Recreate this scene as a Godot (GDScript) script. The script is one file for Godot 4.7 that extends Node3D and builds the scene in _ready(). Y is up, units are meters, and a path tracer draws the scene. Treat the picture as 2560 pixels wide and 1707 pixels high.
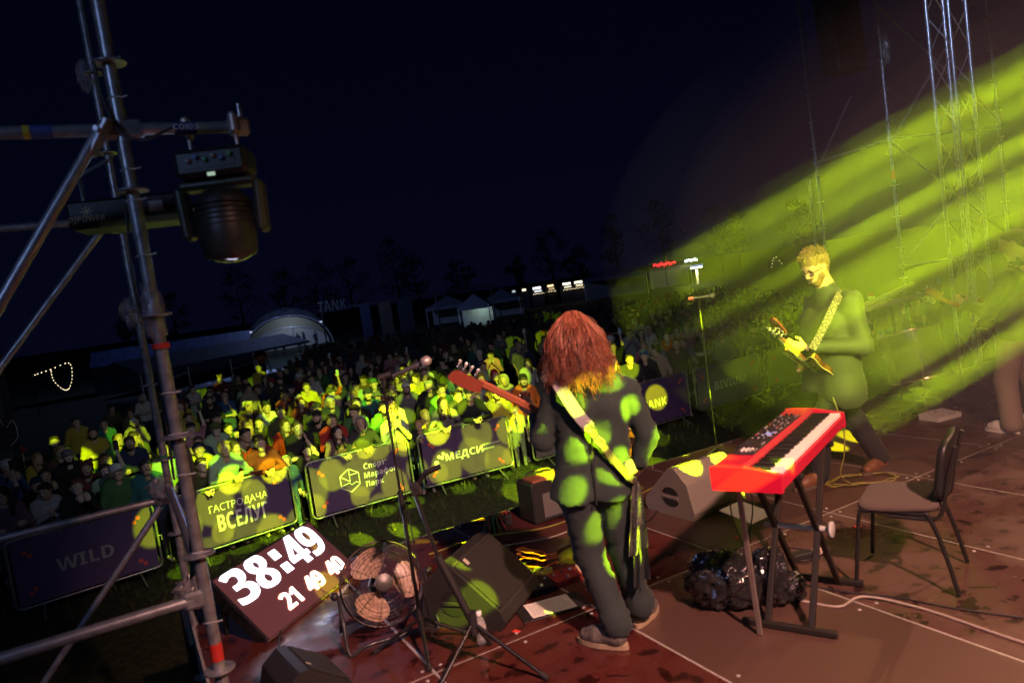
extends Node3D
# A night open-air concert seen from the side of the stage. y = 0 is the stage floor, the field lies at GROUND.
const GROUND := -1.65
const SU := Vector3(0.883, 0, -0.469)   # along the stage front
const SV := Vector3(0.469, 0, 0.883)    # towards the back of the stage
var rng := RandomNumberGenerator.new()
var taken := {}
var mats := {}
var noise := FastNoiseLite.new()

func _ready() -> void:
	rng.seed = 7
	noise.seed = 3
	noise.frequency = 1.0
	setup_camera()
	setup_sky()
	setup_lights()
	setup_haze()
	make_textures()
	build_ground()
	build_stage()
	build_barriers()
	build_background()
	build_scaffold_left()
	build_scaffold_right()
	build_lamps()
	build_stage_things()
	build_musicians()
	build_crowd()

# ---------------------------------------------------------------- camera, sky, light
func setup_camera() -> void:
	var cam := Camera3D.new()
	cam.name = "camera"
	var ca := CameraAttributesPhysical.new()
	ca.frustum_focal_length = 26.0
	ca.frustum_focus_distance = 10.0
	ca.frustum_near = 0.05
	ca.frustum_far = 900.0
	ca.exposure_aperture = 2.4
	cam.attributes = ca
	cam.far = 900.0
	cam.fov = 49.5
	add_child(cam)
	cam.basis = Basis(Vector3.RIGHT, deg_to_rad(-4.6)) * Basis(Vector3(0, 0, 1), deg_to_rad(-8.2))
	cam.position = Vector3(0, 1.97, 0)
	cam.current = true

func setup_sky() -> void:
	var we := WorldEnvironment.new()
	we.name = "environment"
	var e := Environment.new()
	e.background_mode = Environment.BG_SKY
	var sk := ProceduralSkyMaterial.new()
	sk.sky_top_color = Color(0.0006, 0.0008, 0.0045).linear_to_srgb()
	sk.sky_horizon_color = Color(0.0014, 0.0018, 0.0085).linear_to_srgb()
	sk.sky_curve = 0.2
	sk.ground_bottom_color = Color(0.0006, 0.0008, 0.003).linear_to_srgb()
	sk.ground_horizon_color = Color(0.0014, 0.0018, 0.0085).linear_to_srgb()
	var s := Sky.new()
	s.sky_material = sk
	e.sky = s
	e.tonemap_mode = Environment.TONE_MAPPER_LINEAR
	e.tonemap_exposure = 1.0
	e.sdfgi_enabled = true
	e.ssao_enabled = true
	e.ssil_enabled = true
	e.volumetric_fog_enabled = true
	e.volumetric_fog_density = 0.0
	we.environment = e
	add_child(we)

func lamp_spot(called: String, at: Vector3, to: Vector3, col: Color, energy: float, half: float, soft: float, size: float) -> SpotLight3D:
	var l := SpotLight3D.new()
	l.name = called
	l.light_color = col
	l.light_energy = energy
	l.spot_angle = half
	l.spot_angle_attenuation = soft
	l.spot_attenuation = 2.0
	l.spot_range = 90.0
	l.light_size = size
	l.shadow_enabled = true
	add_child(l, true)
	l.look_at_from_position(at, to, Vector3(0.1, 1, 0.05).normalized())
	return l


const GREEN_LAMP := Vector3(3.45, 3.15, -0.75)
const WARM_FAR := Vector3(10.4, 9.2, -10.6)
const SPILL := Vector3(1.59, 5.55, -4.65)
const COLD_FAR := Vector3(2.65, 5.55, -5.2)
const COLD_NEAR := Vector3(-3.2, 4.5, 2.2)
const WARM_NEAR := Vector3(2.2, 4.6, 0.6)

const GREEN_BACK := Vector3(0.53, 5.5, -4.03)

func beam_fan(lamp: Vector3, centre: Vector3, col: Color, az0: float, az1: float, el0: float, el1: float, gap: float, half: float, energy: float, sd: int, holes: float, band: float, keep: Callable) -> void:
	# multi-lens moving head: every lens throws its own round beam
	var r := RandomNumberGenerator.new()
	r.seed = sd
	var axis := (centre - lamp).normalized()
	var right := axis.cross(Vector3.UP).normalized()
	var up := right.cross(axis).normalized()
	var rows := int((el1 - el0) / (gap * 0.87)) + 1
	var cols := int((az1 - az0) / gap) + 1
	for j in rows:
		var row_gain := 1.0 + band * (1.0 if r.randf() < 0.5 else -1.0) * r.randf_range(0.6, 1.0)
		for i in cols:
			var az := az0 + gap * (i + 0.5 * (j % 2)) + r.randf_range(-0.2, 0.2) * gap
			var el := el0 + gap * 0.87 * j + r.randf_range(-0.2, 0.2) * gap
			var skip := r.randf() < holes
			var e := energy * row_gain * r.randf_range(0.7, 1.2)
			var h := half * r.randf_range(0.8, 1.3)
			if skip:
				continue
			var d := Vector3(-sin(deg_to_rad(az)) * cos(deg_to_rad(el)), sin(deg_to_rad(el)), -cos(deg_to_rad(az)) * cos(deg_to_rad(el)))
			if not keep.call(az, el, lamp + d * (lamp.y / -d.y)):
				continue
			var at := lamp + right * (i - cols * 0.5) * 0.006 + up * (j - rows * 0.5) * 0.008 + axis * 0.03
			lamp_spot("green_beam", at, at + d, col, e, h, 0.42, 0.014)

func side_lamp_keeps(az: float, el: float, hit: Vector3) -> bool:
	if el > -(4.2 + 0.29 * maxf(az, 0.0)) or az > 39.0 or (az > 26.0 and el < -25.0):
		return false
	# the bearded guitarist stands clear of the single beams
	var run := Vector2(hit.x - GREEN_LAMP.x, hit.z - GREEN_LAMP.z)
	var q := Vector2(2.5 - GREEN_LAMP.x, -5.92 - GREEN_LAMP.z)
	if absf(run.normalized().cross(q)) < 0.36 and GREEN_LAMP.y + tan(deg_to_rad(el)) * q.length() < 2.0:
		return false
	return hit.dot(SV) < -4.4 and not (hit.dot(SV) > -5.75 and hit.dot(SU) < 1.45)

func singer_keeps(_az: float, _el: float, hit: Vector3) -> bool:
	return hit.dot(SV) < -3.7

func rear_lamp_keeps(_az: float, _el: float, hit: Vector3) -> bool:
	return hit.z < -7.0

func setup_lights() -> void:
	var green := Color(0.85, 1.0, 0.02)
	var green_far := Color(0.80, 1.0, 0.02)
	beam_fan(GREEN_LAMP, Vector3(-0.2, 0.6, -6.0), green, 2.0, 39.0, -38.0, -4.5, 3.2, 0.95, 1250.0, 11, 0.12, 0.75, side_lamp_keeps)
	beam_fan(GREEN_LAMP, Vector3(0.3, 1.0, -3.9), green, 39.5, 49.0, -37.0, -22.0, 2.75, 0.90, 430.0, 17, 0.06, 0.25, singer_keeps)
	beam_fan(GREEN_BACK, Vector3(-4.0, -0.9, -13.6), green_far, 2.0, 42.0, -37.5, -17.5, 3.0, 1.3, 450.0, 23, 0.22, 0.3, rear_lamp_keeps)
	lamp_spot("green_profile", GREEN_LAMP + Vector3(0, 0.15, -0.05), Vector3(2.4, 1.25, -5.9), green, 105.0, 8.5, 0.9, 0.03)
	for to in [Vector3(-13.6, -1.1, -31.9), Vector3(-12.1, -1.1, -34.4)]:
		lamp_spot("green_beam", GREEN_BACK, to, green_far, 900.0, 0.9, 0.6, 0.014)
	lamp_spot("warm_profile", WARM_FAR, Vector3(1.9, 0.0, -3.6), Color(1.0, 0.72, 0.56), 75.0, 12.0, 0.7, 0.06)
	lamp_spot("warm_wash", WARM_NEAR, Vector3(1.3, 0.0, -4.1), Color(1.0, 0.72, 0.64), 84.0, 34.0, 0.8, 0.12)
	lamp_spot("cold_wash", COLD_NEAR, Vector3(-2.0, 1.2, -4.5), Color(0.62, 0.74, 1.0), 5.0, 50.0, 0.8, 0.2)
	lamp_spot("stage_spill", SPILL, Vector3(-2.2, -1.0, -16.0), Color(0.92, 0.94, 1.0), 21.0, 36.0, 0.8, 0.3)  # added fill standing in for stray stage light on the crowd
	lamp_spot("cold_profile", COLD_FAR, Vector3(6.6, 3.4, -11.5), Color(0.72, 0.8, 1.0), 13.0, 14.0, 0.8, 0.06)

func fog(called: String, at: Vector3, size: Vector3, density: float) -> void:
	var f := FogVolume.new()
	f.name = called
	f.shape = RenderingServer.FOG_VOLUME_SHAPE_ELLIPSOID
	f.size = size
	var m := FogMaterial.new()
	m.density = density
	m.albedo = Color(0.95, 0.95, 0.95)
	f.material = m
	f.position = at
	f.set_meta("kind", "stuff")
	f.set_meta("label", "thin stage smoke lit by the green beams")
	f.set_meta("category", "smoke")
	add_child(f, true)

func setup_haze() -> void:
	fog("stage_smoke", Vector3(4.3, 1.8, -4.9), Vector3(4.4, 3.2, 5.6), 0.020)
	fog("stage_smoke", Vector3(4.4, 1.9, -5.2), Vector3(6.2, 4.2, 8.0), 0.010)
	fog("stage_smoke", Vector3(5.2, 1.9, -6.2), Vector3(8.6, 5.0, 12.0), 0.0035)


# ---------------------------------------------------------------- mesh helpers
class MB:
	var v := PackedVector3Array()
	var n := PackedVector3Array()
	var uv := PackedVector2Array()
	var ix := PackedInt32Array()

	func tri(a: Vector3, b: Vector3, c: Vector3) -> void:   # clockwise from outside
		var nn := (c - a).cross(b - a).normalized()
		var k := v.size()
		v.append_array([a, b, c])
		n.append_array([nn, nn, nn])
		uv.append_array([Vector2(a.x, a.y), Vector2(b.x, b.y), Vector2(c.x, c.y)])
		ix.append_array([k, k + 1, k + 2])

	func quad(a: Vector3, b: Vector3, c: Vector3, d: Vector3) -> void:
		var nn := (c - a).cross(b - a)
		if nn.length_squared() < 1e-16:
			nn = (d - a).cross(c - a)
		nn = nn.normalized()
		var k := v.size()
		v.append_array([a, b, c, d])
		n.append_array([nn, nn, nn, nn])
		uv.append_array([Vector2(0, 0), Vector2(1, 0), Vector2(1, 1), Vector2(0, 1)])
		ix.append_array([k, k + 1, k + 2, k, k + 2, k + 3])

	func box(c: Vector3, s: Vector3, b := Basis.IDENTITY) -> void:
		var h := s * 0.5
		var p := []
		for i in 8:
			p.append(c + b * Vector3(h.x * (1 if i & 1 else -1), h.y * (1 if i & 2 else -1), h.z * (1 if i & 4 else -1)))
		quad(p[4], p[6], p[7], p[5])
		quad(p[1], p[3], p[2], p[0])
		quad(p[5], p[7], p[3], p[1])
		quad(p[0], p[2], p[6], p[4])
		quad(p[6], p[2], p[3], p[7])
		quad(p[0], p[4], p[5], p[1])

	# box with chamfered edges
	func cbox(c: Vector3, s: Vector3, e: float, b := Basis.IDENTITY) -> void:
		var h := s * 0.5
		var g := []   # per corner: three points, one for each axis face
		for i in 8:
			var sg := Vector3(1 if i & 1 else -1, 1 if i & 2 else -1, 1 if i & 4 else -1)
			var row := []
			for ax in 3:
				var q := Vector3(h.x - e, h.y - e, h.z - e)
				q[ax] = h[ax]
				row.append(c + b * (q * sg))
			g.append(row)
		quad(g[4][2], g[6][2], g[7][2], g[5][2])
		quad(g[1][2], g[3][2], g[2][2], g[0][2])
		quad(g[5][0], g[7][0], g[3][0], g[1][0])
		quad(g[0][0], g[2][0], g[6][0], g[4][0])
		quad(g[6][1], g[2][1], g[3][1], g[7][1])
		quad(g[0][1], g[4][1], g[5][1], g[1][1])
		for pr in [[0, 1], [2, 3], [4, 5], [6, 7], [0, 2], [1, 3], [4, 6], [5, 7], [0, 4], [1, 5], [2, 6], [3, 7]]:
			var ax: int = 0 if pr[1] - pr[0] == 1 else (1 if pr[1] - pr[0] == 2 else 2)
			var a1 := (ax + 1) % 3
			var a2 := (ax + 2) % 3
			fquad(g[pr[0]][a1], g[pr[1]][a1], g[pr[1]][a2], g[pr[0]][a2], c)
		for i in 8:
			ftri(g[i][0], g[i][1], g[i][2], c)

	func fquad(a: Vector3, b: Vector3, c: Vector3, d: Vector3, inside: Vector3) -> void:
		if (c - a).cross(b - a).dot((a + c) * 0.5 - inside) >= 0:
			quad(a, b, c, d)
		else:
			quad(d, c, b, a)

	func ftri(a: Vector3, b: Vector3, c: Vector3, inside: Vector3) -> void:
		if (c - a).cross(b - a).dot(a - inside) >= 0:
			tri(a, b, c)
		else:
			tri(a, c, b)

	func grid(rows: Array, closed: bool) -> void:   # rows of points, smooth normals, clockwise when rows run up and points run counter-clockwise from above
		var nr := rows.size()
		var nc: int = rows[0].size()
		var k := v.size()
		for i in nr:
			for j in nc:
				var p: Vector3 = rows[i][j]
				var pl: Vector3 = rows[i][(j - 1 + nc) % nc] if closed else rows[i][maxi(j - 1, 0)]
				var pr: Vector3 = rows[i][(j + 1) % nc] if closed else rows[i][mini(j + 1, nc - 1)]
				var pu: Vector3 = rows[mini(i + 1, nr - 1)][j]
				var pd: Vector3 = rows[maxi(i - 1, 0)][j]
				var nn := (pr - pl).cross(pu - pd)
				if nn.length_squared() < 1e-18:
					var mid := Vector3.ZERO
					for q in rows[i]:
						mid += q
					mid /= nc
					nn = (p - mid) if (p - mid).length_squared() > 1e-12 else (pu - pd) * (-1.0 if i == 0 else 1.0)
					if i == 0 or i == nr - 1:
						nn = (rows[0][j] - rows[1][j]) if i == 0 else (rows[nr - 1][j] - rows[nr - 2][j])
						if nn.length_squared() < 1e-14:
							nn = Vector3.UP
				v.append(p)
				n.append(nn.normalized())
				uv.append(Vector2(float(j) / nc, float(i) / nr))
		for i in nr - 1:
			for j in (nc if closed else nc - 1):
				var a := k + i * nc + j
				var b := k + i * nc + (j + 1) % nc
				var c := k + (i + 1) * nc + (j + 1) % nc
				var d := k + (i + 1) * nc + j
				ix.append_array([a, c, b, a, d, c])

	func tube(pts: Array, r: Variant, sides := 8, caps := true) -> void:
		var m := pts.size()
		var t0: Vector3 = (pts[1] - pts[0]).normalized()
		var up := Vector3.UP if absf(t0.y) < 0.9 else Vector3.RIGHT
		var x := t0.cross(up).normalized()
		var rows := []
		for i in m:
			var t: Vector3 = (pts[mini(i + 1, m - 1)] - pts[maxi(i - 1, 0)]).normalized()
			x = (x - t * x.dot(t)).normalized()
			var y := t.cross(x).normalized()
			var rr: float = r if not (r is Array) else r[i]
			var row := []
			for j in sides:
				var a := TAU * j / sides
				row.append(pts[i] + (x * cos(a) + y * sin(a)) * rr)
			rows.append(row)
		grid(rows, true)
		if caps:
			for e in [0, m - 1]:
				var c: Vector3 = pts[e]
				for j in sides:
					if e == 0:
						tri(c, rows[0][j], rows[0][(j + 1) % sides])
					else:
						tri(c, rows[e][(j + 1) % sides], rows[e][j])

	# profile: Vector2(radius, height) from bottom to top, turned about the y axis of xf
	func lathe(pf: Array, sides: int, xf := Transform3D.IDENTITY, squash := Vector2.ONE) -> void:
		var rows := []
		for p in pf:
			var row := []
			for j in sides:
				var a := -TAU * j / sides
				row.append(xf * Vector3(p.x * cos(a) * squash.x, p.y, p.x * sin(a) * squash.y))
			rows.append(row)
		grid(rows, true)

	func ball(c: Vector3, r: Vector3, sides := 12, b := Basis.IDENTITY) -> void:
		var pf := []
		var m := maxi(4, sides / 2)
		for i in m + 1:
			var a := -PI / 2 + PI * i / m
			pf.append(Vector2(maxf(cos(a), 0.002), sin(a)))
		lathe(pf, sides, Transform3D(b * Basis.from_scale(r), c))

	# polygon (x, y) pushed along z by depth, about z = 0, placed by xf
	func prism(poly: PackedVector2Array, depth: float, xf := Transform3D.IDENTITY) -> void:
		var pg := poly
		if Geometry2D.is_polygon_clockwise(pg):
			pg = pg.duplicate()
			pg.reverse()
		var t := Geometry2D.triangulate_polygon(pg)
		var h := depth * 0.5
		for i in range(0, t.size(), 3):
			var a := pg[t[i]]
			var b := pg[t[i + 1]]
			var c := pg[t[i + 2]]
			if (b - a).cross(c - a) < 0:
				var w := b
				b = c
				c = w
			tri(xf * Vector3(a.x, a.y, h), xf * Vector3(c.x, c.y, h), xf * Vector3(b.x, b.y, h))
			tri(xf * Vector3(a.x, a.y, -h), xf * Vector3(b.x, b.y, -h), xf * Vector3(c.x, c.y, -h))
		for i in pg.size():
			var a := pg[i]
			var b := pg[(i + 1) % pg.size()]
			quad(xf * Vector3(a.x, a.y, h), xf * Vector3(b.x, b.y, h), xf * Vector3(b.x, b.y, -h), xf * Vector3(a.x, a.y, -h))

	func mesh() -> ArrayMesh:
		var arr := []
		arr.resize(Mesh.ARRAY_MAX)
		arr[Mesh.ARRAY_VERTEX] = v
		arr[Mesh.ARRAY_NORMAL] = n
		arr[Mesh.ARRAY_TEX_UV] = uv
		arr[Mesh.ARRAY_INDEX] = ix
		var am := ArrayMesh.new()
		am.add_surface_from_arrays(Mesh.PRIMITIVE_TRIANGLES, arr)
		return am

func obj(called: String, b: Variant, m: Material, parent: Node = null) -> MeshInstance3D:
	var o := MeshInstance3D.new()
	var top := parent == null
	o.name = numbered(called) if top else called
	o.mesh = b.mesh() if b is MB else b
	o.material_override = m
	(self if top else parent).add_child(o, true)
	return o

func numbered(called: String) -> String:
	var k: int = taken.get(called, 0)
	taken[called] = k + 1
	return called if k == 0 else "%s_%03d" % [called, k]

func tag(o: Node3D, label: String, category := "", group := "", kind := "") -> Node3D:
	if label: o.set_meta("label", label)
	if category: o.set_meta("category", category)
	if group: o.set_meta("group", group)
	if kind: o.set_meta("kind", kind)
	return o

func thing(called: String, at: Vector3, label: String, category: String, group := "", turn := 0.0) -> Node3D:
	var o := Node3D.new()
	o.name = numbered(called)
	add_child(o)
	o.position = at
	o.rotation.y = turn
	tag(o, label, category, group)
	return o

func copy(o: Node3D, label := "") -> Node3D:
	var base := o.name.rstrip("0123456789").trim_suffix("_")
	var c: Node3D = o.duplicate()
	c.name = numbered(base)
	add_child(c)
	if label: c.set_meta("label", label)
	return c

func words(t: String, size: float, depth := 0.004, bold := true, family := "Droid Sans") -> TextMesh:
	var tm := TextMesh.new()
	var f := SystemFont.new()
	f.font_names = PackedStringArray([family])
	f.font_weight = 700 if bold else 400
	tm.font = f
	tm.text = t
	tm.font_size = 64
	tm.pixel_size = size / 64.0
	tm.depth = depth
	tm.curve_step = 2.0
	return tm

func arc(pts: Array, per := 8) -> Array:   # smooth curve through points
	var c := Curve3D.new()
	for i in pts.size():
		var p: Vector3 = pts[i]
		var a: Vector3 = pts[maxi(i - 1, 0)]
		var b: Vector3 = pts[mini(i + 1, pts.size() - 1)]
		var t := (b - a) / 6.0
		c.add_point(p, -t, t)
	var out := []
	for i in pts.size() - 1:
		for k in per:
			out.append(c.sample(i, float(k) / per))
	out.append(pts[-1])
	return out

# ---------------------------------------------------------------- textures and materials
var tx_grain: NoiseTexture2D
var tx_blotch: NoiseTexture2D
var tx_bump: NoiseTexture2D
var tx_wet: NoiseTexture2D
var tx_streak: NoiseTexture2D
var tx_floor: NoiseTexture2D
var tx_stain: NoiseTexture2D

func ntex(freq: float, octaves: int, size: int, stops: Array, kind := FastNoiseLite.TYPE_SIMPLEX_SMOOTH, sd := 1) -> NoiseTexture2D:
	var f := FastNoiseLite.new()
	f.noise_type = kind
	f.frequency = freq
	f.fractal_octaves = octaves
	f.seed = sd
	var t := NoiseTexture2D.new()
	t.width = size
	t.height = size
	t.seamless = true
	t.noise = f
	var g := Gradient.new()
	var off := PackedFloat32Array()
	var col := PackedColorArray()
	for s in stops:
		off.append(s[0])
		col.append(Color(s[1], s[1], s[1]) if not (s[1] is Color) else s[1])
	g.offsets = off
	g.colors = col
	t.color_ramp = g
	return t

func make_textures() -> void:
	tx_grain = ntex(0.06, 4, 512, [[0.0, 0.72], [0.5, 0.9], [1.0, 1.0]])
	tx_blotch = ntex(0.012, 5, 512, [[0.25, 0.62], [0.5, 0.88], [0.75, 1.0]])
	tx_bump = ntex(0.05, 4, 512, [[0.0, 0.0], [1.0, 1.0]])
	tx_wet = ntex(0.006, 5, 512, [[0.3, 0.12], [0.45, 0.3], [0.6, 0.42], [0.8, 0.55]], FastNoiseLite.TYPE_SIMPLEX_SMOOTH, 5)
	tx_stain = ntex(0.018, 5, 512, [[0.0, 0.5], [0.27, 0.6], [0.32, 0.92], [0.6, 0.96], [0.9, 1.0]], FastNoiseLite.TYPE_SIMPLEX_SMOOTH, 29)
	tx_floor = ntex(0.01, 6, 512, [[0.2, 0.78], [0.5, 0.93], [0.8, 1.0]], FastNoiseLite.TYPE_SIMPLEX_SMOOTH, 14)
	tx_streak = ntex(0.02, 3, 256, [[0.3, 0.45], [0.7, 0.75]], FastNoiseLite.TYPE_SIMPLEX_SMOOTH, 9)

# colours are linear real-world values
func mat(key: String, c: Color, rough := 0.7, metal := 0.0, extra := {}) -> StandardMaterial3D:
	if mats.has(key):
		return mats[key]
	var m := StandardMaterial3D.new()
	m.resource_name = key
	m.albedo_color = Color(c.r, c.g, c.b).linear_to_srgb()
	m.roughness = rough
	m.metallic = metal
	var sc: float = extra.get("scale", 1.5)
	if extra.has("tex") or extra.has("bump") or extra.has("rtex"):
		m.uv1_triplanar = true
		m.uv1_world_triplanar = extra.get("world", false)
		m.uv1_scale = Vector3.ONE * sc
	if extra.has("tex"):
		m.albedo_texture = extra.tex
	if extra.has("rtex"):
		m.roughness_texture = extra.rtex
	if extra.has("bump"):
		m.heightmap_enabled = true
		m.heightmap_texture = tx_bump
		m.heightmap_scale = extra.bump
	if extra.has("rim"):
		m.rim_enabled = true
		m.rim = extra.rim
		m.rim_tint = 0.6
	if extra.has("coat"):
		m.clearcoat_enabled = true
		m.clearcoat = extra.coat
		m.clearcoat_roughness = 0.12
	if extra.has("glow"):
		m.emission_enabled = true
		m.emission = Color(c.r, c.g, c.b).linear_to_srgb()
		m.emission_energy_multiplier = extra.glow
	if extra.has("alpha"):
		m.transparency = BaseMaterial3D.TRANSPARENCY_ALPHA
		m.albedo_color.a = extra.alpha
	mats[key] = m
	return m

func cloth(key: String, c: Color, sc := 6.0) -> StandardMaterial3D:
	return mat("cloth_" + key, c, 0.9, 0.0, {"tex": tx_grain, "scale": sc, "rim": 0.25, "bump": 0.25})

func glow(key: String, c: Color, e: float) -> StandardMaterial3D:
	return mat("glow_" + key, c, 0.6, 0.0, {"glow": e})

func steel() -> StandardMaterial3D:
	return mat("galvanised", Color(0.40, 0.41, 0.43), 0.38, 0.6, {"tex": tx_floor, "scale": 3.0})

func black_metal() -> StandardMaterial3D:
	return mat("black_metal", Color(0.018, 0.018, 0.02), 0.38, 0.2, {"tex": tx_blotch, "scale": 3.0})

func black_plastic() -> StandardMaterial3D:
	return mat("black_plastic", Color(0.022, 0.022, 0.024), 0.5, 0.0, {"tex": tx_grain, "scale": 5.0})


# ---------------------------------------------------------------- ground, stage, barriers
func sp(u: float, v: float, y := 0.0) -> Vector3:
	return SU * u + SV * v + Vector3(0, y, 0)

func stage_basis() -> Basis:
	return Basis(SU, Vector3.UP, SV)

func build_ground() -> void:
	var b := MB.new()
	b.quad(Vector3(-400, GROUND, 60), Vector3(-400, GROUND, -600), Vector3(400, GROUND, -600), Vector3(400, GROUND, 60))
	var g := mat("field_soil", Color(0.03, 0.034, 0.018), 0.95, 0.0, {"tex": ntex(0.02, 5, 512, [[0.3, Color(0.55, 0.5, 0.4)], [0.55, Color(0.85, 0.95, 0.6)], [0.8, Color(1, 1, 0.8)]]), "scale": 0.6, "world": true, "bump": 2.0})
	tag(obj("ground", b, g), "trampled grass field in front of the stage", "field", "", "structure")
	# blades of grass in tufts along the barriers
	var blade := MB.new()
	var r := RandomNumberGenerator.new()
	r.seed = 21
	for k in 9:
		var a := r.randf() * TAU
		var d := Vector3(cos(a), 0, sin(a))
		var s := Vector3(-sin(a), 0, cos(a)) * r.randf_range(0.003, 0.006)
		var o := d * r.randf_range(0.0, 0.05)
		var h := r.randf_range(0.10, 0.26)
		var bend := d * h * r.randf_range(0.2, 0.8)
		var p0 := o
		var p1 := o + Vector3(0, h * 0.6, 0) + bend * 0.35
		var p2 := o + Vector3(0, h * 0.95, 0) + bend
		blade.quad(p0 - s, p1 - s * 0.8, p1 + s * 0.8, p0 + s)
		blade.tri(p1 - s * 0.8, p2, p1 + s * 0.8)
	var mm := MultiMesh.new()
	mm.transform_format = MultiMesh.TRANSFORM_3D
	mm.use_colors = true
	var spots := []
	for k in 1300:
		var q := r.randf()
		var along := lerpf(-9.0, 9.5, q)
		var line := barrier_point(along)
		var side := absf(r.randfn(0.0, 0.75)) * (1.0 if r.randf() < 0.72 else -0.6)
		var p := line + Vector3(0.5, 0, 0.86) * side
		var dens := noise.get_noise_2d(p.x * 1.3, p.z * 1.3)
		if dens < -0.05 and r.randf() < 0.8:
			continue
		spots.append(p)
	mm.instance_count = spots.size()
	blade_mesh_set(mm, blade)
	for i in spots.size():
		var p: Vector3 = spots[i]
		mm.set_instance_transform(i, Transform3D(Basis(Vector3.UP, r.randf() * TAU).scaled(Vector3.ONE * r.randf_range(0.3, 0.85)), Vector3(p.x, GROUND, p.z)))
		var t := r.randf()
		mm.set_instance_color(i, Color(lerpf(0.045, 0.11, t), lerpf(0.075, 0.10, t), lerpf(0.018, 0.035, t)))
	var mi := MultiMeshInstance3D.new()
	mi.name = "grass"
	mi.multimesh = mm
	var gm := mat("grass_blades", Color(1, 1, 1), 0.8)
	gm.vertex_color_use_as_albedo = true
	gm.backlight_enabled = true
	gm.backlight = Color(0.25, 0.3, 0.1)
	mi.material_override = gm
	add_child(mi)
	tag(mi, "tufts of long grass growing under the barriers", "grass", "", "stuff")

func blade_mesh_set(mm: MultiMesh, b: MB) -> void:
	mm.mesh = b.mesh()

func barrier_point(x: float) -> Vector3:   # the line on which the barriers stand
	var t := [[-9.2, -8.3], [-7.16, -9.78], [-5.5, -10.97], [-3.8, -12.15], [-2.0, -13.1], [-0.1, -13.9], [1.85, -14.98], [3.85, -16.3], [5.8, -17.42], [9.5, -19.2]]
	for i in t.size() - 1:
		if x <= t[i + 1][0]:
			var k: float = (x - t[i][0]) / (t[i + 1][0] - t[i][0])
			return Vector3(x, GROUND, lerpf(t[i][1], t[i + 1][1], k))
	return Vector3(x, GROUND, -19.2)

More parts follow.
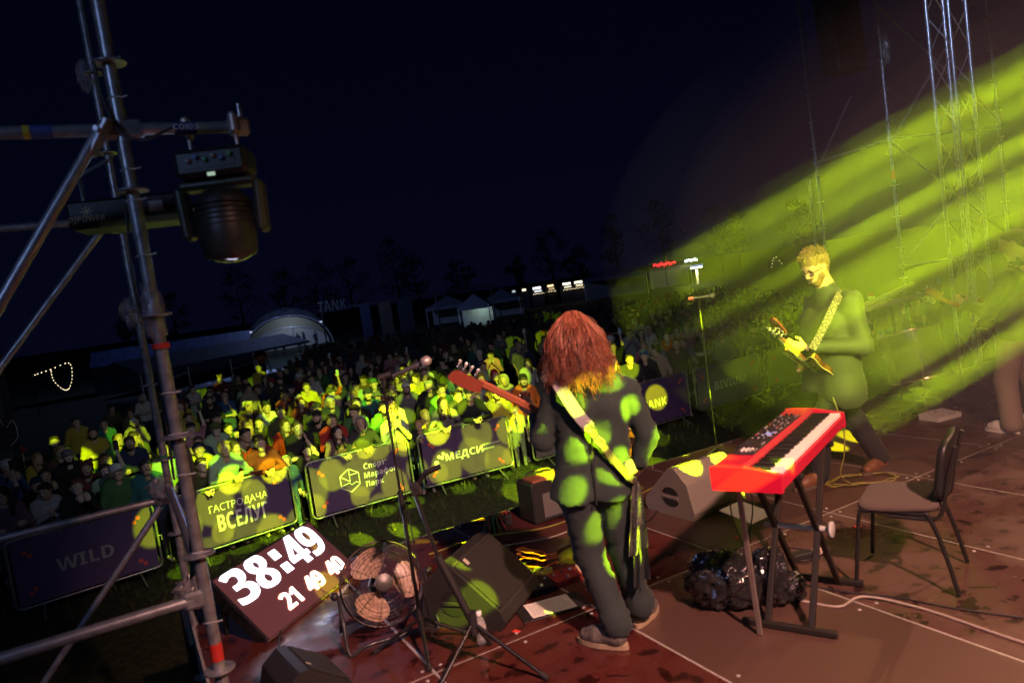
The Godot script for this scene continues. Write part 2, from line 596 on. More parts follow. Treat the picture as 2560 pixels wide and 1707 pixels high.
func build_stage() -> void:
	var st := Node3D.new()
	st.name = "stage_floor"
	add_child(st)
	tag(st, "dark red-brown stage floor of screwed panels with metal joints", "stage floor", "", "structure")
	var plain: StandardMaterial3D = mat("panel_smooth", Color(0.085, 0.022, 0.018), 1.0, 0.0, {"tex": tx_stain, "rtex": tx_wet, "scale": 0.55, "world": true, "bump": 0.05})
	# anti-slip board: wire-mesh print of small dimples
	var im := Image.create(256, 256, false, Image.FORMAT_RGB8)
	for y in 256:
		for x in 256:
			var row := y / 16
			var px := fposmod(x + (8 if row % 2 else 0), 16.0) - 8.0
			var py := fposmod(y, 16.0) - 8.0
			var d := sqrt(px * px + py * py)
			var h := clampf((6.5 - d) / 3.0, 0.0, 1.0)
			im.set_pixel(x, y, Color(h, h, h))
	var mesh_tx := ImageTexture.create_from_image(im)
	var slip: StandardMaterial3D = mat("panel_antislip", Color(0.105, 0.056, 0.046), 1.0, 0.0, {"tex": tx_stain, "rtex": tx_wet, "scale": 0.5, "world": true})
	slip.detail_enabled = false
	var slip2: StandardMaterial3D = mat("panel_antislip_print", Color(0.11, 0.060, 0.050), 0.36, 0.0, {"scale": 6.0, "tex": tx_grain})
	slip2.uv1_world_triplanar = true
	slip2.heightmap_enabled = true
	slip2.heightmap_texture = mesh_tx
	slip2.heightmap_scale = 0.05
	var alu := mat("joint_aluminium", Color(0.60, 0.58, 0.56), 0.4, 0.35, {"tex": tx_grain, "scale": 2.0})
	var us := []
	for i in 11:
		us.append(0.15 + 1.035 * i)
	var vs := [-5.73, -3.61, -1.5, 0.61, 2.72]
	var board := MB.new()
	board.cbox(Vector3(0, -0.015, 0), Vector3(1.021, 0.03, 2.096), 0.002)
	var bm := board.mesh()
	var r := RandomNumberGenerator.new()
	r.seed = 4
	for i in us.size() - 1:
		for j in vs.size() - 1:
			var m := plain if (i < 2 or (i == 2 and j == 0)) else (slip if r.randf() < 0.45 else slip2)
			if i == 2 and j >= 1:
				m = slip2
			var o := obj("panel", bm, m, st)
			o.transform = Transform3D(stage_basis(), sp(us[i] + 0.5175, (vs[j] + vs[j + 1]) * 0.5, -r.randf() * 0.001))
	for i in us.size():
		var b := MB.new()
		b.box(Vector3.ZERO, Vector3(0.018, 0.028, 8.45))
		obj("joint_strip", b, alu, st).transform = Transform3D(stage_basis(), sp(us[i], -1.5, -0.0165))
	for j in vs.size():
		var b := MB.new()
		b.box(Vector3.ZERO, Vector3(10.35, 0.024, 0.018))
		obj("joint_strip", b, alu, st).transform = Transform3D(stage_basis(), sp(0.15 + 5.175, vs[j], -0.0168))
	# screw heads near the panel corners
	var bolt := MB.new()
	bolt.lathe([Vector2(0.011, 0.0), Vector2(0.011, 0.002), Vector2(0.008, 0.0035), Vector2(0.0005, 0.0038)], 8)
	var boltm := bolt.mesh()
	for i in us.size() - 1:
		for j in vs.size() - 1:
			for k in [[0.06, 0.05], [0.52, 0.05], [0.975, 0.05], [0.06, 1.06], [0.975, 1.06], [0.06, 2.06], [0.52, 2.06], [0.975, 2.06]]:
				obj("screw", boltm, alu, st).position = sp(us[i] + k[0] + r.randf_range(-0.01, 0.01), vs[j] + k[1] + r.randf_range(-0.015, 0.015), 0.0005)
	# skirt and beams under the floor
	var sk := MB.new()
	sk.box(Vector3(0, -0.86, 0), Vector3(10.35, 1.55, 0.05))
	var skirt := obj("stage_skirt", sk, cloth("black_skirt", Color(0.012, 0.012, 0.013)))
	skirt.transform = Transform3D(stage_basis(), sp(5.33, -5.69))
	tag(skirt, "black cloth skirt hanging below the stage front", "stage skirt", "", "structure")
	var sk2 := MB.new()
	sk2.box(Vector3(0, -0.86, 0), Vector3(0.05, 1.55, 8.4))
	var skirt2 := obj("stage_skirt", sk2, cloth("black_skirt", Color.BLACK))
	skirt2.transform = Transform3D(stage_basis(), sp(0.19, -1.5))
	tag(skirt2, "black cloth skirt closing the open side of the stage", "stage skirt", "", "structure")
	# row of subwoofers before the stage
	for k in 6:
		var s := thing("subwoofer", sp(0.62 + 1.06 * k, -6.19, GROUND), "black subwoofer in the row before the stage front", "subwoofer", "subwoofers in a row before the stage", atan2(-SU.z, SU.x))
		var b := MB.new()
		b.cbox(Vector3(0, 0.68, 0), Vector3(1.03, 1.36, 0.82), 0.012)
		obj("cabinet", b, mat("sub_paint", Color(0.016, 0.017, 0.016), 0.42, 0.0, {"tex": tx_blotch, "bump": 0.25, "scale": 4.0}), s)
		for e in [-0.28, 0.26]:
			var f := MB.new()
			f.box(Vector3(e, 1.3615, 0.12), Vector3(0.15, 0.004, 0.07))
			f.tube([Vector3(e - 0.06, 1.367, 0.12), Vector3(e + 0.06, 1.367, 0.12)], 0.009, 6)
			obj("handle", f, mat("handle_black", Color(0.05, 0.05, 0.05), 0.3, 0.5), s)
		var gr := MB.new()
		gr.box(Vector3(0, 0.68, -0.415), Vector3(0.96, 1.26, 0.008))
		obj("grille", gr, mat("grille_black", Color(0.02, 0.02, 0.02), 0.6, 0.4), s)

func flat_lines(segs: Array, w: float, xf: Transform3D) -> MB:   # flat bars along 2D segments
	var b := MB.new()
	for s in segs:
		var a: Vector2 = s[0]
		var c: Vector2 = s[1]
		var d := (c - a).normalized()
		var nn := Vector2(-d.y, d.x) * w * 0.5
		a -= d * w * 0.3
		c += d * w * 0.3
		b.prism(PackedVector2Array([a - nn, c - nn, c + nn, a + nn]), 0.003, xf)
	return b

func lettering(parent: Node3D, t: String, x: float, y: float, size: float, m: Material, sx := 1.0, sy := 1.0, bold := true) -> void:
	var o := obj("lettering", words(t, size, 0.004, bold), m, parent)
	o.position = Vector3(x, y, 0.0305)
	o.scale = Vector3(sx, sy, 1)

func build_barriers() -> void:
	var data := [
		[-9.0, -8.45, -7.42, -9.6, "plain", "purple-bannered crowd barrier at the dark end of the row, no words showing"],
		[-7.16, -9.78, -5.66, -10.86, "WILD", "crowd barrier by the scaffold, its banner showing one dim four-letter word"],
		[-5.43, -11.03, -3.98, -12.15, "VSE", "crowd barrier with purple banner lettered in two rows, the lower tall and narrow"],
		[-3.70, -12.12, -2.10, -13.04, "SPORT", "crowd barrier with purple banner showing a hexagon emblem and three lines of words"],
		[-1.94, -13.14, -0.30, -13.90, "MEDSI", "crowd barrier with purple banner, small dots before its white word"],
		[0.10, -13.95, 1.70, -14.90, "plain", "purple-bannered crowd barrier behind the singer, no words showing"],
		[1.95, -15.05, 3.70, -16.15, "TANK", "crowd barrier with dim four-letter banner at the singer’s right elbow"],
		[3.90, -16.35, 5.72, -17.36, "BIVIUM", "crowd barrier with dim six-letter banner left of the guitarist"],
		[5.95, -17.5, 7.75, -18.35, "plain", "dark-bannered crowd barrier beyond the guitarist, no words showing"],
	]
	var tubem := mat("barrier_steel", Color(0.45, 0.46, 0.47), 0.4, 0.8, {"tex": tx_floor, "scale": 4.0})
	var purple := mat("banner_purple", Color(0.115, 0.068, 0.19), 0.55, 0.0, {"tex": tx_grain, "scale": 3.0, "bump": 0.15})
	var white := mat("banner_white", Color(0.75, 0.75, 0.75), 0.55)
	var grey := mat("banner_grey", Color(0.30, 0.30, 0.33), 0.55)
	var red := mat("banner_red", Color(0.62, 0.09, 0.075), 0.55)
	for d in data:
		var a := Vector3(d[0], GROUND, d[1])
		var e := Vector3(d[2], GROUND, d[3])
		var w := a.distance_to(e)
		var x := (e - a).normalized()
		var t := thing("crowd_barrier", (a + e) * 0.5, d[5], "barrier", "crowd barriers before the audience", atan2(-x.z, x.x))
		var h := w * 0.5
		var fr := MB.new()
		var c := 0.09
		var loop := []
		for cn in [[-h + c, 0.16 + c, PI, 1.5 * PI], [h - c, 0.16 + c, 1.5 * PI, TAU], [h - c, 1.12 - c, 0.0, PI / 2], [-h + c, 1.12 - c, PI / 2, PI]]:
			for k in 5:
				var an: float = lerpf(cn[2], cn[3], k / 4.0)
				loop.append(Vector3(cn[0] + cos(an) * c, cn[1] + sin(an) * c, 0))
		loop.append(loop[0])
		loop.append(loop[1])
		fr.tube(loop, 0.019, 8, false)
		obj("frame", fr, tubem, t)
		for k in 11:
			var bb := MB.new()
			var bx := lerpf(-h + 0.12, h - 0.12, k / 10.0)
			bb.tube([Vector3(bx, 0.16, -0.002), Vector3(bx, 1.12, -0.002)], 0.0075, 6)
			obj("bar", bb, tubem, t)
		for s in [-1, 1]:
			var ft := MB.new()
			var fx: float = s * (h - 0.32)
			ft.tube([Vector3(fx, 0.16, 0.0), Vector3(fx + 0.03 * s, 0.012, 0.3)], 0.014, 6)
			ft.tube([Vector3(fx, 0.16, 0.0), Vector3(fx - 0.03 * s, 0.012, -0.3)], 0.014, 6)
			obj("foot", ft, tubem, t)
			var hk := MB.new()
			hk.tube([Vector3(s * (h - 0.02), 0.62, 0), Vector3(s * (h + 0.05), 0.62, 0), Vector3(s * (h + 0.05), 0.55, 0)], 0.011, 6)
			obj("hook", hk, tubem, t)
		# cloth banner laced to the frame: slightly slack
		var bn := MB.new()
		var rows := []
		for i in 9:
			var row := []
			for j in 25:
				var px := lerpf(-h + 0.05, h - 0.05, j / 24.0)
				var py := lerpf(0.2, 1.10, i / 8.0)
				var slack := sin(PI * i / 8.0) * 0.009 * (1.0 + noise.get_noise_2d(px * 2.5 + d[0] * 7.0, py * 2.0) * 1.6)
				row.append(Vector3(px, py, 0.024 - slack))
			rows.append(row)
		bn.grid(rows, false)
		var ban := obj("banner", bn, purple, t)
		for k in 7:
			var tx := lerpf(-h + 0.1, h - 0.1, k / 6.0)
			var tm := MB.new()
			tm.tube([Vector3(tx, 1.085, 0.028), Vector3(tx, 1.125, 0.024), Vector3(tx, 1.142, 0.0), Vector3(tx + 0.01, 1.12, -0.024)], 0.004, 5)
			obj("tie", tm, mat("tie_white", Color(0.5, 0.5, 0.5), 0.5), ban)
		var z0 := 0.020
		var sqs := []
		for q in [[-h + 0.2, 0.92], [h - 0.28, 0.92], [-h + 0.2, 0.34], [h - 0.28, 0.34]]:
			sqs.append([q[0], q[1], 1])
		for q in sqs:
			var sq := MB.new()
			var s2 := 0.055
			var flip: float = -1.0 if (q[0] < 0) == (q[1] > 0.6) else 1.0
			for k in 2:
				var o2 := Vector3(q[0] + s2 * k * 1.0, q[1] + flip * s2 * k, z0 + 0.008)
				sq.box(o2, Vector3(s2, s2, 0.003))
			obj("square_mark", sq, red, ban)
		match d[4]:
			"WILD":
				lettering(ban, "WILD", -0.02, 0.62, 0.25, grey, 1.15, 1.0)
			"VSE":
				lettering(ban, "ГАСТРОДАЧА", 0.02, 0.78, 0.155, white, 1.0, 1.0, false)
				lettering(ban, "ВСЕЛУГ", 0.05, 0.53, 0.235, white, 0.95, 1.55)
			"SPORT":
				for k in 3:
					lettering(ban, ["Спорт", "Марафон", "Парк"][k], [0.24, 0.34, 0.20][k], 0.83 - 0.155 * k, 0.135, white)
				lettering(ban, "+", 0.46, 0.855, 0.09, white)
				var hx := []
				var c0 := Vector2(-0.22, 0.66)
				var vv := []
				for k in 6:
					vv.append(c0 + Vector2(cos(PI / 6 + k * PI / 3), sin(PI / 6 + k * PI / 3)) * Vector2(0.19, 0.2))
				for k in 6:
					hx.append([vv[k], vv[(k + 1) % 6]])
				hx.append([vv[2], c0 + Vector2(0.0, -0.02)])
				hx.append([c0, vv[1]])
				hx.append([c0 + Vector2(0, 0.09), vv[0]])
				hx.append([c0 + Vector2(0.0, -0.02), c0 + Vector2(0.0, 0.09)])
				hx.append([vv[3] + Vector2(0.0, 0.03), c0 + Vector2(-0.02, -0.04)])
				hx.append([c0 + Vector2(-0.02, -0.04), c0 + Vector2(0.02, -0.08)])
				hx.append([c0 + Vector2(0.02, -0.08), c0 + Vector2(0.1, -0.05)])
				hx.append([c0 + Vector2(0.1, -0.05), vv[5] + Vector2(0, 0.02)])
				obj("emblem", flat_lines(hx, 0.016, Transform3D(Basis.IDENTITY, Vector3(0, 0, 0.028))), white, ban)
			"MEDSI":
				lettering(ban, "МЕДСИ", -0.06, 0.62, 0.19, white, 1.15, 0.95)
				lettering(ban, "пространство", 0.49, 0.69, 0.062, white, 0.9, 1.0, false)
				lettering(ban, "здоровья", 0.42, 0.61, 0.062, white, 0.9, 1.0, false)
				for k in [[-0.62, 0.56, 0.045], [-0.56, 0.66, 0.034], [-0.50, 0.63, 0.036], [-0.47, 0.70, 0.03], [-0.42, 0.66, 0.024]]:
					var dt := MB.new()
					dt.lathe([Vector2(0.0005, 0.002), Vector2(k[2], 0.002), Vector2(k[2], 0), Vector2(0.0005, 0)], 20, Transform3D(Basis(Vector3.RIGHT, PI / 2), Vector3(k[0], k[1], 0.03)))
					obj("dot_mark", dt, white, ban)
			"TANK":
				lettering(ban, "TANK", -0.02, 0.62, 0.24, grey, 1.1, 1.0)
			"BIVIUM":
				lettering(ban, "BIVIUM", 0.02, 0.62, 0.26, grey, 1.1, 1.0)


# ---------------------------------------------------------------- the field behind: tents, booths, lights, trees
func pole_light(called: String, at: Vector3, col: Color, energy: float) -> void:
	var l := OmniLight3D.new()
	l.name = called
	l.light_color = col
	l.light_energy = energy
	l.light_size = 0.08
	l.omni_range = 60.0
	l.omni_attenuation = 2.0
	l.shadow_enabled = true
	add_child(l, true)
	l.position = at

func arch_roof(b: MB, w: float, h: float, len: float, z0: float, crown: float) -> void:
	var rows := []
	for i in 9:
		var z := z0 + len * i / 8.0
		var k := 1.0 - absf(i / 8.0 - 0.5) * 2.0
		var row := []
		for j in 21:
			var a := PI * j / 20.0
			row.append(Vector3(cos(a) * w * 0.5 * (1.0 + 0.06 * k), sin(a) * (h + crown * k), z))
		rows.append(row)
	b.grid(rows, false)

func build_background() -> void:
	# big arched marquee
	var d := thing("arched_marquee", Vector3(-22.4, GROUND, -75), "large pale arched marquee tent with people before its open front", "tent", "", 0.30)
	var canvas := mat("marquee_canvas", Color(0.42, 0.44, 0.5), 0.7, 0.0, {"tex": tx_blotch, "scale": 0.15})
	var b := MB.new()
	arch_roof(b, 8.6, 3.4, 7.0, -7.0, 0.9)
	obj("roof", b, canvas, d)
	var bw := MB.new()
	var poly := PackedVector2Array()
	for j in 21:
		var a := PI * j / 20.0
		poly.append(Vector2(cos(a) * 4.2, sin(a) * 3.3))
	bw.prism(poly, 0.03, Transform3D(Basis.IDENTITY, Vector3(0, 0.0, -3.2)))
	obj("back_wall", bw, mat("marquee_lining", Color(0.5, 0.5, 0.46), 0.8), d)
	for e in [0.0, -3.1]:
		var bb := MB.new()
		var pts := []
		for j in 17:
			var a := PI * j / 16.0
			pts.append(Vector3(cos(a) * (4.35 if e == 0.0 else 4.1), sin(a) * (3.45 if e == 0.0 else 2.2), e))
		bb.tube(pts, 0.09, 6)
		obj("arch_beam", bb, mat("tent_alu", Color(0.55, 0.57, 0.6), 0.4, 0.6), d)
	var mp := MB.new()
	mp.tube([Vector3(0.6, 0, -3.0), Vector3(0.6, 2.2, -3.0)], 0.09, 6)
	obj("centre_pole", mp, mat("tent_alu", Color.WHITE), d)
	for s in [-1, 1]:
		var lm := MB.new()
		lm.cbox(Vector3(s * 3.4, 2.3, -0.3), Vector3(0.35, 0.18, 0.2), 0.02)
		obj("flood_lamp", lm, glow("tent_flood", Color(0.75, 0.85, 1.0), 0.5), d)
	pole_light("marquee_lamp_light", Vector3(-22.3, 0.9, -76.2), Color(0.85, 0.92, 1.0), 0.9)
	pole_light("marquee_added_fill", Vector3(-17.0, 7.5, -58.0), Color(0.6, 0.7, 1.0), 55.0)  # unseen light added to lift the outside of the marquee
	# sound desk tent
	var f := thing("sound_desk_tent", Vector3(-14.0, GROUND, -34.2), "open sided sound desk tent with shiny tarpaulin wrapped round its base", "tent", "", 0.98)
	var tarp := mat("tarpaulin", Color(0.16, 0.18, 0.17), 0.32, 0.0, {"tex": tx_blotch, "scale": 0.6, "bump": 3.0})
	var tb := MB.new()
	var rows := []
	for i in 7:
		var row := []
		for j in 41:
			var x := lerpf(-4.2, 4.2, j / 40.0)
			var y := 0.95 * i / 6.0
			row.append(Vector3(x, y, 1.6 + noise.get_noise_2d(x * 1.7, y * 2.5) * 0.12 + noise.get_noise_2d(x * 6.0, y * 5.0) * 0.04))
		rows.append(row)
	tb.grid(rows, false)
	tb.box(Vector3(0, 0.45, -0.1), Vector3(8.2, 0.9, 3.1))
	obj("tarpaulin", tb, tarp, f)
	var rf := MB.new()
	rf.prism(PackedVector2Array([Vector2(-1.9, 2.05), Vector2(1.9, 2.05), Vector2(1.9, 2.15), Vector2(0, 2.65), Vector2(-1.9, 2.15)]), 8.8, Transform3D(Basis(Vector3.UP, PI / 2), Vector3.ZERO))
	obj("roof", rf, mat("tent_blue", Color(0.08, 0.12, 0.24), 0.7, 0.0, {"tex": tx_blotch, "scale": 0.4}), f)
	for x in [-4.2, -2.1, 0.0, 2.1, 4.2]:
		var pp := MB.new()
		pp.tube([Vector3(x, 0.9, 1.55), Vector3(x, 2.1, 1.55)], 0.035, 6)
		obj("post", pp, mat("tent_post", Color(0.5, 0.52, 0.55), 0.5, 0.4), f)
	for x in [-3.1, 1.0]:
		var pp := MB.new()
		pp.tube([Vector3(x - 1.0, 1.5, 1.5), Vector3(x + 1.0, 1.75, 1.5)], 0.02, 6)
		obj("rail", pp, mat("tent_post", Color.WHITE), f)
	var dk := thing("mixing_desk", Vector3(-12.55, -0.75, -35.0), "dark mixing desk before the orange shirted sound engineer", "mixing desk", "", 0.98)
	var db := MB.new()
	db.prism(PackedVector2Array([Vector2(-0.3, 0.0), Vector2(0.35, 0.0), Vector2(0.35, 0.12), Vector2(-0.3, 0.3)]), 1.5, Transform3D(Basis(Vector3.UP, PI / 2), Vector3.ZERO))
	obj("desk", db, black_plastic(), dk)
	# low blue tents further left
	for q in [[-20.3, -50.0, 5.4, "long low blue tent between the sound desk and the marquee"], [-26.5, -52.0, 5.0, "low blue tent at the dark end of the field"]]:
		var t := thing("blue_tent", Vector3(q[0], GROUND, q[1]), q[3], "tent", "", 0.35)
		var tr := MB.new()
		tr.prism(PackedVector2Array([Vector2(-1.8, 1.9), Vector2(1.8, 1.9), Vector2(0, 2.9)]), q[2], Transform3D(Basis(Vector3.UP, PI / 2), Vector3.ZERO))
		obj("roof", tr, mat("tent_blue2", Color(0.07, 0.12, 0.28), 0.6, 0.0, {"tex": tx_blotch, "scale": 0.4}), t)
		var tw := MB.new()
		tw.box(Vector3(0, 0.94, 0), Vector3(q[2] - 0.2, 1.88, 3.4))
		obj("wall", tw, mat("tent_blue2", Color.WHITE), t)
	# gate with letters
	var gt := thing("gate_sign", Vector3(-10.2, GROUND, -60), "dark scaffold gate with pale letters on its beam beside the marquee", "sign", "", 0.12)
	for x in [-4.6, 0.0, 4.6, 9.2]:
		var pp := MB.new()
		pp.tube([Vector3(x, 0, 0), Vector3(x, 3.5, 0)], 0.06, 6)
		obj("post", pp, mat("gate_dark", Color(0.05, 0.05, 0.06), 0.6), gt)
	var bm := MB.new()
	bm.box(Vector3(2.3, 3.5, 0), Vector3(14.2, 0.12, 0.12))
	obj("beam", bm, mat("gate_dark", Color.WHITE), gt)
	var tl := obj("lettering", words("TANK", 1.0, 0.05), mat("letters_dim", Color(0.07, 0.07, 0.075), 0.8), gt)
	tl.position = Vector3(-3.7, 3.75, 0.1)
	tl.scale = Vector3(0.85, 1.15, 1)
	for k in 3:
		var fb := MB.new()
		fb.box(Vector3(0, 0, 0), Vector3(0.8 + 0.2 * k, 2.6, 0.03))
		obj("hanging_banner", fb, mat("gate_banner%d" % k, [Color(0.04, 0.05, 0.12), Color(0.11, 0.10, 0.09), Color(0.05, 0.06, 0.10)][k], 0.8), gt).position = Vector3(-1.2 + 1.6 * k, 2.1, 0.05)
	# white pavilions with a lit opening
	for q in [[-3.0, -70.0, 2.9, 1.9, "small white pavilion tent with a brightly lit opening", 1], [-0.4, -80.0, 4.0, 1.9, "pale unlit pavilion tent beside the brightly lit one", 0], [-6.4, -82.0, 4.4, 2.0, "pale peaked pavilion tent behind the lit one", 0], [13.1, -88.0, 7.2, 2.6, "wide low blue canopy tent along the field edge", 0], [21.5, -96.0, 5.0, 2.6, "dark peaked tent beside the red sign", 0]]:
		var t := thing("pavilion_tent", Vector3(q[0], GROUND, q[1]), q[4], "tent", "tents along the far edge of the field", -0.12)
		var roofm := mat("pavilion_%d" % int(q[2] * 10), Color(0.12, 0.13, 0.17) if q[2] < 7 else Color(0.12, 0.14, 0.24), 0.7)
		var tr := MB.new()
		var w: float = q[2]
		var hh: float = q[3]
		var apex := Vector3(0, hh + 1.1, 0)
		var cs := [Vector3(-w / 2, hh, w * 0.35), Vector3(w / 2, hh, w * 0.35), Vector3(w / 2, hh, -w * 0.35), Vector3(-w / 2, hh, -w * 0.35)]
		for k in 4:
			tr.tri(cs[k], apex, cs[(k + 1) % 4])
			tr.quad(cs[k] - Vector3(0, 0.35, 0), cs[k], cs[(k + 1) % 4], cs[(k + 1) % 4] - Vector3(0, 0.35, 0))
		obj("roof", tr, roofm, t)
		for k in 4:
			var pp := MB.new()
			pp.tube([Vector3(cs[k].x, 0, cs[k].z), cs[k]], 0.05, 6)
			obj("post", pp, mat("tent_post", Color.WHITE), t)
		var bkw := MB.new()
		bkw.box(Vector3(0, hh / 2, -w * 0.34), Vector3(w, hh, 0.04))
		obj("back_wall", bkw, mat("pavilion_wall", Color(0.3, 0.3, 0.3), 0.8), t)
		if q[5] == 1:
			var lm := MB.new()
			lm.cbox(Vector3(0.5, hh - 0.25, 0), Vector3(0.9, 0.08, 0.08), 0.02)
			obj("tube_lamp", lm, glow("pavilion_lamp", Color(0.8, 1.0, 0.95), 0.8), t)
			pole_light("pavilion_light", Vector3(q[0] + 0.5, GROUND + hh - 0.5, q[1] + 0.2), Color(0.85, 1.0, 0.95), 1.1)
	# lit food booths and signs along the far edge
	var booths := [[1.1, -92.0, 0.4, Color(0.75, 0.9, 1.0), 0.35, "small booth lamp glowing pale blue left of the food booths"], [2.4, -92.0, 0.5, Color(1.0, 0.85, 0.6), 1.0, "booth with warm lit counter among pale tents"], [4.0, -92.0, 1.0, Color(0.95, 0.97, 1.0), 1.6, "booth with bright white lit front"], [5.9, -95.0, 0.8, Color(1.0, 0.7, 0.35), 1.0, "booth with an orange lit fascia"], [7.75, -92.0, 1.0, Color(1.0, 0.95, 0.7), 1.5, "booth with two rows of yellowish lamps"], [9.2, -92.0, 1.0, Color(1.0, 0.9, 0.6), 1.6, "booth with a bright sign over a lamp-hung counter"]]
	for q in booths:
		var t := thing("food_booth", Vector3(q[0], GROUND, q[1]), q[5], "booth", "lit food booths at the far edge of the field")
		var w: float = q[2]
		var bx := MB.new()
		bx.box(Vector3(0, 1.1, -1.0), Vector3(w + 0.6, 2.2, 1.4))
		obj("body", bx, mat("booth_dark", Color(0.08, 0.08, 0.09), 0.8), t)
		var sg := MB.new()
		sg.cbox(Vector3(0, 2.35, -0.25), Vector3(w, 0.26, 0.08), 0.02)
		obj("lit_sign", sg, glow("booth_sign_%d" % int(q[0] * 10), q[3], 1.6 * q[4]), t)
		if w > 0.7:
			var ct := MB.new()
			ct.cbox(Vector3(0.1, 1.95, -0.25), Vector3(w * 0.9, 0.22, 0.08), 0.02)
			obj("lit_window", ct, glow("booth_win_%d" % int(q[0] * 10), q[3] * 0.8, 0.7 * q[4]), t)
			for k in int(w * 9):
				var bl := MB.new()
				bl.ball(Vector3(-w * 0.5 + k * 0.16, 1.62 + 0.03 * (k % 2), 0.1), Vector3.ONE * 0.03, 6)
				obj("bulb", bl, glow("booth_bulb", Color(1.0, 0.8, 0.45), 4.0), t)
	var rs := thing("neon_sign", Vector3(20.6, 1.35, -94), "glowing red script sign above the dark tents", "sign")
	var zz := MB.new()
	var zp := []
	for k in 26:
		zp.append(Vector3(-1.5 + k * 0.115, (0.22 if k % 2 else -0.16) * (1.0 if k > 4 and k < 20 else 0.6) + 0.12 * sin(k * 0.9), 0.0))
	zz.tube(zp, 0.075, 6)
	obj("neon_tube", zz, glow("neon_red", Color(1.0, 0.03, 0.04), 2.2), rs)
	var rb := MB.new()
	rb.box(Vector3(0, 0, -0.15), Vector3(3.4, 0.08, 0.08))
	rb.box(Vector3(0, -1.4, -0.15), Vector3(0.08, 2.9, 0.08))
	obj("bracket", rb, black_metal(), rs)
	var ws := thing("booth_sign", Vector3(25.4, 1.3, -100), "white glowing sign over a blue lit strip", "sign")
	var wz := MB.new()
	for k in 7:
		wz.cbox(Vector3(-0.75 + k * 0.26, 0.05 * (k % 3), 0.0), Vector3(0.2, 0.34 + 0.08 * (k % 2), 0.1), 0.02)
	obj("lit_letters", wz, glow("sign_white", Color(0.85, 0.92, 1.0), 1.6), ws)
	var wb := MB.new()
	wb.box(Vector3(-0.4, -0.75, 0), Vector3(4.0, 0.14, 0.1))
	obj("strip_lamp", wb, glow("strip_blue", Color(0.25, 0.35, 1.0), 0.6), ws)
	var wp := MB.new()
	wp.box(Vector3(0, -1.5, -0.1), Vector3(0.1, 2.9, 0.08))
	obj("bracket", wp, black_metal(), ws)
	var tp := thing("lamp_post", Vector3(23.9, GROUND, -92), "lamp post with a bright horizontal tube lamp", "lamp post")
	var pb := MB.new()
	pb.box(Vector3(0, 0.9, 0), Vector3(0.25, 1.8, 0.25))
	obj("post", pb, mat("post_pale", Color(0.6, 0.55, 0.42), 0.7), tp)
	var pt := MB.new()
	pt.cbox(Vector3(0, 2.05, 0.2), Vector3(1.5, 0.14, 0.14), 0.03)
	obj("tube_lamp", pt, glow("tube_white", Color(1.0, 0.96, 0.85), 3.0), tp)
	pole_light("lamp_post_light", Vector3(23.9, 0.2, -91.3), Color(1, 0.95, 0.8), 6.0)
	# hanging festoon lights, two of them
	for q in [[Vector3(-24.9, 0.45, -40), 1.0, "string of small bulbs in a drooping loop over the dark field", [Vector2(-0.75, 0.25), Vector2(0.0, 0.4), Vector2(0.9, 0.6), Vector2(0.95, -0.1), Vector2(0.7, -0.75), Vector2(0.4, -0.75), Vector2(0.05, -0.2), Vector2(0.02, 0.38)]], [Vector3(28.7, 0.1, -78.0), 0.8, "short string of warm bulbs far behind the guitarist", [Vector2(-0.5, -0.5), Vector2(-0.35, -0.05), Vector2(-0.25, 0.3), Vector2(0.1, 0.45), Vector2(0.45, -0.1), Vector2(0.7, -0.4)]]]:
		var t := thing("string_lights", q[0], q[2], "string lights", "", 0.4 if q[1] == 1.0 else 0.0)
		var pts := []
		for p in q[3]:
			pts.append(Vector3(p.x, p.y, 0))
		var cv := arc(pts, 4)
		var cb := MB.new()
		cb.tube(cv, 0.012, 5)
		obj("cable", cb, black_plastic(), t)
		for k in range(0, cv.size(), 1 if q[1] == 1.0 else 3):
			var bl := MB.new()
			bl.ball(cv[k] - Vector3(0, 0.04, 0), Vector3.ONE * 0.024 * (1.0 if q[1] == 1.0 else 1.3), 6)
			obj("bulb", bl, glow("string_bulb", Color(1.0, 0.82, 0.5), 3.5), t)
		var up := MB.new()
		up.tube([Vector3(-0.9, 0.25, -0.02), Vector3(-0.9, GROUND - q[0].y, -0.02)], 0.03, 6)
		obj("post", up, black_metal(), t)
	# trees at the edge of the field
	var r := RandomNumberGenerator.new()
	r.seed = 31
	for k in 17:
		var x := -62.0 + k * 7.0 + r.randf_range(-2.5, 2.5)
		var z := -128.0 + r.randf_range(-12, 12) - absf(x) * 0.1
		tree(Vector3(x, GROUND, z), r.randf_range(8.0, 14.5), 500 + k)

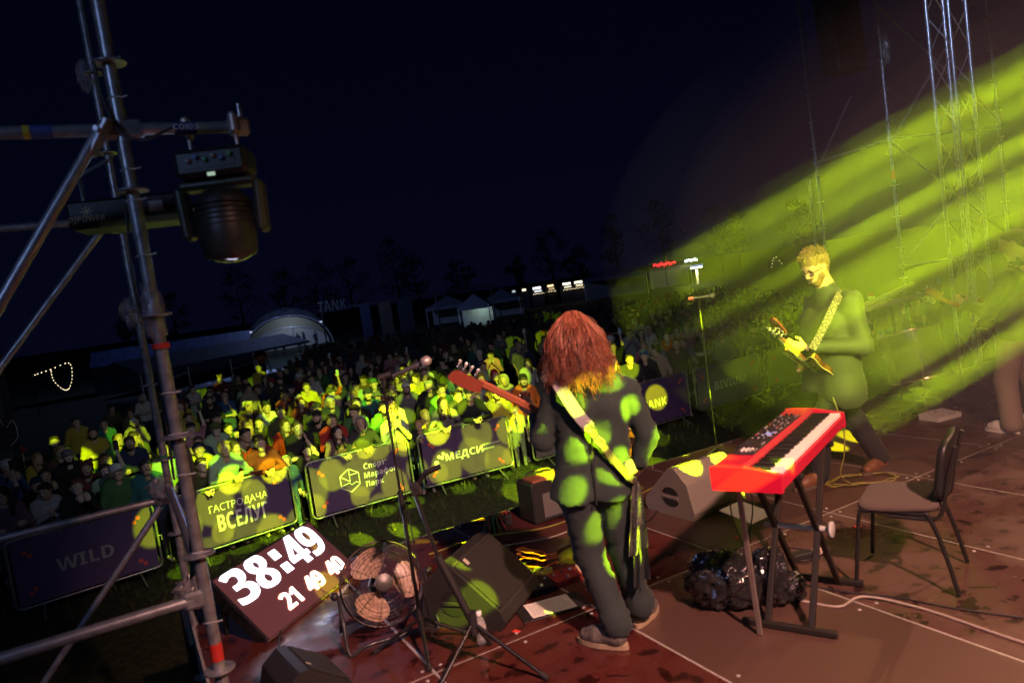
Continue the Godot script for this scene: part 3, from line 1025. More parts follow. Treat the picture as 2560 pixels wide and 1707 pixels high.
func tree(at: Vector3, h: float, sd: int) -> void:
	var r := RandomNumberGenerator.new()
	r.seed = sd
	var shape: String = ["round", "spreading", "narrow"][sd % 3]
	var t := thing("tree", at, "dark %s leafy tree on the far edge of the field" % shape, "tree", "trees beyond the field")
	var tb := MB.new()
	tb.tube([Vector3.ZERO, Vector3(0.1, h * 0.3, 0), Vector3(-0.1, h * 0.7, 0.1)], [0.28, 0.2, 0.08], 7)
	for k in 6:
		var a := r.randf() * TAU
		var y := h * r.randf_range(0.3, 0.6)
		tb.tube([Vector3(0, y, 0), Vector3(cos(a) * h * 0.14, y + h * 0.1, sin(a) * h * 0.14), Vector3(cos(a) * h * 0.22, y + h * 0.22, sin(a) * h * 0.22)], [0.11, 0.07, 0.03], 5)
	obj("trunk", tb, mat("bark", Color(0.06, 0.045, 0.03), 0.9), t)
	var cb := MB.new()
	var wide: float = [0.3, 0.38, 0.22][sd % 3]
	for c in 26:
		var a := r.randf() * TAU
		var q := sqrt(r.randf())
		var y := r.randf_range(0.28, 0.95)
		var rad := wide * h * sin(clampf((y - 0.15) / 0.85, 0.05, 0.97) * PI) * q
		var cc := Vector3(cos(a) * rad, y * h, sin(a) * rad)
		var cr := h * r.randf_range(0.06, 0.12)
		for l in 34:
			var dv := Vector3(r.randfn(), r.randfn() * 0.7, r.randfn()).normalized() * cr * pow(r.randf(), 0.4)
			var s := r.randf_range(0.12, 0.26)
			var e1 := Vector3(r.randfn(), r.randfn(), r.randfn()).normalized() * s
			var e2 := e1.cross(Vector3(r.randfn(), r.randfn(), r.randfn()).normalized()).normalized() * s * 0.6
			var p := cc + dv
			cb.tri(p - e1, p + e2, p + e1)
			cb.tri(p - e1, p + e1, p - e2)
	obj("crown", cb, mat("leaves", Color(0.045, 0.06, 0.03), 0.8), t)


# ---------------------------------------------------------------- scaffolds and rigging
const P1 := Vector3(-1.41, 0, -3.0)

func rosette(b: MB, at: Vector3) -> void:
	b.lathe([Vector2(0.025, -0.005), Vector2(0.062, -0.005), Vector2(0.064, 0.0), Vector2(0.062, 0.005), Vector2(0.025, 0.005)], 16, Transform3D(Basis.IDENTITY, at))

func standard(t: Node3D, at: Vector3, y0: float, y1: float, first := 0.0) -> void:
	var b := MB.new()
	b.tube([Vector3(at.x, y0, at.z), Vector3(at.x, (y0 + y1) / 2, at.z), Vector3(at.x, y1, at.z)], 0.02415, 16)
	var o := obj("standard", b, steel(), t)
	var y := y0 + 0.17 + first
	while y < y1:
		var rb := MB.new()
		rosette(rb, Vector3(at.x, y, at.z))
		obj("rosette", rb, steel(), o)
		y += 0.5
	var jy := y0 + 2.0
	while jy < y1:
		var jb := MB.new()
		jb.tube([Vector3(at.x, jy, at.z), Vector3(at.x, jy + 0.16, at.z)], 0.0272, 16)
		obj("spigot_sleeve", jb, steel(), o)
		jy += 2.0

func ledger(t: Node3D, a: Vector3, b: Vector3, r := 0.02415, called := "ledger", ends := 3) -> Node3D:
	var m := MB.new()
	m.tube([a, (a + b) * 0.5, b], r, 14)
	var o := obj(called, m, steel(), t)
	var d := (b - a).normalized()
	for k in 2:
		if not (ends & (1 << k)):
			continue
		var p: Vector3 = a if k == 0 else b
		var s: float = -1.0 if k == 0 else 1.0
		var w := MB.new()
		var bs := Basis.looking_at(d * s, Vector3.UP if absf(d.y) < 0.9 else Vector3.RIGHT)
		w.cbox(p + d * s * 0.005, Vector3(0.045, 0.075, 0.09), 0.012, bs)
		w.cbox(p + d * s * 0.02 + Vector3(0, 0.03, 0), Vector3(0.008, 0.13, 0.035), 0.002, Basis.IDENTITY)
		obj("wedge_head", w, steel(), o)
	return o

func tape(t: Node3D, a: Vector3, d: Vector3, w: float, c: Material, r := 0.0262, called := "tape") -> Node3D:
	var b := MB.new()
	b.tube([a - d * w * 0.5, a + d * w * 0.5], r, 14, false)
	return obj(called, b, c, t)

func film_lump(t: Node3D, at: Vector3, size: Vector3, sd: int) -> void:
	var b := MB.new()
	var nz := FastNoiseLite.new()
	nz.seed = sd
	nz.frequency = 9.0
	nz.fractal_type = FastNoiseLite.FRACTAL_RIDGED
	var rows := []
	for i in 15:
		var row := []
		var a := -PI / 2 + PI * i / 14.0
		for j in 20:
			var g := -TAU * j / 20.0
			var dv := Vector3(cos(a) * cos(g), sin(a), cos(a) * sin(g))
			var k := 0.5 + 0.75 * nz.get_noise_3d(dv.x * 0.22, dv.y * 0.3, dv.z * 0.22)
			row.append(at + dv * size * k)
		rows.append(row)
	b.grid(rows, true)
	var m := mat("cling_film", Color(0.55, 0.52, 0.55), 0.22, 0.0, {})
	m.transparency = BaseMaterial3D.TRANSPARENCY_ALPHA
	m.albedo_color.a = 0.16
	obj("cling_film", b, m, t)

func build_scaffold_left() -> void:
	var p2 := P1 - SV * 2.07
	var t := thing("scaffold_tower", Vector3.ZERO, "galvanised ring scaffold tower beside the glowing stage clock", "scaffold")
	standard(t, P1, GROUND, 6.3, 0.02)
	standard(t, p2, GROUND, 5.4, 0.12)
	var uy := Vector3(0, 2.78, 0)
	ledger(t, P1 + uy + SU * 0.04, P1 + uy + SU * 0.44, 0.02415, "ledger", 3)
	ledger(t, P1 + uy - SU * 1.5, P1 + uy - SU * 0.04, 0.02415, "ledger", 2)
	ledger(t, P1 + Vector3(0, 0.86, 0) - SU * 1.6, P1 + Vector3(0, 0.86, 0) - SU * 0.05, 0.02415, "ledger", 2)
	ledger(t, p2 + Vector3(0, 0.88, 0) - SU * 2.4, p2 + Vector3(0, 0.88, 0) - SU * 0.05, 0.02415, "ledger", 2)
	ledger(t, p2 + Vector3(0, 2.72, 0) - SU * 2.4, p2 + Vector3(0, 2.72, 0) - SU * 0.05, 0.02415, "ledger", 2)
	ledger(t, p2 + Vector3(0, 0.95, 0) + SV * 0.05, P1 + Vector3(0, 0.95, 0) - SV * 0.05, 0.02415, "ledger", 3)
	ledger(t, P1 + Vector3(0, 2.79, 0.03) - SU * 0.05, P1 + Vector3(0, 0.74, 0.03) - SU * 1.47, 0.0215, "brace", 0)
	ledger(t, p2 + Vector3(0, 2.68, 0.03) - SU * 0.08, p2 + Vector3(0, 0.60, 0.03) - SU * 1.9, 0.0215, "brace", 0)
	ledger(t, p2 + Vector3(0, 0.84, 0.03) - SU * 0.06, p2 + Vector3(0, -1.2, 0.03) - SU * 1.9, 0.0215, "brace", 0)
	# flattened brace end and its bolt
	var fl := MB.new()
	fl.cbox(P1 + Vector3(0.0, 2.745, 0.04) - SU * 0.06, Vector3(0.018, 0.16, 0.055), 0.004, Basis(Vector3(0, 0, 1), -0.62))
	fl.tube([P1 + Vector3(0, 2.77, 0.02) - SU * 0.05, P1 + Vector3(0, 2.77, 0.09) - SU * 0.05], 0.011, 8)
	obj("brace_end", fl, steel(), t)
	var redt := mat("tape_red", Color(0.5, 0.03, 0.02), 0.5)
	tape(t, P1 + Vector3(0, 2.45, 0), Vector3.UP, 0.035, redt)
	tape(t, P1 + Vector3(0, 0.62, 0), Vector3.UP, 0.075, redt)
	tape(t, P1 + Vector3(0, 1.915, 0), Vector3.UP, 0.022, redt, 0.034)
	tape(t, p2 + Vector3(0, 2.45, 0), Vector3.UP, 0.03, redt)
	tape(t, p2 + Vector3(0, 1.16, 0), Vector3.UP, 0.02, mat("tape_green", Color(0.02, 0.2, 0.08), 0.5))
	tape(t, P1 + uy - SU * 0.27, SU, 0.07, mat("sticker_blue", Color(0.05, 0.08, 0.25), 0.5), 0.0262, "sticker")
	tape(t, P1 + uy - SU * 0.32, SU, 0.022, mat("sticker_yellow", Color(0.5, 0.42, 0.03), 0.5), 0.0263, "sticker")
	tape(t, P1 + uy + SU * 0.235, SU, 0.085, mat("sticker_navy", Color(0.03, 0.03, 0.12), 0.5), 0.0262, "sticker")
	var st := obj("lettering", words("СОЮЗ", 0.032, 0.001), mat("sticker_white", Color(0.6, 0.6, 0.65), 0.6), t)
	st.transform = Transform3D(Basis(SU, Vector3.UP, SV), P1 + uy + SU * 0.235 + SV * 0.0268)
	film_lump(t, P1 + Vector3(0, 2.05, 0.01), Vector3(0.05, 0.14, 0.05), 3)
	film_lump(t, p2 + Vector3(-0.03, 2.12, 0.02), Vector3(0.08, 0.11, 0.08), 8)
	film_lump(t, p2 + Vector3(-0.02, 0.96, 0.06), Vector3(0.10, 0.09, 0.08), 5)
	film_lump(t, p2 + Vector3(0.02, 0.24, 0.05), Vector3(0.11, 0.12, 0.10), 12)
	film_lump(t, p2 + Vector3(-0.04, 3.62, 0.03), Vector3(0.06, 0.11, 0.05), 14)
	# cable ties
	for y in [3.05, 2.9, 2.62, 2.5, 2.28, 1.72, 1.55, 1.38, 1.05, 0.75]:
		var tb := MB.new()
		tb.tube([P1 + Vector3(-0.027, y, 0.012), P1 + Vector3(0.0, y + 0.004, 0.029), P1 + Vector3(0.03, y, 0.012), P1 + Vector3(0.055, y + 0.003, 0.014)], 0.003, 5)
		obj("cable_tie", tb, mat("tie_white", Color(0.5, 0.5, 0.5), 0.5), t)
	# cables hung along the posts
	var cab := [[[P1 + Vector3(-0.04, 5.2, 0), P1 + Vector3(-0.05, 3.3, 0.02), P1 + Vector3(-0.02, 2.85, 0.04), P1 + Vector3(0.08, 2.72, 0.06), P1 + Vector3(0.2, 2.76, 0.0)], 0.006],
		[[P1 + Vector3(-0.03, 2.7, -0.03), P1 + Vector3(-0.055, 2.4, -0.02), P1 + Vector3(-0.06, 2.1, 0.0), P1 + Vector3(-0.02, 1.8, -0.04), P1 + Vector3(-0.04, 1.2, -0.04)], 0.005],
		[[p2 + Vector3(0.06, 4.8, 0), p2 + Vector3(0.07, 3.0, 0), p2 + Vector3(0.08, 2.0, 0.02), p2 + Vector3(0.05, 1.0, 0.02)], 0.008],
		[[P1 + Vector3(-0.05, 1.95, -0.1), P1 + Vector3(-0.07, 1.6, -0.1), P1 + Vector3(-0.02, 1.4, -0.12), P1 + Vector3(-0.06, 1.1, -0.1), P1 + Vector3(-0.1, 0.9, -0.12)], 0.013]]
	for c in cab:
		var cb := MB.new()
		cb.tube(arc(c[0], 8), c[1], 7)
		tag(obj("power_cable", cb, mat("cable_black", Color(0.02, 0.02, 0.022), 0.5)), "black power cable tied along the scaffold tower posts", "cable", "cables tied to the scaffold tower")
	# moving head hanging from the ledger end
	moving_head(P1 + uy + SU * 0.33 + Vector3(0.0, -0.03, 0), 0.1, "black moving head lamp hanging lens down from the scaffold ledger", false)
	# smoke machine on the ledger behind
	var fm := thing("smoke_machine", Vector3(-1.72, 2.55, -3.62), "flat black smoke machine strapped behind the scaffold post", "smoke machine", "", 0.25)
	var b := MB.new()
	b.cbox(Vector3(0, 0, 0), Vector3(0.5, 0.13, 0.26), 0.012)
	obj("case", b, black_metal(), fm)
	var lt := obj("lettering", words("DJPOWER", 0.035, 0.001), mat("print_olive", Color(0.35, 0.38, 0.2), 0.6), fm)
	lt.position = Vector3(-0.17, -0.02, 0.1315)
	var star := MB.new()
	for k in 4:
		star.box(Vector3(-0.165, 0.012, 0.131), Vector3(0.05, 0.004, 0.002), Basis(Vector3(0, 0, 1), k * PI / 4))
	obj("star_mark", star, mat("print_olive", Color.WHITE), fm)
	var lb := MB.new()
	lb.box(Vector3(0.13, 0.005, 0.131), Vector3(0.06, 0.05, 0.002))
	obj("rating_plate", lb, mat("print_grey", Color(0.3, 0.3, 0.32), 0.6), fm)
	var ht := MB.new()
	ht.box(Vector3(0.06, -0.05, 0.12), Vector3(0.36, 0.025, 0.03))
	obj("vent_strip", ht, mat("vent_olive", Color(0.08, 0.09, 0.02), 0.6), fm)
	var nzz := MB.new()
	nzz.tube([Vector3(0.25, 0.0, 0), Vector3(0.29, 0.0, 0)], 0.02, 8)
	obj("nozzle", nzz, steel(), fm)
	var hng := MB.new()
	hng.tube([Vector3(-0.2, 0.06, 0), Vector3(-0.2, 0.2, 0), Vector3(-0.02, 0.22, 0.2)], 0.01, 6)
	obj("bracket", hng, steel(), fm)
	# rear of a video wall standing further left
	var lw := thing("video_wall", Vector3(-9.75, GROUND, -13.3), "dark rear of a stacked video wall with dangling cables", "video wall", "", 0.62)
	for i in 2:
		for j in 5:
			var cb := MB.new()
			cb.cbox(Vector3(-0.28 + 0.56 * i, 0.55 + 1.06 * j, 0), Vector3(0.54, 1.04, 0.09), 0.01)
			var pn := obj("cabinet", cb, black_metal(), lw)
			var cv := MB.new()
			cv.cbox(Vector3(-0.28 + 0.56 * i, 0.6 + 1.06 * j, 0.07), Vector3(0.3, 0.5, 0.06), 0.01)
			for s in [-1, 1]:
				cv.tube([Vector3(-0.28 + 0.56 * i + 0.2 * s, 0.12 + 1.06 * j, 0.07), Vector3(-0.28 + 0.56 * i + 0.2 * s, 1.0 + 1.06 * j, 0.07)], 0.012, 6)
			obj("rear_cover", cv, mat("cover_dark", Color(0.03, 0.032, 0.036), 0.5), pn)
	for c in [[Vector3(-0.2, 4.2, 0.12), Vector3(0.12, 3.3, 0.14), Vector3(0.2, 2.9, 0.13), Vector3(0.36, 2.35, 0.13)], [Vector3(0.4, 2.3, 0.13), Vector3(0.52, 2.4, 0.15), Vector3(0.54, 2.1, 0.14), Vector3(0.4, 1.95, 0.13)]]:
		var cb := MB.new()
		cb.tube(arc(c, 6), 0.009, 6)
		obj("white_cable", cb, mat("cable_white", Color(0.5, 0.5, 0.5), 0.6), lw)
	var rl := MB.new()
	rl.cbox(Vector3(-0.25, 3.2, 0.12), Vector3(0.02, 0.045, 0.02), 0.004)
	obj("indicator_lamp", rl, glow("led_red", Color(1.0, 0.05, 0.02), 3.0), lw)
	var gl := MB.new()
	gl.box(Vector3(-0.25, 3.05, 0.12), Vector3(0.05, 0.04, 0.01))
	obj("indicator_lamp", gl, glow("led_green", Color(0.02, 0.12, 0.04), 1.0), lw)
	var at := obj("lettering", words("A80", 0.16, 0.002, false), mat("chalk", Color(0.3, 0.3, 0.3), 0.8), lw)
	at.position = Vector3(-0.28, 3.65, 0.102)

func moving_head(at: Vector3, turn: float, label: String, lit: bool, aim := Vector3.DOWN) -> Node3D:
	var t := thing("moving_head_lamp", at, label, "stage lamp", "", turn)
	var dark := mat("fixture_black", Color(0.03, 0.032, 0.028), 0.42, 0.1, {"tex": tx_grain, "scale": 6.0})
	for x in [-0.09, 0.1]:
		var c := MB.new()
		c.cbox(Vector3(x, 0.035, 0), Vector3(0.035, 0.09, 0.075), 0.012)
		c.tube([Vector3(x, -0.06, 0), Vector3(x, 0.02, 0)], 0.009, 8)
		obj("hook_clamp", c, mat("clamp_alu", Color(0.5, 0.4, 0.36), 0.4, 0.7), t)
	var b := MB.new()
	b.cbox(Vector3(0, -0.125, 0), Vector3(0.29, 0.115, 0.2), 0.02)
	var base := obj("base", b, dark, t)
	var pn := MB.new()
	pn.box(Vector3(0, -0.12, 0.1012), Vector3(0.2, 0.06, 0.003))
	obj("connector_panel", pn, mat("panel_dark", Color(0.012, 0.014, 0.012), 0.4), base)
	for k in 6:
		var kk := MB.new()
		kk.lathe([Vector2(0.011, 0), Vector2(0.011, 0.012), Vector2(0.006, 0.013), Vector2(0.0005, 0.013)], 8, Transform3D(Basis(Vector3.RIGHT, PI / 2), Vector3(-0.082 + 0.033 * k, -0.118 + 0.012 * (k % 2), 0.102)))
		obj("connector", kk, mat("connector%d" % (k % 3), [Color(0.2, 0.2, 0.2), Color(0.05, 0.12, 0.3), Color(0.04, 0.25, 0.1)][k % 3], 0.4), base)
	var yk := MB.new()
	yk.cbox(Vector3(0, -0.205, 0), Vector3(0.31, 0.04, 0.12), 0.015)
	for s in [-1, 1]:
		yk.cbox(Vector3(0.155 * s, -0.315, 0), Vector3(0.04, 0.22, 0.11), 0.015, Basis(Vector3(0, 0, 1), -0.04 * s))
	obj("yoke", yk, mat("fixture_green_sheen", Color(0.035, 0.04, 0.025), 0.4), t)  # black yoke, the greenish reflection is mixed into its colour
	var lk := MB.new()
	lk.box(Vector3(0.0, -0.178, 0.104), Vector3(0.03, 0.014, 0.006))
	obj("display", lk, glow("fixture_display", Color(0.5, 0.7, 0.5), 0.6), t)
	var hx := Transform3D(Basis.IDENTITY, Vector3(0, -0.36, 0))
	if lit:
		hx.basis = Basis(Quaternion(Vector3.DOWN, aim))
	var h := MB.new()
	h.lathe([Vector2(0.0005, 0.13), Vector2(0.075, 0.125), Vector2(0.105, 0.09), Vector2(0.118, 0.0), Vector2(0.118, -0.06), Vector2(0.11, -0.13), Vector2(0.098, -0.15), Vector2(0.092, -0.15)].duplicate(), 24, hx)
	var hd := obj("head", h, dark, t)
	var rb := MB.new()
	for k in 5:
		rb.lathe([Vector2(0.117, -0.02 + 0.022 * k), Vector2(0.123, -0.015 + 0.022 * k), Vector2(0.117, -0.01 + 0.022 * k)], 24, hx)
	obj("cooling_rib", rb, dark, hd)
	var ln := MB.new()
	ln.lathe([Vector2(0.0005, -0.176), Vector2(0.04, -0.172), Vector2(0.075, -0.16), Vector2(0.092, -0.146), Vector2(0.094, -0.13)], 24, hx)
	obj("lens", ln, mat("fixture_lens", Color(0.05, 0.055, 0.06), 0.06, 0.0, {"coat": 1.0}) if not lit else glow("lens_green", Color(0.6, 1.0, 0.0), 3.0), hd)
	return t

func build_scaffold_right() -> void:
	# lattice tower at the far stage corner
	var t := thing("truss_tower", Vector3(5.75, 0, -9.15), "slender aluminium lattice tower at the far stage corner", "truss tower", "", 0.35)
	var alu := mat("truss_alu", Color(0.55, 0.56, 0.6), 0.35, 0.8, {"tex": tx_floor, "scale": 3.0})
	var cs := [Vector3(-0.145, 0, -0.145), Vector3(0.145, 0, -0.145), Vector3(0.145, 0, 0.145), Vector3(-0.145, 0, 0.145)]
	for c in cs:
		var b := MB.new()
		b.tube([c, c + Vector3(0, 8.0, 0)], 0.022, 10)
		obj("chord", b, alu, t)
	for k in 4:
		var y := 0.15
		var up := true
		while y < 7.8:
			var b := MB.new()
			var a: Vector3 = cs[k]
			var e: Vector3 = cs[(k + 1) % 4]
			b.tube([a + Vector3(0, y if up else y + 0.42, 0), e + Vector3(0, y + 0.42 if up else y, 0)], 0.009, 6)
			obj("lacing", b, alu, t)
			y += 0.48
			up = not up
	var s := thing("scaffold_tower", Vector3.ZERO, "thin ring scaffold tower seen through the green smoke", "scaffold")
	var q := Vector3(6.45, 0, -12.0)
	var qs := [q, q + Vector3(2.1, 0, -0.5), q + Vector3(0.3, 0, 2.1) * -1.0, q + Vector3(-0.9, 0, -2.4)]
	for p in qs.slice(0, 3):
		standard(s, p, GROUND, 7.5, 0.1)
	ledger(s, q + Vector3(0, 3.35, 0), qs[1] + Vector3(0, 3.35, 0))
	ledger(s, q + Vector3(0, 1.3, 0), qs[1] + Vector3(0, 1.3, 0))
	ledger(s, q + Vector3(0, 3.35, 0), qs[2] + Vector3(0, 3.35, 0))
	ledger(s, q + Vector3(0, 3.3, 0.04), qs[1] + Vector3(0.1, 5.9, 0.04), 0.0215, "brace", 0)
	ledger(s, q + Vector3(0, 3.3, 0.06), qs[1] + Vector3(0.1, 1.4, 0.06), 0.0215, "brace", 0)
	ledger(s, q + Vector3(0, 5.5, -0.04), qs[1] + Vector3(0.1, 3.4, -0.04), 0.0215, "brace", 0)
	ledger(s, q + Vector3(0, 1.3, -0.04), qs[1] + Vector3(0.1, 3.2, -0.04), 0.0215, "brace", 0)
	tape(s, q + Vector3(0, 2.78, 0), Vector3.UP, 0.14, mat("tape_orange", Color(0.6, 0.12, 0.02), 0.5), 0.0265)
	film_lump(s, q + Vector3(0.05, 4.75, 0.03), Vector3(0.12, 0.3, 0.1), 6)
	# thin lone pole with a guy nearer the edge
	var fp := thing("scaffold_pole", Vector3(5.35, GROUND, -12.6), "thin lone scaffold pole left of the smoky tower", "pole")
	var fb := MB.new()
	fb.tube([Vector3(0, 0, 0), Vector3(0, 4.6, 0)], 0.024, 10)
	obj("tube", fb, steel(), fp)
	var gb := MB.new()
	gb.tube([Vector3(0, 4.5, 0), Vector3(0.95, 5.9, -0.2)], 0.014, 6)
	obj("stay", gb, steel(), fp)
	# line array hung at the top
	var la := thing("line_array", Vector3(6.15, 4.6, -12.6), "black speaker cabinets hung beside the smoky tower", "loudspeaker", "", 0.3)
	for k in 5:
		var b := MB.new()
		b.cbox(Vector3(0, 0.17 + 0.34 * k, -0.05 * k * 0.4), Vector3(0.62, 0.32, 0.4), 0.02)
		obj("cabinet", b, black_plastic(), la)

# a can lamp with its bracket on a pole or hung from the truss; the light itself is set with the other lights
func can_lamp(at: Vector3, aim: Vector3, col: Color, label: String, pole_to: float) -> void:
	var d := (aim - at).normalized()
	var t := thing("can_lamp", at, label, "stage lamp")
	var xf := Transform3D(Basis(Quaternion(Vector3.DOWN, d)), -d * 0.22)
	var b := MB.new()
	b.lathe([Vector2(0.0005, 0.16), Vector2(0.07, 0.15), Vector2(0.1, 0.08), Vector2(0.1, -0.16), Vector2(0.104, -0.165), Vector2(0.095, -0.165), Vector2(0.094, -0.1)], 20, xf)
	obj("can", b, black_metal(), t)
	var l := MB.new()
	l.lathe([Vector2(0.0005, -0.15), Vector2(0.06, -0.145), Vector2(0.093, -0.13)], 20, xf)
	obj("lens", l, glow("lens_%s" % col.to_html(false), Color(col.srgb_to_linear()), 2.0), t)
	var y := MB.new()
	var sd := d.cross(Vector3.UP).normalized()
	var top := Vector3(0, 0.22 if pole_to > at.y else -0.22, 0)
	for s in [-1.0, 1.0]:
		y.tube([-d * 0.22 + sd * 0.115 * s, -d * 0.22 + sd * 0.115 * s + top, -d * 0.22 + top], 0.01, 6)
	obj("bracket", y, black_metal(), t)
	var p := MB.new()
	p.tube([-d * 0.22 + top, Vector3(0, pole_to - at.y, 0) - d * 0.22 * Vector3(1, 0, 1)], 0.022, 8)
	obj("pole", p, steel(), t)

func build_lamps() -> void:
	# truss above the stage front, carried by the scaffold post
	var t := thing("roof_truss", P1 + Vector3(0, 6.1, 0), "aluminium lattice truss above the stage front carrying lamps", "truss")
	t.basis = Basis(SU, Vector3.UP, SV)
	var alu := mat("truss_alu", Color(0.55, 0.56, 0.6), 0.35, 0.8, {"tex": tx_floor, "scale": 3.0})
	for c in [Vector2(0, -0.14), Vector2(0, 0.14), Vector2(0.25, 0.0)]:
		var b := MB.new()
		b.tube([Vector3(-0.2, c.x, c.y), Vector3(5.6, c.x, c.y)], 0.024, 8)
		obj("chord", b, alu, t)
	for k in 20:
		var b := MB.new()
		var x := k * 0.28
		b.tube([Vector3(x, 0, -0.14), Vector3(x + 0.14, 0.25, 0), Vector3(x + 0.28, 0, 0.14)], 0.009, 5)
		obj("lacing", b, alu, t)
	var d1 := (Vector3(-0.2, 0.6, -6.0) - GREEN_LAMP).normalized()
	moving_head(GREEN_LAMP - d1 * 0.21 + Vector3(0, 0.36, 0), 0.0, "green glowing moving head lamp on a pole at the stage side", true, d1)
	var pb := MB.new()
	var f := GREEN_LAMP - d1 * 0.21
	pb.tube([Vector3(f.x + 0.35, 0, f.z), Vector3(f.x + 0.35, f.y + 0.41, f.z), Vector3(f.x - 0.2, f.y + 0.41, f.z)], 0.024, 10)
	tag(obj("lamp_pole", pb, steel()), "steel pole carrying the green moving head at the stage side", "pole")
	var d2 := (Vector3(-4.0, -0.9, -13.6) - GREEN_BACK).normalized()
	moving_head(GREEN_BACK - d2 * 0.21 + Vector3(0, 0.36, 0), 0.0, "green glowing moving head lamp hung from the roof truss", true, d2)
	can_lamp(WARM_FAR, Vector3(1.9, 0, -3.6), Color(1.0, 0.72, 0.56), "warm can lamp on a tall pole beyond the stage", GROUND)
	can_lamp(WARM_NEAR, Vector3(1.3, 0.0, -4.1), Color(1.0, 0.70, 0.62), "warm can lamp on a pole at the back of the stage", 0.0)
	can_lamp(COLD_NEAR, Vector3(-2.0, 1.2, -4.5), Color(0.62, 0.74, 1.0), "cold can lamp on a pole beside the stage", GROUND)
	can_lamp(SPILL, Vector3(-2.2, -1.0, -16.0), Color(0.95, 0.95, 1.0), "white can lamp added under the roof truss as crowd fill", 6.1)  # unseen can added to carry the crowd fill
	can_lamp(COLD_FAR, Vector3(6.6, 3.4, -11.5), Color(0.72, 0.8, 1.0), "pale blue can lamp hung from the roof truss", 6.1)


# ---------------------------------------------------------------- things on the stage
func build_stage_things() -> void:
	stage_clock()
	floor_fan()
	mic_stands()
	monitors()
	keyboard()
	iso_chair()
	small_things()

func stage_clock() -> void:
	var bl := Vector3(-1.74, 0.012, -4.39)
	var ex := Vector3(0.335, 0, -0.941).normalized()
	var ey := Vector3(-0.655, 0.715, -0.233).normalized()
	var ez := ex.cross(ey).normalized()
	ey = ez.cross(ex).normalized()
	var t := thing("stage_clock", bl, "slanted video panel counting 38:49 in bright digits", "clock")
	t.basis = Basis(ex, ey, ez)
	var w := 1.07
	var h := 0.53
	var b := MB.new()
	b.cbox(Vector3(w / 2, h / 2, -0.045), Vector3(w, h, 0.085), 0.004)
	obj("housing", b, black_metal(), t)
	var f := MB.new()
	f.box(Vector3(w / 2, h / 2, -0.001), Vector3(w - 0.008, h - 0.008, 0.004))
	var face := mat("led_face", Color(0.085, 0.03, 0.036), 0.5, 0.0, {"tex": tx_grain, "scale": 40.0})
	face.emission_enabled = true
	face.emission = Color(0.10, 0.030, 0.034).linear_to_srgb()
	face.emission_energy_multiplier = 0.7
	obj("screen", f, face, t)
	var dig := glow("led_white", Color(0.92, 0.93, 1.0), 3.2)
	var rim := glow("led_red_rim", Color(1.0, 0.30, 0.16), 2.6)
	for q in [["38", 0.265, 0.385, 0.355, 1.12], ["49", 0.83, 0.385, 0.355, 1.02]]:
		var o := obj("digits", words(q[0], q[3], 0.002), dig, t)
		o.position = Vector3(q[1], q[2], 0.004)
		o.scale = Vector3(q[4], 1.0, 1.0)
		# heavier stroke
		for k in [Vector3(0.005, 0, 0), Vector3(-0.005, 0, 0)]:
			var o2 := obj("digits", words(q[0], q[3], 0.002), dig, t)
			o2.position = Vector3(q[1], q[2], 0.0042 + 0.0002 * (k.x * 100 + k.y * 50)) + k
			o2.scale = Vector3(q[4], 1.0, 1.0)
	for y in [0.32, 0.445]:
		var c := MB.new()
		c.box(Vector3(0.56, y, 0.004), Vector3(0.075, 0.075, 0.002))
		obj("colon_dot", c, dig, t)
	for q in [["21", 0.39], ["49", 0.65], ["40", 0.91]]:
		for k in [[0.0, 0.0], [0.004, 0.0003], [-0.004, 0.0006]]:
			var o := obj("digits", words(q[0], 0.17, 0.002), glow("led_pale", Color(1.0, 0.86, 0.76), 3.0), t)
			o.position = Vector3(q[1] + k[0], 0.125, 0.0048 + k[1])
		var o3 := obj("digits", words(q[0], 0.17, 0.001), rim, t)
		o3.position = Vector3(q[1], 0.125, 0.003)
		o3.scale = Vector3(1.09, 1.06, 1)
	var fr := MB.new()
	fr.cbox(Vector3(w / 2, h - 0.006, 0.001), Vector3(w, 0.012, 0.012), 0.002)
	for s in [0.006, w - 0.006]:
		fr.cbox(Vector3(s, h / 2 - 0.007, 0.001), Vector3(0.012, h - 0.014, 0.012), 0.002)
	obj("bezel", fr, black_metal(), t)
	var ed := MB.new()
	ed.box(Vector3(w / 2, -0.004, -0.02), Vector3(w, 0.006, 0.045))
	obj("lower_edge", ed, mat("edge_alu", Color(0.5, 0.4, 0.35), 0.35, 0.8), t)
	for s in [0.08, w - 0.08]:
		var lg := MB.new()
		var top := Vector3(s, h - 0.08, -0.09)
		var foot := t.basis.inverse() * Vector3(0, -(t.basis * top).y - 0.01, 0) + top
		lg.tube([top, foot], 0.015, 8)
		obj("prop_leg", lg, black_metal(), t)
	var l := AreaLight3D.new()
	l.name = "clock_light"
	l.area_size = Vector2(w * 0.9, h * 0.5)
	l.light_color = Color(0.72, 0.77, 1.0)
	l.light_energy = 0.30
	l.shadow_enabled = true
	add_child(l)
	l.transform = Transform3D(Basis(-ex, ey, -ez), bl + ex * w * 0.5 + ey * 0.34 + ez * 0.03)

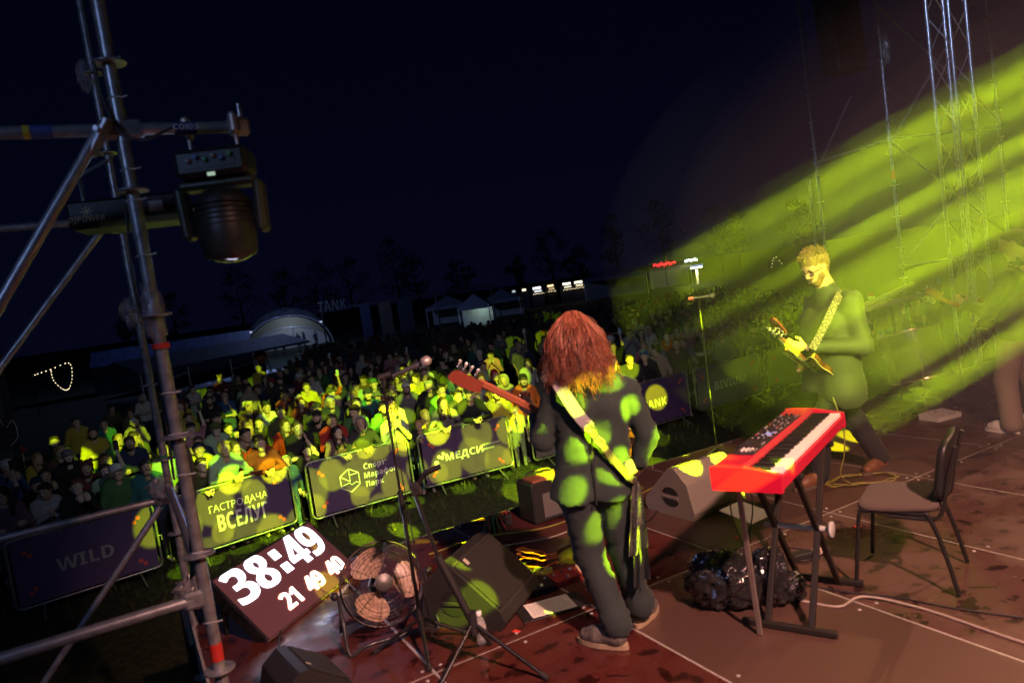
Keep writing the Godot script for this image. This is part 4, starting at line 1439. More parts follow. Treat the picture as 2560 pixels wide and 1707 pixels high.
func floor_fan() -> void:
	var c := Vector3(-0.97, 0.31, -4.28)
	var t := thing("floor_fan", Vector3(c.x, 0, c.z), "wire caged floor fan with three metal blades beside the clock", "fan")
	var ax := Vector3(0.33, 0.38, 0.86).normalized()
	var bs := Basis.looking_at(-ax, Vector3.UP)   # local +z = the blowing side
	var o := Vector3(0, c.y, 0)
	var wire := mat("fan_wire", Color(0.05, 0.042, 0.04), 0.35, 0.7)
	var cage := MB.new()
	var prof := []
	for k in 13:
		var a := -PI / 2 + PI * k / 12.0
		prof.append([0.245 * pow(cos(a), 0.55) if k > 0 and k < 12 else 0.055, 0.085 * sin(a)])
	for k in prof.size():
		var pts := []
		for j in 37:
			var an := TAU * j / 36.0
			pts.append(o + bs * Vector3(cos(an) * prof[k][0], sin(an) * prof[k][0], prof[k][1]))
		cage.tube(pts, 0.0015 if k != 6 else 0.007, 4, false)
	for rr in [0.095, 0.14, 0.185]:
		for s in [-1, 1]:
			var pts := []
			for j in 37:
				var an := TAU * j / 36.0
				pts.append(o + bs * Vector3(cos(an) * rr, sin(an) * rr, s * (0.088 - rr * 0.05)))
			cage.tube(pts, 0.0014, 4, false)
	for j in 10:
		var an := TAU * j / 10.0
		for s in [-1, 1]:
			cage.tube([o + bs * Vector3(cos(an) * 0.045, sin(an) * 0.045, 0.088 * s), o + bs * Vector3(cos(an) * 0.18, sin(an) * 0.18, 0.08 * s), o + bs * Vector3(cos(an) * 0.235, sin(an) * 0.235, 0.045 * s), o + bs * Vector3(cos(an) * 0.246, sin(an) * 0.246, 0)], 0.0018, 4)
	obj("cage", cage, wire, t)
	var bladem := mat("fan_blade", Color(0.58, 0.40, 0.30), 0.36, 0.0, {"tex": tx_blotch, "scale": 6.0})
	for k in 3:
		var rows := []
		for i in 9:
			var r := lerpf(0.045, 0.215, i / 8.0)
			var half: float = [0.2, 0.36, 0.54, 0.66, 0.72, 0.72, 0.68, 0.58, 0.36][i]
			var row := []
			for j in 7:
				var u := j / 6.0 * 2.0 - 1.0
				var an := TAU * k / 3.0 + 2.0 + half * u
				row.append(o + bs * Vector3(cos(an) * r, sin(an) * r, -0.028 * u * (0.4 + r * 4.0) + 0.01 * u * u))
			rows.append(row)
		var bb := MB.new()
		bb.grid(rows, false)
		obj("blade", bb, bladem, t)
	var hb := MB.new()
	hb.lathe([Vector2(0.0005, -0.03), Vector2(0.04, -0.03), Vector2(0.045, 0.01), Vector2(0.03, 0.03), Vector2(0.0005, 0.033)], 16, Transform3D(bs * Basis(Vector3.RIGHT, PI / 2), o))
	obj("hub", hb, bladem, t)
	var bd := MB.new()
	bd.lathe([Vector2(0.0005, 0.086), Vector2(0.05, 0.086), Vector2(0.05, 0.094), Vector2(0.0005, 0.096)], 20, Transform3D(bs * Basis(Vector3.RIGHT, PI / 2), o))
	obj("badge", bd, mat("fan_badge", Color(0.03, 0.03, 0.03), 0.35), t)
	var mt := MB.new()
	mt.lathe([Vector2(0.0005, -0.2), Vector2(0.055, -0.195), Vector2(0.065, -0.16), Vector2(0.065, -0.08), Vector2(0.05, -0.07)], 16, Transform3D(bs * Basis(Vector3.RIGHT, PI / 2), o))
	obj("motor", mt, black_plastic(), t)
	var sd := bs.x
	var fw := Vector3(ax.x, 0, ax.z).normalized()
	for s in [-1, 1]:
		var lg := MB.new()
		var pv: Vector3 = o + sd * 0.262 * s - Vector3(0, 0.0, 0)
		lg.tube(arc([pv, pv + Vector3(0, -0.16, 0) + fw * 0.05, Vector3(pv.x, 0.016, pv.z) + fw * 0.16, Vector3(pv.x, 0.013, pv.z) + fw * 0.1 - sd * 0.1 * s, Vector3(0, 0.013, 0) + fw * 0.1 + sd * 0.02 * s], 5), 0.0115, 8)
		lg.tube([pv + Vector3(0, -0.1, 0) + fw * 0.03, Vector3(pv.x, 0.013, pv.z) - fw * 0.2], 0.0115, 8)
		obj("leg", lg, mat("fan_leg", Color(0.045, 0.045, 0.05), 0.35, 0.5), t)
		var kn := MB.new()
		kn.ball(pv + sd * 0.02 * s, Vector3(0.026, 0.026, 0.026), 10)
		obj("knob", kn, black_plastic(), t)

func tripod(t: Node3D, hub: Vector3, feet: Array, m: Material) -> void:
	for f in feet:
		var b := MB.new()
		b.tube([hub, f], 0.0105, 8)
		var o := obj("leg", b, m, t)
		var e := MB.new()
		e.tube([lerp(hub, f, 0.93), f + (f - hub).normalized() * 0.012], 0.015, 8)
		obj("rubber_foot", e, mat("rubber", Color(0.015, 0.015, 0.015), 0.8), o)

func mic_stands() -> void:
	var bm := black_metal()
	var p := Vector3(-0.74, 0, -4.07)
	var t := thing("microphone_stand", p, "straight black microphone stand left of the singer", "microphone stand")
	var b := MB.new()
	b.tube([Vector3(0, 0.14, 0), Vector3(0, 0.82, 0)], 0.011, 10)
	obj("lower_tube", b, bm, t)
	var b2 := MB.new()
	b2.tube([Vector3(0, 0.8, 0), Vector3(0, 1.5, 0)], 0.0075, 10)
	obj("upper_tube", b2, mat("tube_dark", Color(0.05, 0.05, 0.055), 0.3, 0.7), t)
	var cl := MB.new()
	cl.tube([Vector3(0, 0.78, 0), Vector3(0, 0.9, 0)], 0.017, 10)
	cl.tube([Vector3(0.0, 0.83, 0.0), Vector3(0.055, 0.83, 0.02)], 0.008, 6)
	obj("clutch", cl, black_plastic(), t)
	tripod(t, Vector3(0, 0.16, 0), [Vector3(-0.27, 0.013, 0.02), Vector3(0.24, 0.013, -0.05), Vector3(0.06, 0.013, 0.3)], bm)
	var hb := MB.new()
	hb.tube([Vector3(0, 0.1, 0), Vector3(0, 0.22, 0)], 0.02, 10)
	obj("hub", hb, black_plastic(), t)
	var cp := MB.new()
	cp.tube([Vector3(0, 1.49, 0), Vector3(0.01, 1.54, 0)], 0.012, 8)
	cp.tube([Vector3(-0.02, 1.545, 0), Vector3(0.05, 1.56, -0.008)], 0.021, 10)
	obj("clip", cp, black_plastic(), t)
	mic(p + Vector3(0.08, 1.553, 0), p + Vector3(0.265, 1.605, -0.02), "dark handheld microphone with silver grille on the singer's stand", Color(0.7, 0.62, 0.6))
	# cable of that microphone
	var cb := MB.new()
	cb.tube(arc([p + Vector3(0.08, 1.55, 0), p + Vector3(0.03, 1.45, 0.02), p + Vector3(0.03, 0.9, 0.02), p + Vector3(0.05, 0.3, 0.03), p + Vector3(0.1, 0.02, 0.02), p + Vector3(0.4, 0.008, -0.4)], 8), 0.0032, 6)
	tag(obj("microphone_cable", cb, mat("cable_black", Color(0.02, 0.02, 0.022), 0.5)), "thin cable hanging down the straight microphone stand", "cable")
	# nearer short boom stand with an empty holder
	var hub := Vector3(-0.41, 0.25, -3.72)
	var t2 := thing("boom_stand", Vector3(hub.x, 0, hub.z), "short black boom stand leaning, its holder empty", "microphone stand")
	var o := Vector3(0, 0.25, 0)
	tripod(t2, o, [Vector3(0.34, 0.013, 0.2), Vector3(-0.22, 0.013, 0.26), Vector3(0.05, 0.013, -0.24)], bm)
	var hb2 := MB.new()
	hb2.tube([o + Vector3(0, -0.06, 0), o + Vector3(0, 0.06, 0)], 0.024, 10)
	obj("hub", hb2, black_plastic(), t2)
	var s1 := MB.new()
	s1.tube([o, Vector3(-0.13, 0.62, -0.02)], 0.02, 10)
	obj("sleeve", s1, black_plastic(), t2)
	var s2 := MB.new()
	s2.tube([Vector3(-0.125, 0.6, -0.02), Vector3(-0.2, 0.96, -0.04)], 0.0105, 10)
	obj("upper_tube", s2, mat("tube_dark", Color.WHITE), t2)
	var hd := MB.new()
	hd.cbox(Vector3(-0.19, 0.98, -0.04), Vector3(0.055, 0.075, 0.04), 0.012, Basis(Vector3(0, 0, 1), 0.25))
	hd.tube([Vector3(-0.19, 0.98, -0.08), Vector3(-0.19, 0.98, 0.03)], 0.015, 8)
	obj("holder_joint", hd, black_plastic(), t2)
	for k in 2:
		var fk := MB.new()
		fk.tube(arc([Vector3(-0.17, 1.01, -0.04), Vector3(-0.13, 1.05 + 0.012 * k, -0.05 + 0.03 * k), Vector3(-0.05, 1.075 + 0.012 * k, -0.06 + 0.05 * k)], 5), 0.012, 8)
		obj("fork_arm", fk, black_plastic(), t2)
	# stand of the guitarist, beyond
	var g := Vector3(1.78, 0, -6.9)
	var t3 := thing("microphone_stand", g, "microphone stand in green haze left of the guitarist", "microphone stand")
	var g1 := MB.new()
	g1.tube([Vector3(0, 0.1, 0), Vector3(0, 1.55, 0)], 0.009, 8)
	obj("tube", g1, bm, t3)
	tripod(t3, Vector3(0, 0.14, 0), [Vector3(-0.25, 0.013, 0.05), Vector3(0.22, 0.013, 0.12), Vector3(0.03, 0.013, -0.26)], bm)
	mic(g + Vector3(-0.03, 1.575, 0), g + Vector3(0.14, 1.57, 0.0), "dark microphone on the hazy stand, facing the guitarist", Color(0.25, 0.25, 0.25))
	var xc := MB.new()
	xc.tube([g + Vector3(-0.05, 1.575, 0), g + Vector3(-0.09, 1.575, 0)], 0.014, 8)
	tag(obj("cable_plug", xc, glow("plug_red", Color(1.0, 0.1, 0.1), 0.6)), "red cable plug with an added glow at the tail of the hazy microphone", "lamp")  # the plug is no light source, its red glow is added

func mic(a: Vector3, b: Vector3, label: String, c: Color) -> void:
	var t := thing("microphone", a, label, "microphone")
	var d := b - a
	var h := MB.new()
	h.tube([-d * 0.12, Vector3.ZERO, d * 0.55, d * 0.72], [0.011, 0.012, 0.0155, 0.020], 12)
	obj("handle", h, mat("mic_handle", Color(0.10, 0.10, 0.11), 0.3, 0.5), t)
	var q := Basis(Quaternion(Vector3.UP, d.normalized()))
	var g := MB.new()
	g.ball(d * 0.93, Vector3(0.029, 0.033, 0.029), 16, q)
	obj("grille", g, mat("mic_grille_%d" % int(c.r * 100), c, 0.45, 0.6, {"tex": tx_grain, "scale": 40.0}), t)
	var r := MB.new()
	r.tube([d * 0.9, d * 0.95], 0.0275, 16)
	obj("ring", r, mat("mic_ring", Color(0.3, 0.3, 0.3), 0.35, 0.8), t)

func wedge(at: Vector3, turn: float, label: String, m: Material) -> Node3D:
	var t := thing("monitor_wedge", at, label, "stage monitor", "", turn)
	# profile in x (towards the musician) and y
	var pf := PackedVector2Array([Vector2(-0.24, 0.0), Vector2(0.26, 0.0), Vector2(0.29, 0.05), Vector2(0.27, 0.11), Vector2(-0.02, 0.375), Vector2(-0.09, 0.385), Vector2(-0.21, 0.27), Vector2(-0.26, 0.06)])
	var b := MB.new()
	b.prism(pf, 0.55)
	var cab := obj("cabinet", b, m, t)
	var g := MB.new()
	var n := Vector3(0.265, 0.29, 0).normalized()
	var along := Vector3(0.29, -0.265, 0).normalized()
	g.cbox(Vector3(0.125, 0.2425, 0) + n * 0.006, Vector3(0.36, 0.014, 0.5), 0.005, Basis(along, n, along.cross(n)))
	obj("grille", g, mat("wedge_grille", Color(0.013, 0.012, 0.011), 0.8, 0.0, {"tex": tx_grain, "scale": 20.0}), t)
	var bd := MB.new()
	bd.cbox(Vector3(0.02, 0.355, 0.14), Vector3(0.045, 0.006, 0.03), 0.002, Basis(along, n, along.cross(n)))
	obj("badge", bd, mat("badge_pale", Color(0.4, 0.38, 0.3), 0.4), t)
	for s in [-1, 1]:
		var hz: float = 0.2765 * s
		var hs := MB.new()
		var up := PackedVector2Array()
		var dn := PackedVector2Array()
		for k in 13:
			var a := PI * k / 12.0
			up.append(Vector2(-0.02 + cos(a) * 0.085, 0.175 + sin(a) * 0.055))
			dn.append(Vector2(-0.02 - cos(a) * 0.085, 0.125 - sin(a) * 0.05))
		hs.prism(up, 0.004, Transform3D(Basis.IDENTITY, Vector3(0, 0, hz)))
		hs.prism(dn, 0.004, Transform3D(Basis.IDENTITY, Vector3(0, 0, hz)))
		obj("handle_hole_shade", hs, mat("hole_shade_black", Color(0.006, 0.006, 0.006), 0.9), cab)  # flat black plates paint the shade inside the handle holes
		var bar := MB.new()
		bar.cbox(Vector3(-0.02, 0.15, hz + 0.004 * s), Vector3(0.18, 0.022, 0.01), 0.003)
		obj("handle_bar", bar, m, cab)
	return t

func monitors() -> void:
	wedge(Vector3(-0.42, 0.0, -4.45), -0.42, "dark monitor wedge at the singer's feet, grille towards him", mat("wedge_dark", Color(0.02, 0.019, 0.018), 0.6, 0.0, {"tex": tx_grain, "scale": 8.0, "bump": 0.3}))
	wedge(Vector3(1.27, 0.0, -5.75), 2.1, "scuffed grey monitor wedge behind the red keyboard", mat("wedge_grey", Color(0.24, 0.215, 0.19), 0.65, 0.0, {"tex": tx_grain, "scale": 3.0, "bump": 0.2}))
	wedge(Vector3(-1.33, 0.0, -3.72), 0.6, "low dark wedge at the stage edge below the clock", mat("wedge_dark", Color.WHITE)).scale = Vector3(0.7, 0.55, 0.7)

func keyboard() -> void:
	var fl := Vector3(0.87, 0, -3.51)
	var ez := Vector3(0.60, 0, -0.80).normalized()   # along the keys, away from the camera
	var ex := Vector3(-ez.z, 0, ez.x)                # across, towards the player
	var y := 0.84
	var t := thing("stage_piano", fl + ex * 0.165 + ez * 0.62 + Vector3(0, y, 0), "red stage piano on a folding stand", "keyboard")
	t.basis = Basis(ex, Vector3.UP, -ez)
	var red := mat("piano_red", Color(0.56, 0.008, 0.045), 0.35, 0.0, {"coat": 0.3})
	var b := MB.new()
	b.cbox(Vector3(-0.09, 0.055, 0), Vector3(0.15, 0.11, 1.24), 0.008)
	b.cbox(Vector3(0.07, 0.035, 0), Vector3(0.19, 0.066, 1.236), 0.006)
	obj("case", b, red, t)
	for s in [-1, 1]:
		var e := MB.new()
		e.prism(PackedVector2Array([Vector2(-0.168, -0.002), Vector2(0.168, -0.002), Vector2(0.168, 0.085), Vector2(0.0, 0.112), Vector2(-0.168, 0.112)]), 0.028, Transform3D(Basis.IDENTITY, Vector3(0, 0, 0.628 * s)))
		obj("end_cheek", e, red, t)
	var pn := MB.new()
	pn.cbox(Vector3(-0.09, 0.1115, -0.02), Vector3(0.125, 0.004, 0.86), 0.001)
	var panel := obj("control_panel", pn, mat("panel_black", Color(0.03, 0.02, 0.022), 0.45), t)
	var r := RandomNumberGenerator.new()
	r.seed = 8
	var kb := MB.new()
	kb.lathe([Vector2(0.0075, 0), Vector2(0.007, 0.013), Vector2(0.005, 0.0145), Vector2(0.0005, 0.0145)], 8)
	var km := kb.mesh()
	var bt := MB.new()
	bt.cbox(Vector3(0, 0.003, 0), Vector3(0.011, 0.006, 0.007), 0.0015)
	var btm := bt.mesh()
	for i in 4:
		for j in 27:
			var px := -0.135 + 0.03 * i
			var pz := -0.43 + 0.031 * j
			var k := r.randf()
			var o: MeshInstance3D
			if k < 0.34:
				o = obj("knob", km, mat("knob_black", Color(0.02, 0.02, 0.02), 0.4), panel)
			elif k < 0.62:
				o = obj("button", btm, mat("button_grey", Color(0.4, 0.4, 0.4), 0.5), panel)
			elif k < 0.70:
				o = obj("button", btm, mat("button_red", Color(0.5, 0.06, 0.08), 0.5), panel)
			else:
				continue
			o.position = Vector3(px, 0.1135, pz)
	for k in 3:
		var sl := MB.new()
		sl.cbox(Vector3(-0.105 + 0.022 * k, 0.118, 0.34), Vector3(0.01, 0.012, 0.05), 0.002)
		obj("drawbar", sl, mat("drawbar_white", Color(0.7, 0.7, 0.7), 0.4), panel)
	var ds := MB.new()
	ds.box(Vector3(-0.075, 0.1142, 0.0), Vector3(0.05, 0.001, 0.09))
	obj("display", ds, glow("lcd_blue", Color(0.25, 0.3, 0.6), 0.5), panel)
	var strip := MB.new()
	strip.cbox(Vector3(-0.008, 0.098, 0), Vector3(0.02, 0.02, 1.22), 0.003)
	obj("felt_strip", strip, mat("strip_red", Color(0.45, 0.03, 0.04), 0.6), t)
	var wk := MB.new()
	wk.cbox(Vector3(0, 0, 0), Vector3(0.145, 0.02, 0.0218), 0.0015)
	var wkm := wk.mesh()
	var bk := MB.new()
	bk.cbox(Vector3(0, 0, 0), Vector3(0.095, 0.014, 0.0105), 0.002)
	var bkm := bk.mesh()
	var wm := mat("key_white", Color(0.8, 0.79, 0.74), 0.3)
	var bmx := mat("key_black", Color(0.012, 0.012, 0.012), 0.35)
	for k in 52:
		var z := 0.59 - 0.0231 * k
		obj("white_key", wkm, wm, t).position = Vector3(0.082, 0.079, z)
		if k < 51 and (k % 7) in [0, 2, 3, 5, 6]:
			obj("black_key", bkm, bmx, t).position = Vector3(0.058, 0.094, z - 0.0115)
	# folding stand
	var s := thing("keyboard_stand", t.position - Vector3(0, y, 0), "black folding keyboard stand under the red piano", "keyboard stand")
	s.basis = t.basis
	var mm := mat("stand_black", Color(0.03, 0.028, 0.026), 0.4, 0.4)
	for x in [-0.1, 0.12]:
		for d in [-1, 1]:
			var lb := MB.new()
			lb.cbox(Vector3(x, 0.43, 0), Vector3(0.03, 1.05, 0.03), 0.004, Basis(Vector3.RIGHT, 0.62 * d))
			obj("leg", lb, mm, s)
	for d in [-1, 1]:
		var fb := MB.new()
		fb.cbox(Vector3(0.01, 0.018, 0.31 * d), Vector3(0.48, 0.034, 0.034), 0.006)
		obj("foot_bar", fb, mm, s)
		var tb := MB.new()
		tb.cbox(Vector3(0.0, 0.82, 0.31 * d), Vector3(0.34, 0.034, 0.03), 0.006)
		obj("top_bar", tb, mm, s)
	var piv := MB.new()
	piv.tube([Vector3(-0.16, 0.44, 0), Vector3(0.19, 0.44, 0)], 0.016, 8)
	piv.lathe([Vector2(0.0005, 0), Vector2(0.042, 0), Vector2(0.042, 0.02), Vector2(0.0005, 0.022)], 16, Transform3D(Basis(Vector3(0, 0, 1), -PI / 2), Vector3(0.18, 0.44, 0)))
	obj("pivot_wheel", piv, mat("pivot_pale", Color(0.4, 0.42, 0.4), 0.5), s)
	for q in [[-0.12, 0.40]]:
		var st := MB.new()
		st.cbox(Vector3(q[0], 0.4, q[1]), Vector3(0.028, 0.8, 0.014), 0.003, Basis(Vector3(0, 0, 1), 0.03))
		obj("support_leg", st, mat("support_metal", Color(0.4, 0.36, 0.33), 0.35, 0.8), s)

func iso_chair() -> void:
	var c := Vector3(2.06, 0, -4.07)
	var f := Vector3(-0.80, 0, -0.60)
	var sd := Vector3(0.60, 0, -0.80)
	var t := thing("stacking_chair", c, "black tube framed stacking chair with brown grey seat", "chair")
	t.basis = Basis(sd, Vector3.UP, -f)   # local -z is the front
	var fr := mat("chair_frame", Color(0.02, 0.02, 0.02), 0.38, 0.3)
	var fab := mat("chair_fabric", Color(0.11, 0.082, 0.07), 0.95, 0.0, {"tex": tx_grain, "scale": 20.0, "rim": 0.3})
	var st := MB.new()
	var rows := []
	for i in 7:
		var a := i / 6.0
		var row := []
		for j in 32:
			var an := TAU * j / 32.0
			var e := 0.34
			var px: float = signf(cos(an)) * pow(absf(cos(an)), e) * 0.225
			var pz: float = signf(sin(an)) * pow(absf(sin(an)), e) * 0.21
			var ins: float = [0.6, 0.93, 1.0, 1.0, 0.97, 0.85, 0.02][i]
			var hy: float = [-0.022, -0.02, -0.008, 0.008, 0.02, 0.03, 0.036][i]
			row.append(Vector3(px * ins, 0.455 + hy - 0.02 * (pz * ins / 0.21) * (1.0 if pz < 0 else 0.3), -pz * ins))
		rows.append(row)
	st.grid(rows, true)
	obj("seat", st, fab, t)
	for s in [-1, 1]:
		var lg := MB.new()
		var x: float = 0.205 * s
		lg.tube(arc([Vector3(x * 1.12, 0.012, -0.24), Vector3(x * 1.06, 0.24, -0.215), Vector3(x, 0.415, -0.19), Vector3(x, 0.435, -0.15), Vector3(x, 0.435, 0.1), Vector3(x, 0.42, 0.15), Vector3(x * 1.06, 0.24, 0.21), Vector3(x * 1.12, 0.012, 0.26)], 6), 0.0115, 10)
		obj("leg_frame", lg, fr, t)
		var up := MB.new()
		up.tube(arc([Vector3(x * 0.98, 0.415, -0.05), Vector3(x * 0.98, 0.41, 0.15), Vector3(x * 0.96, 0.45, 0.215), Vector3(x * 0.9, 0.62, 0.25), Vector3(x * 0.85, 0.8, 0.30)], 6), 0.011, 10)
		obj("back_upright", up, fr, t)
	var bk := MB.new()
	var br := []
	for i in 6:
		var row := []
		for j in 28:
			var an := TAU * j / 28.0
			var px: float = signf(cos(an)) * pow(absf(cos(an)), 0.45) * 0.225
			var py: float = signf(sin(an)) * pow(absf(sin(an)), 0.45) * 0.17
			var ins: float = [0.02, 0.94, 1.0, 1.0, 0.94, 0.02][i]
			var dz: float = [-0.03, -0.026, -0.01, 0.008, 0.018, 0.02][i]
			row.append(Vector3(px * ins, 0.665 + py * ins, 0.245 + 0.16 * py * ins + dz + 0.25 * px * px * ins * -1.6))
		br.append(row)
	bk.grid(br, true)
	obj("backrest", bk, mat("chair_back", Color(0.018, 0.018, 0.02), 0.45, 0.0, {"tex": tx_grain, "scale": 10.0}), t)

func cable_on_floor(pts: Array, r: float, c: Material, label: String, called := "stage_cable") -> void:
	var b := MB.new()
	var q := []
	for p in pts:
		q.append(Vector3(p[0], r + (p[2] if p.size() > 2 else 0.0), p[1]))
	b.tube(arc(q, 8), r, 7)
	tag(obj(called, b, c), label, "cable", "cables on the stage floor")

func small_things() -> void:
	var cbk := mat("cable_black", Color(0.02, 0.02, 0.022), 0.5)
	var cbg := mat("cable_grey", Color(0.32, 0.27, 0.24), 0.5)
	var cor := mat("cable_orange", Color(0.55, 0.14, 0.04), 0.5)
	var cye := mat("cable_yellow", Color(0.22, 0.19, 0.04), 0.5)
	cable_on_floor([[1.16, -3.98, 0.02], [1.25, -3.97, 0.03], [1.39, -3.92], [1.53, -3.81], [1.69, -3.86, 0.01], [1.9, -3.66], [2.12, -3.24], [2.35, -2.9]], 0.0075, cbg, "thick grey cable curving from the bin bag past the chair")
	cable_on_floor([[1.16, -4.0, 0.05], [1.24, -3.99, 0.05], [1.38, -3.935, 0.008]], 0.0095, cye, "short yellow sleeved cable leaving the bin bag")
	cable_on_floor([[1.45, -4.15], [1.62, -3.98], [1.85, -3.82], [2.05, -3.62], [2.4, -3.35]], 0.005, cbk, "thin black cable under the chair")
	cable_on_floor([[-0.86, -5.5], [-0.45, -5.72], [0.0, -5.72], [0.3, -5.85], [0.75, -6.1], [1.6, -6.9]], 0.007, cye, "yellowish cable running along the stage front")
	cable_on_floor([[-0.7, -5.35], [-0.3, -5.45], [0.1, -5.5], [0.45, -5.75], [1.0, -6.05], [1.9, -6.6]], 0.007, cbg, "grey cable beside the yellowish one at the stage front")
	cable_on_floor([[-0.35, -4.95], [0.05, -5.15], [0.35, -5.4], [0.8, -5.5], [1.2, -6.2], [2.0, -7.1]], 0.006, cbk, "black cable between the two monitor wedges")
	cable_on_floor([[0.4, -5.3], [0.9, -6.0], [1.5, -6.6], [2.4, -7.0], [3.1, -7.3]], 0.006, cye, "pale cable crossing the floor behind the grey wedge")
	cable_on_floor([[1.36, -4.7], [1.45, -4.5], [1.7, -4.45], [1.66, -4.62], [1.5, -4.75], [1.55, -4.9]], 0.004, cbk, "thin tangled cable below the red piano")
	for q in [[Vector3(1.12, 0.86, -4.05), Vector3(1.1, 0.5, -4.12), Vector3(1.18, 0.2, -4.2), Vector3(1.12, 0.1, -4.08)], [Vector3(1.22, 0.86, -4.2), Vector3(1.28, 0.45, -4.3), Vector3(1.24, 0.12, -4.4), Vector3(1.4, 0.01, -4.55)]]:
		var hb := MB.new()
		hb.tube(arc(q, 8), 0.004, 6)
		tag(obj("piano_cable", hb, cbk), "thin black cable hanging from the red piano to the floor", "cable", "cables hanging from the red piano")
	var lv := MB.new()
	lv.tube(arc([Vector3(-1.9, 0.2, -4.9), Vector3(-1.75, 0.03, -4.7), Vector3(-1.6, 0.008, -4.2), Vector3(-1.25, 0.008, -3.95), Vector3(-1.1, 0.008, -3.5)], 8), 0.006, 6)
	tag(obj("clock_cable", lv, cbk), "black cable running on the floor from the clock panel", "cable")
	# red coil by the pedals
	var coil := []
	for k in 46:
		var a := k * 0.42
		coil.append([-0.04 + cos(a) * (0.12 + 0.02 * sin(k * 1.7)), -4.98 + sin(a) * (0.10 + 0.02 * cos(k * 2.1)), 0.012 + 0.004 * k * (1.0 if k < 30 else 0.85) * absf(sin(a * 0.5 + 0.4))])
	cable_on_floor(coil, 0.0062, cor, "coiled orange cable beside the effect pedals", "coiled_cable")
	var coil2 := []
	for k in 40:
		var a := k * 0.45
		coil2.append([2.62 + cos(a) * (0.26 + 0.04 * sin(k * 1.3)), -5.78 + sin(a) * (0.13 + 0.03 * cos(k * 1.9)), 0.004 * (k % 5)])
	cable_on_floor(coil2, 0.005, cye, "coil of pale guitar cable at the guitarist's feet", "coiled_cable")
	# cable hanging from the guitarist
	var gb := MB.new()
	gb.tube(arc([Vector3(2.42, 0.72, -5.7), Vector3(2.44, 0.5, -5.62), Vector3(2.42, 0.3, -5.6), Vector3(2.38, 0.12, -5.62), Vector3(2.5, 0.01, -5.68)], 8), 0.005, 7)
	tag(obj("guitar_cable", gb, cye), "yellow guitar cable hanging beside the guitarist's leg", "cable")
	# effect pedals
	var pd := [[Vector3(0.12, 0, -4.66), Vector3(0.2, 0.06, 0.13), 0.5, Color(0.35, 0.05, 0.05), "red topped effect pedal with pale sides near the song list"], [Vector3(0.28, 0, -4.74), Vector3(0.13, 0.05, 0.12), 0.2, Color(0.7, 0.6, 0.45), "small cream effect pedal by the singer's leg"], [Vector3(-0.05, 0, -4.58), Vector3(0.16, 0.06, 0.14), 0.3, Color(0.03, 0.03, 0.03), "black effect pedal in front of the orange coil"], [Vector3(-0.02, 0, -4.78), Vector3(0.12, 0.05, 0.1), -0.3, Color(0.3, 0.35, 0.05), "yellow green effect pedal among the coiled cable"], [Vector3(4.15, 0, -7.3), Vector3(0.32, 0.065, 0.22), 0.35, Color(0.7, 0.66, 0.58), "white multi-switch pedal before the right-hand player"]]
	for p in pd:
		var t := thing("effect_pedal", p[0], p[4], "effect pedal", "", p[2])
		var s: Vector3 = p[1]
		var b := MB.new()
		b.prism(PackedVector2Array([Vector2(-s.z / 2, 0.003), Vector2(s.z / 2, 0.003), Vector2(s.z / 2, s.y * 0.7), Vector2(-s.z / 2, s.y)]), s.x, Transform3D(Basis(Vector3.UP, -PI / 2), Vector3.ZERO))
		obj("case", b, mat("pedal_%d" % int(p[0].x * 100), p[3], 0.4, 0.2), t)
		for k in 3:
			var kk := MB.new()
			kk.lathe([Vector2(0.009, 0), Vector2(0.008, 0.014), Vector2(0.0005, 0.0145)], 10, Transform3D(Basis.IDENTITY, Vector3(lerpf(-s.x * 0.32, s.x * 0.32, k / 2.0), s.y * 0.84, -s.z * 0.2)))
			obj("knob", kk, mat("knob_silver", Color(0.5, 0.5, 0.5), 0.3, 0.8) if k != 1 else mat("knob_black", Color(0.02, 0.02, 0.02), 0.4), t)
		var fs := MB.new()
		fs.lathe([Vector2(0.012, 0), Vector2(0.012, 0.012), Vector2(0.0005, 0.014)], 10, Transform3D(Basis.IDENTITY, Vector3(0, s.y * 0.72, s.z * 0.3)))
		obj("foot_switch", fs, mat("knob_silver", Color.WHITE), t)
	# song list on its dark board
	var sb := thing("clipboard", Vector3(0.0, 0.003, -4.31), "dark board lying on the floor under the song list", "board", "", 0.28)
	var b0 := MB.new()
	b0.cbox(Vector3(0.01, 0.003, 0), Vector3(0.42, 0.006, 0.23), 0.002)
	obj("board", b0, black_plastic(), sb)
	var im := Image.create(256, 180, false, Image.FORMAT_RGB8)
	im.fill(Color(0.93, 0.93, 0.9))
	var r := RandomNumberGenerator.new()
	r.seed = 77
	for k in 9:
		var x := 16
		while x < 225:
			var w := r.randi_range(5, 18)
			im.fill_rect(Rect2i(x, 22 + k * 16, w, 4), Color(0.45, 0.45, 0.47))
			x += w + 5
	var pm := mat("paper_print", Color(0.85, 0.85, 0.85), 0.8)
	pm.albedo_texture = ImageTexture.create_from_image(im)
	var pb := MB.new()
	pb.quad(Vector3(-0.14, 0, 0.1), Vector3(-0.14, 0, -0.1), Vector3(0.14, 0, -0.1), Vector3(0.14, 0, 0.1))
	pb.uv = PackedVector2Array([Vector2(0, 1), Vector2(0, 0), Vector2(1, 0), Vector2(1, 1)])
	var po := obj("song_list", pb, pm)
	po.position = Vector3(0.0, 0.0125, -4.31)
	po.rotation.y = 0.28
	tag(po, "white printed song list lying on the dark board", "paper")
	var sp2 := MB.new()
	sp2.box(Vector3.ZERO, Vector3(0.3, 0.003, 0.21))
	var so := obj("song_list", sp2, mat("paper_plain", Color(0.75, 0.72, 0.68), 0.8))
	so.position = Vector3(4.75, 0.004, -6.95)
	tag(so, "white sheet by the right-hand player's shoes", "paper")
	var sp3 := MB.new()
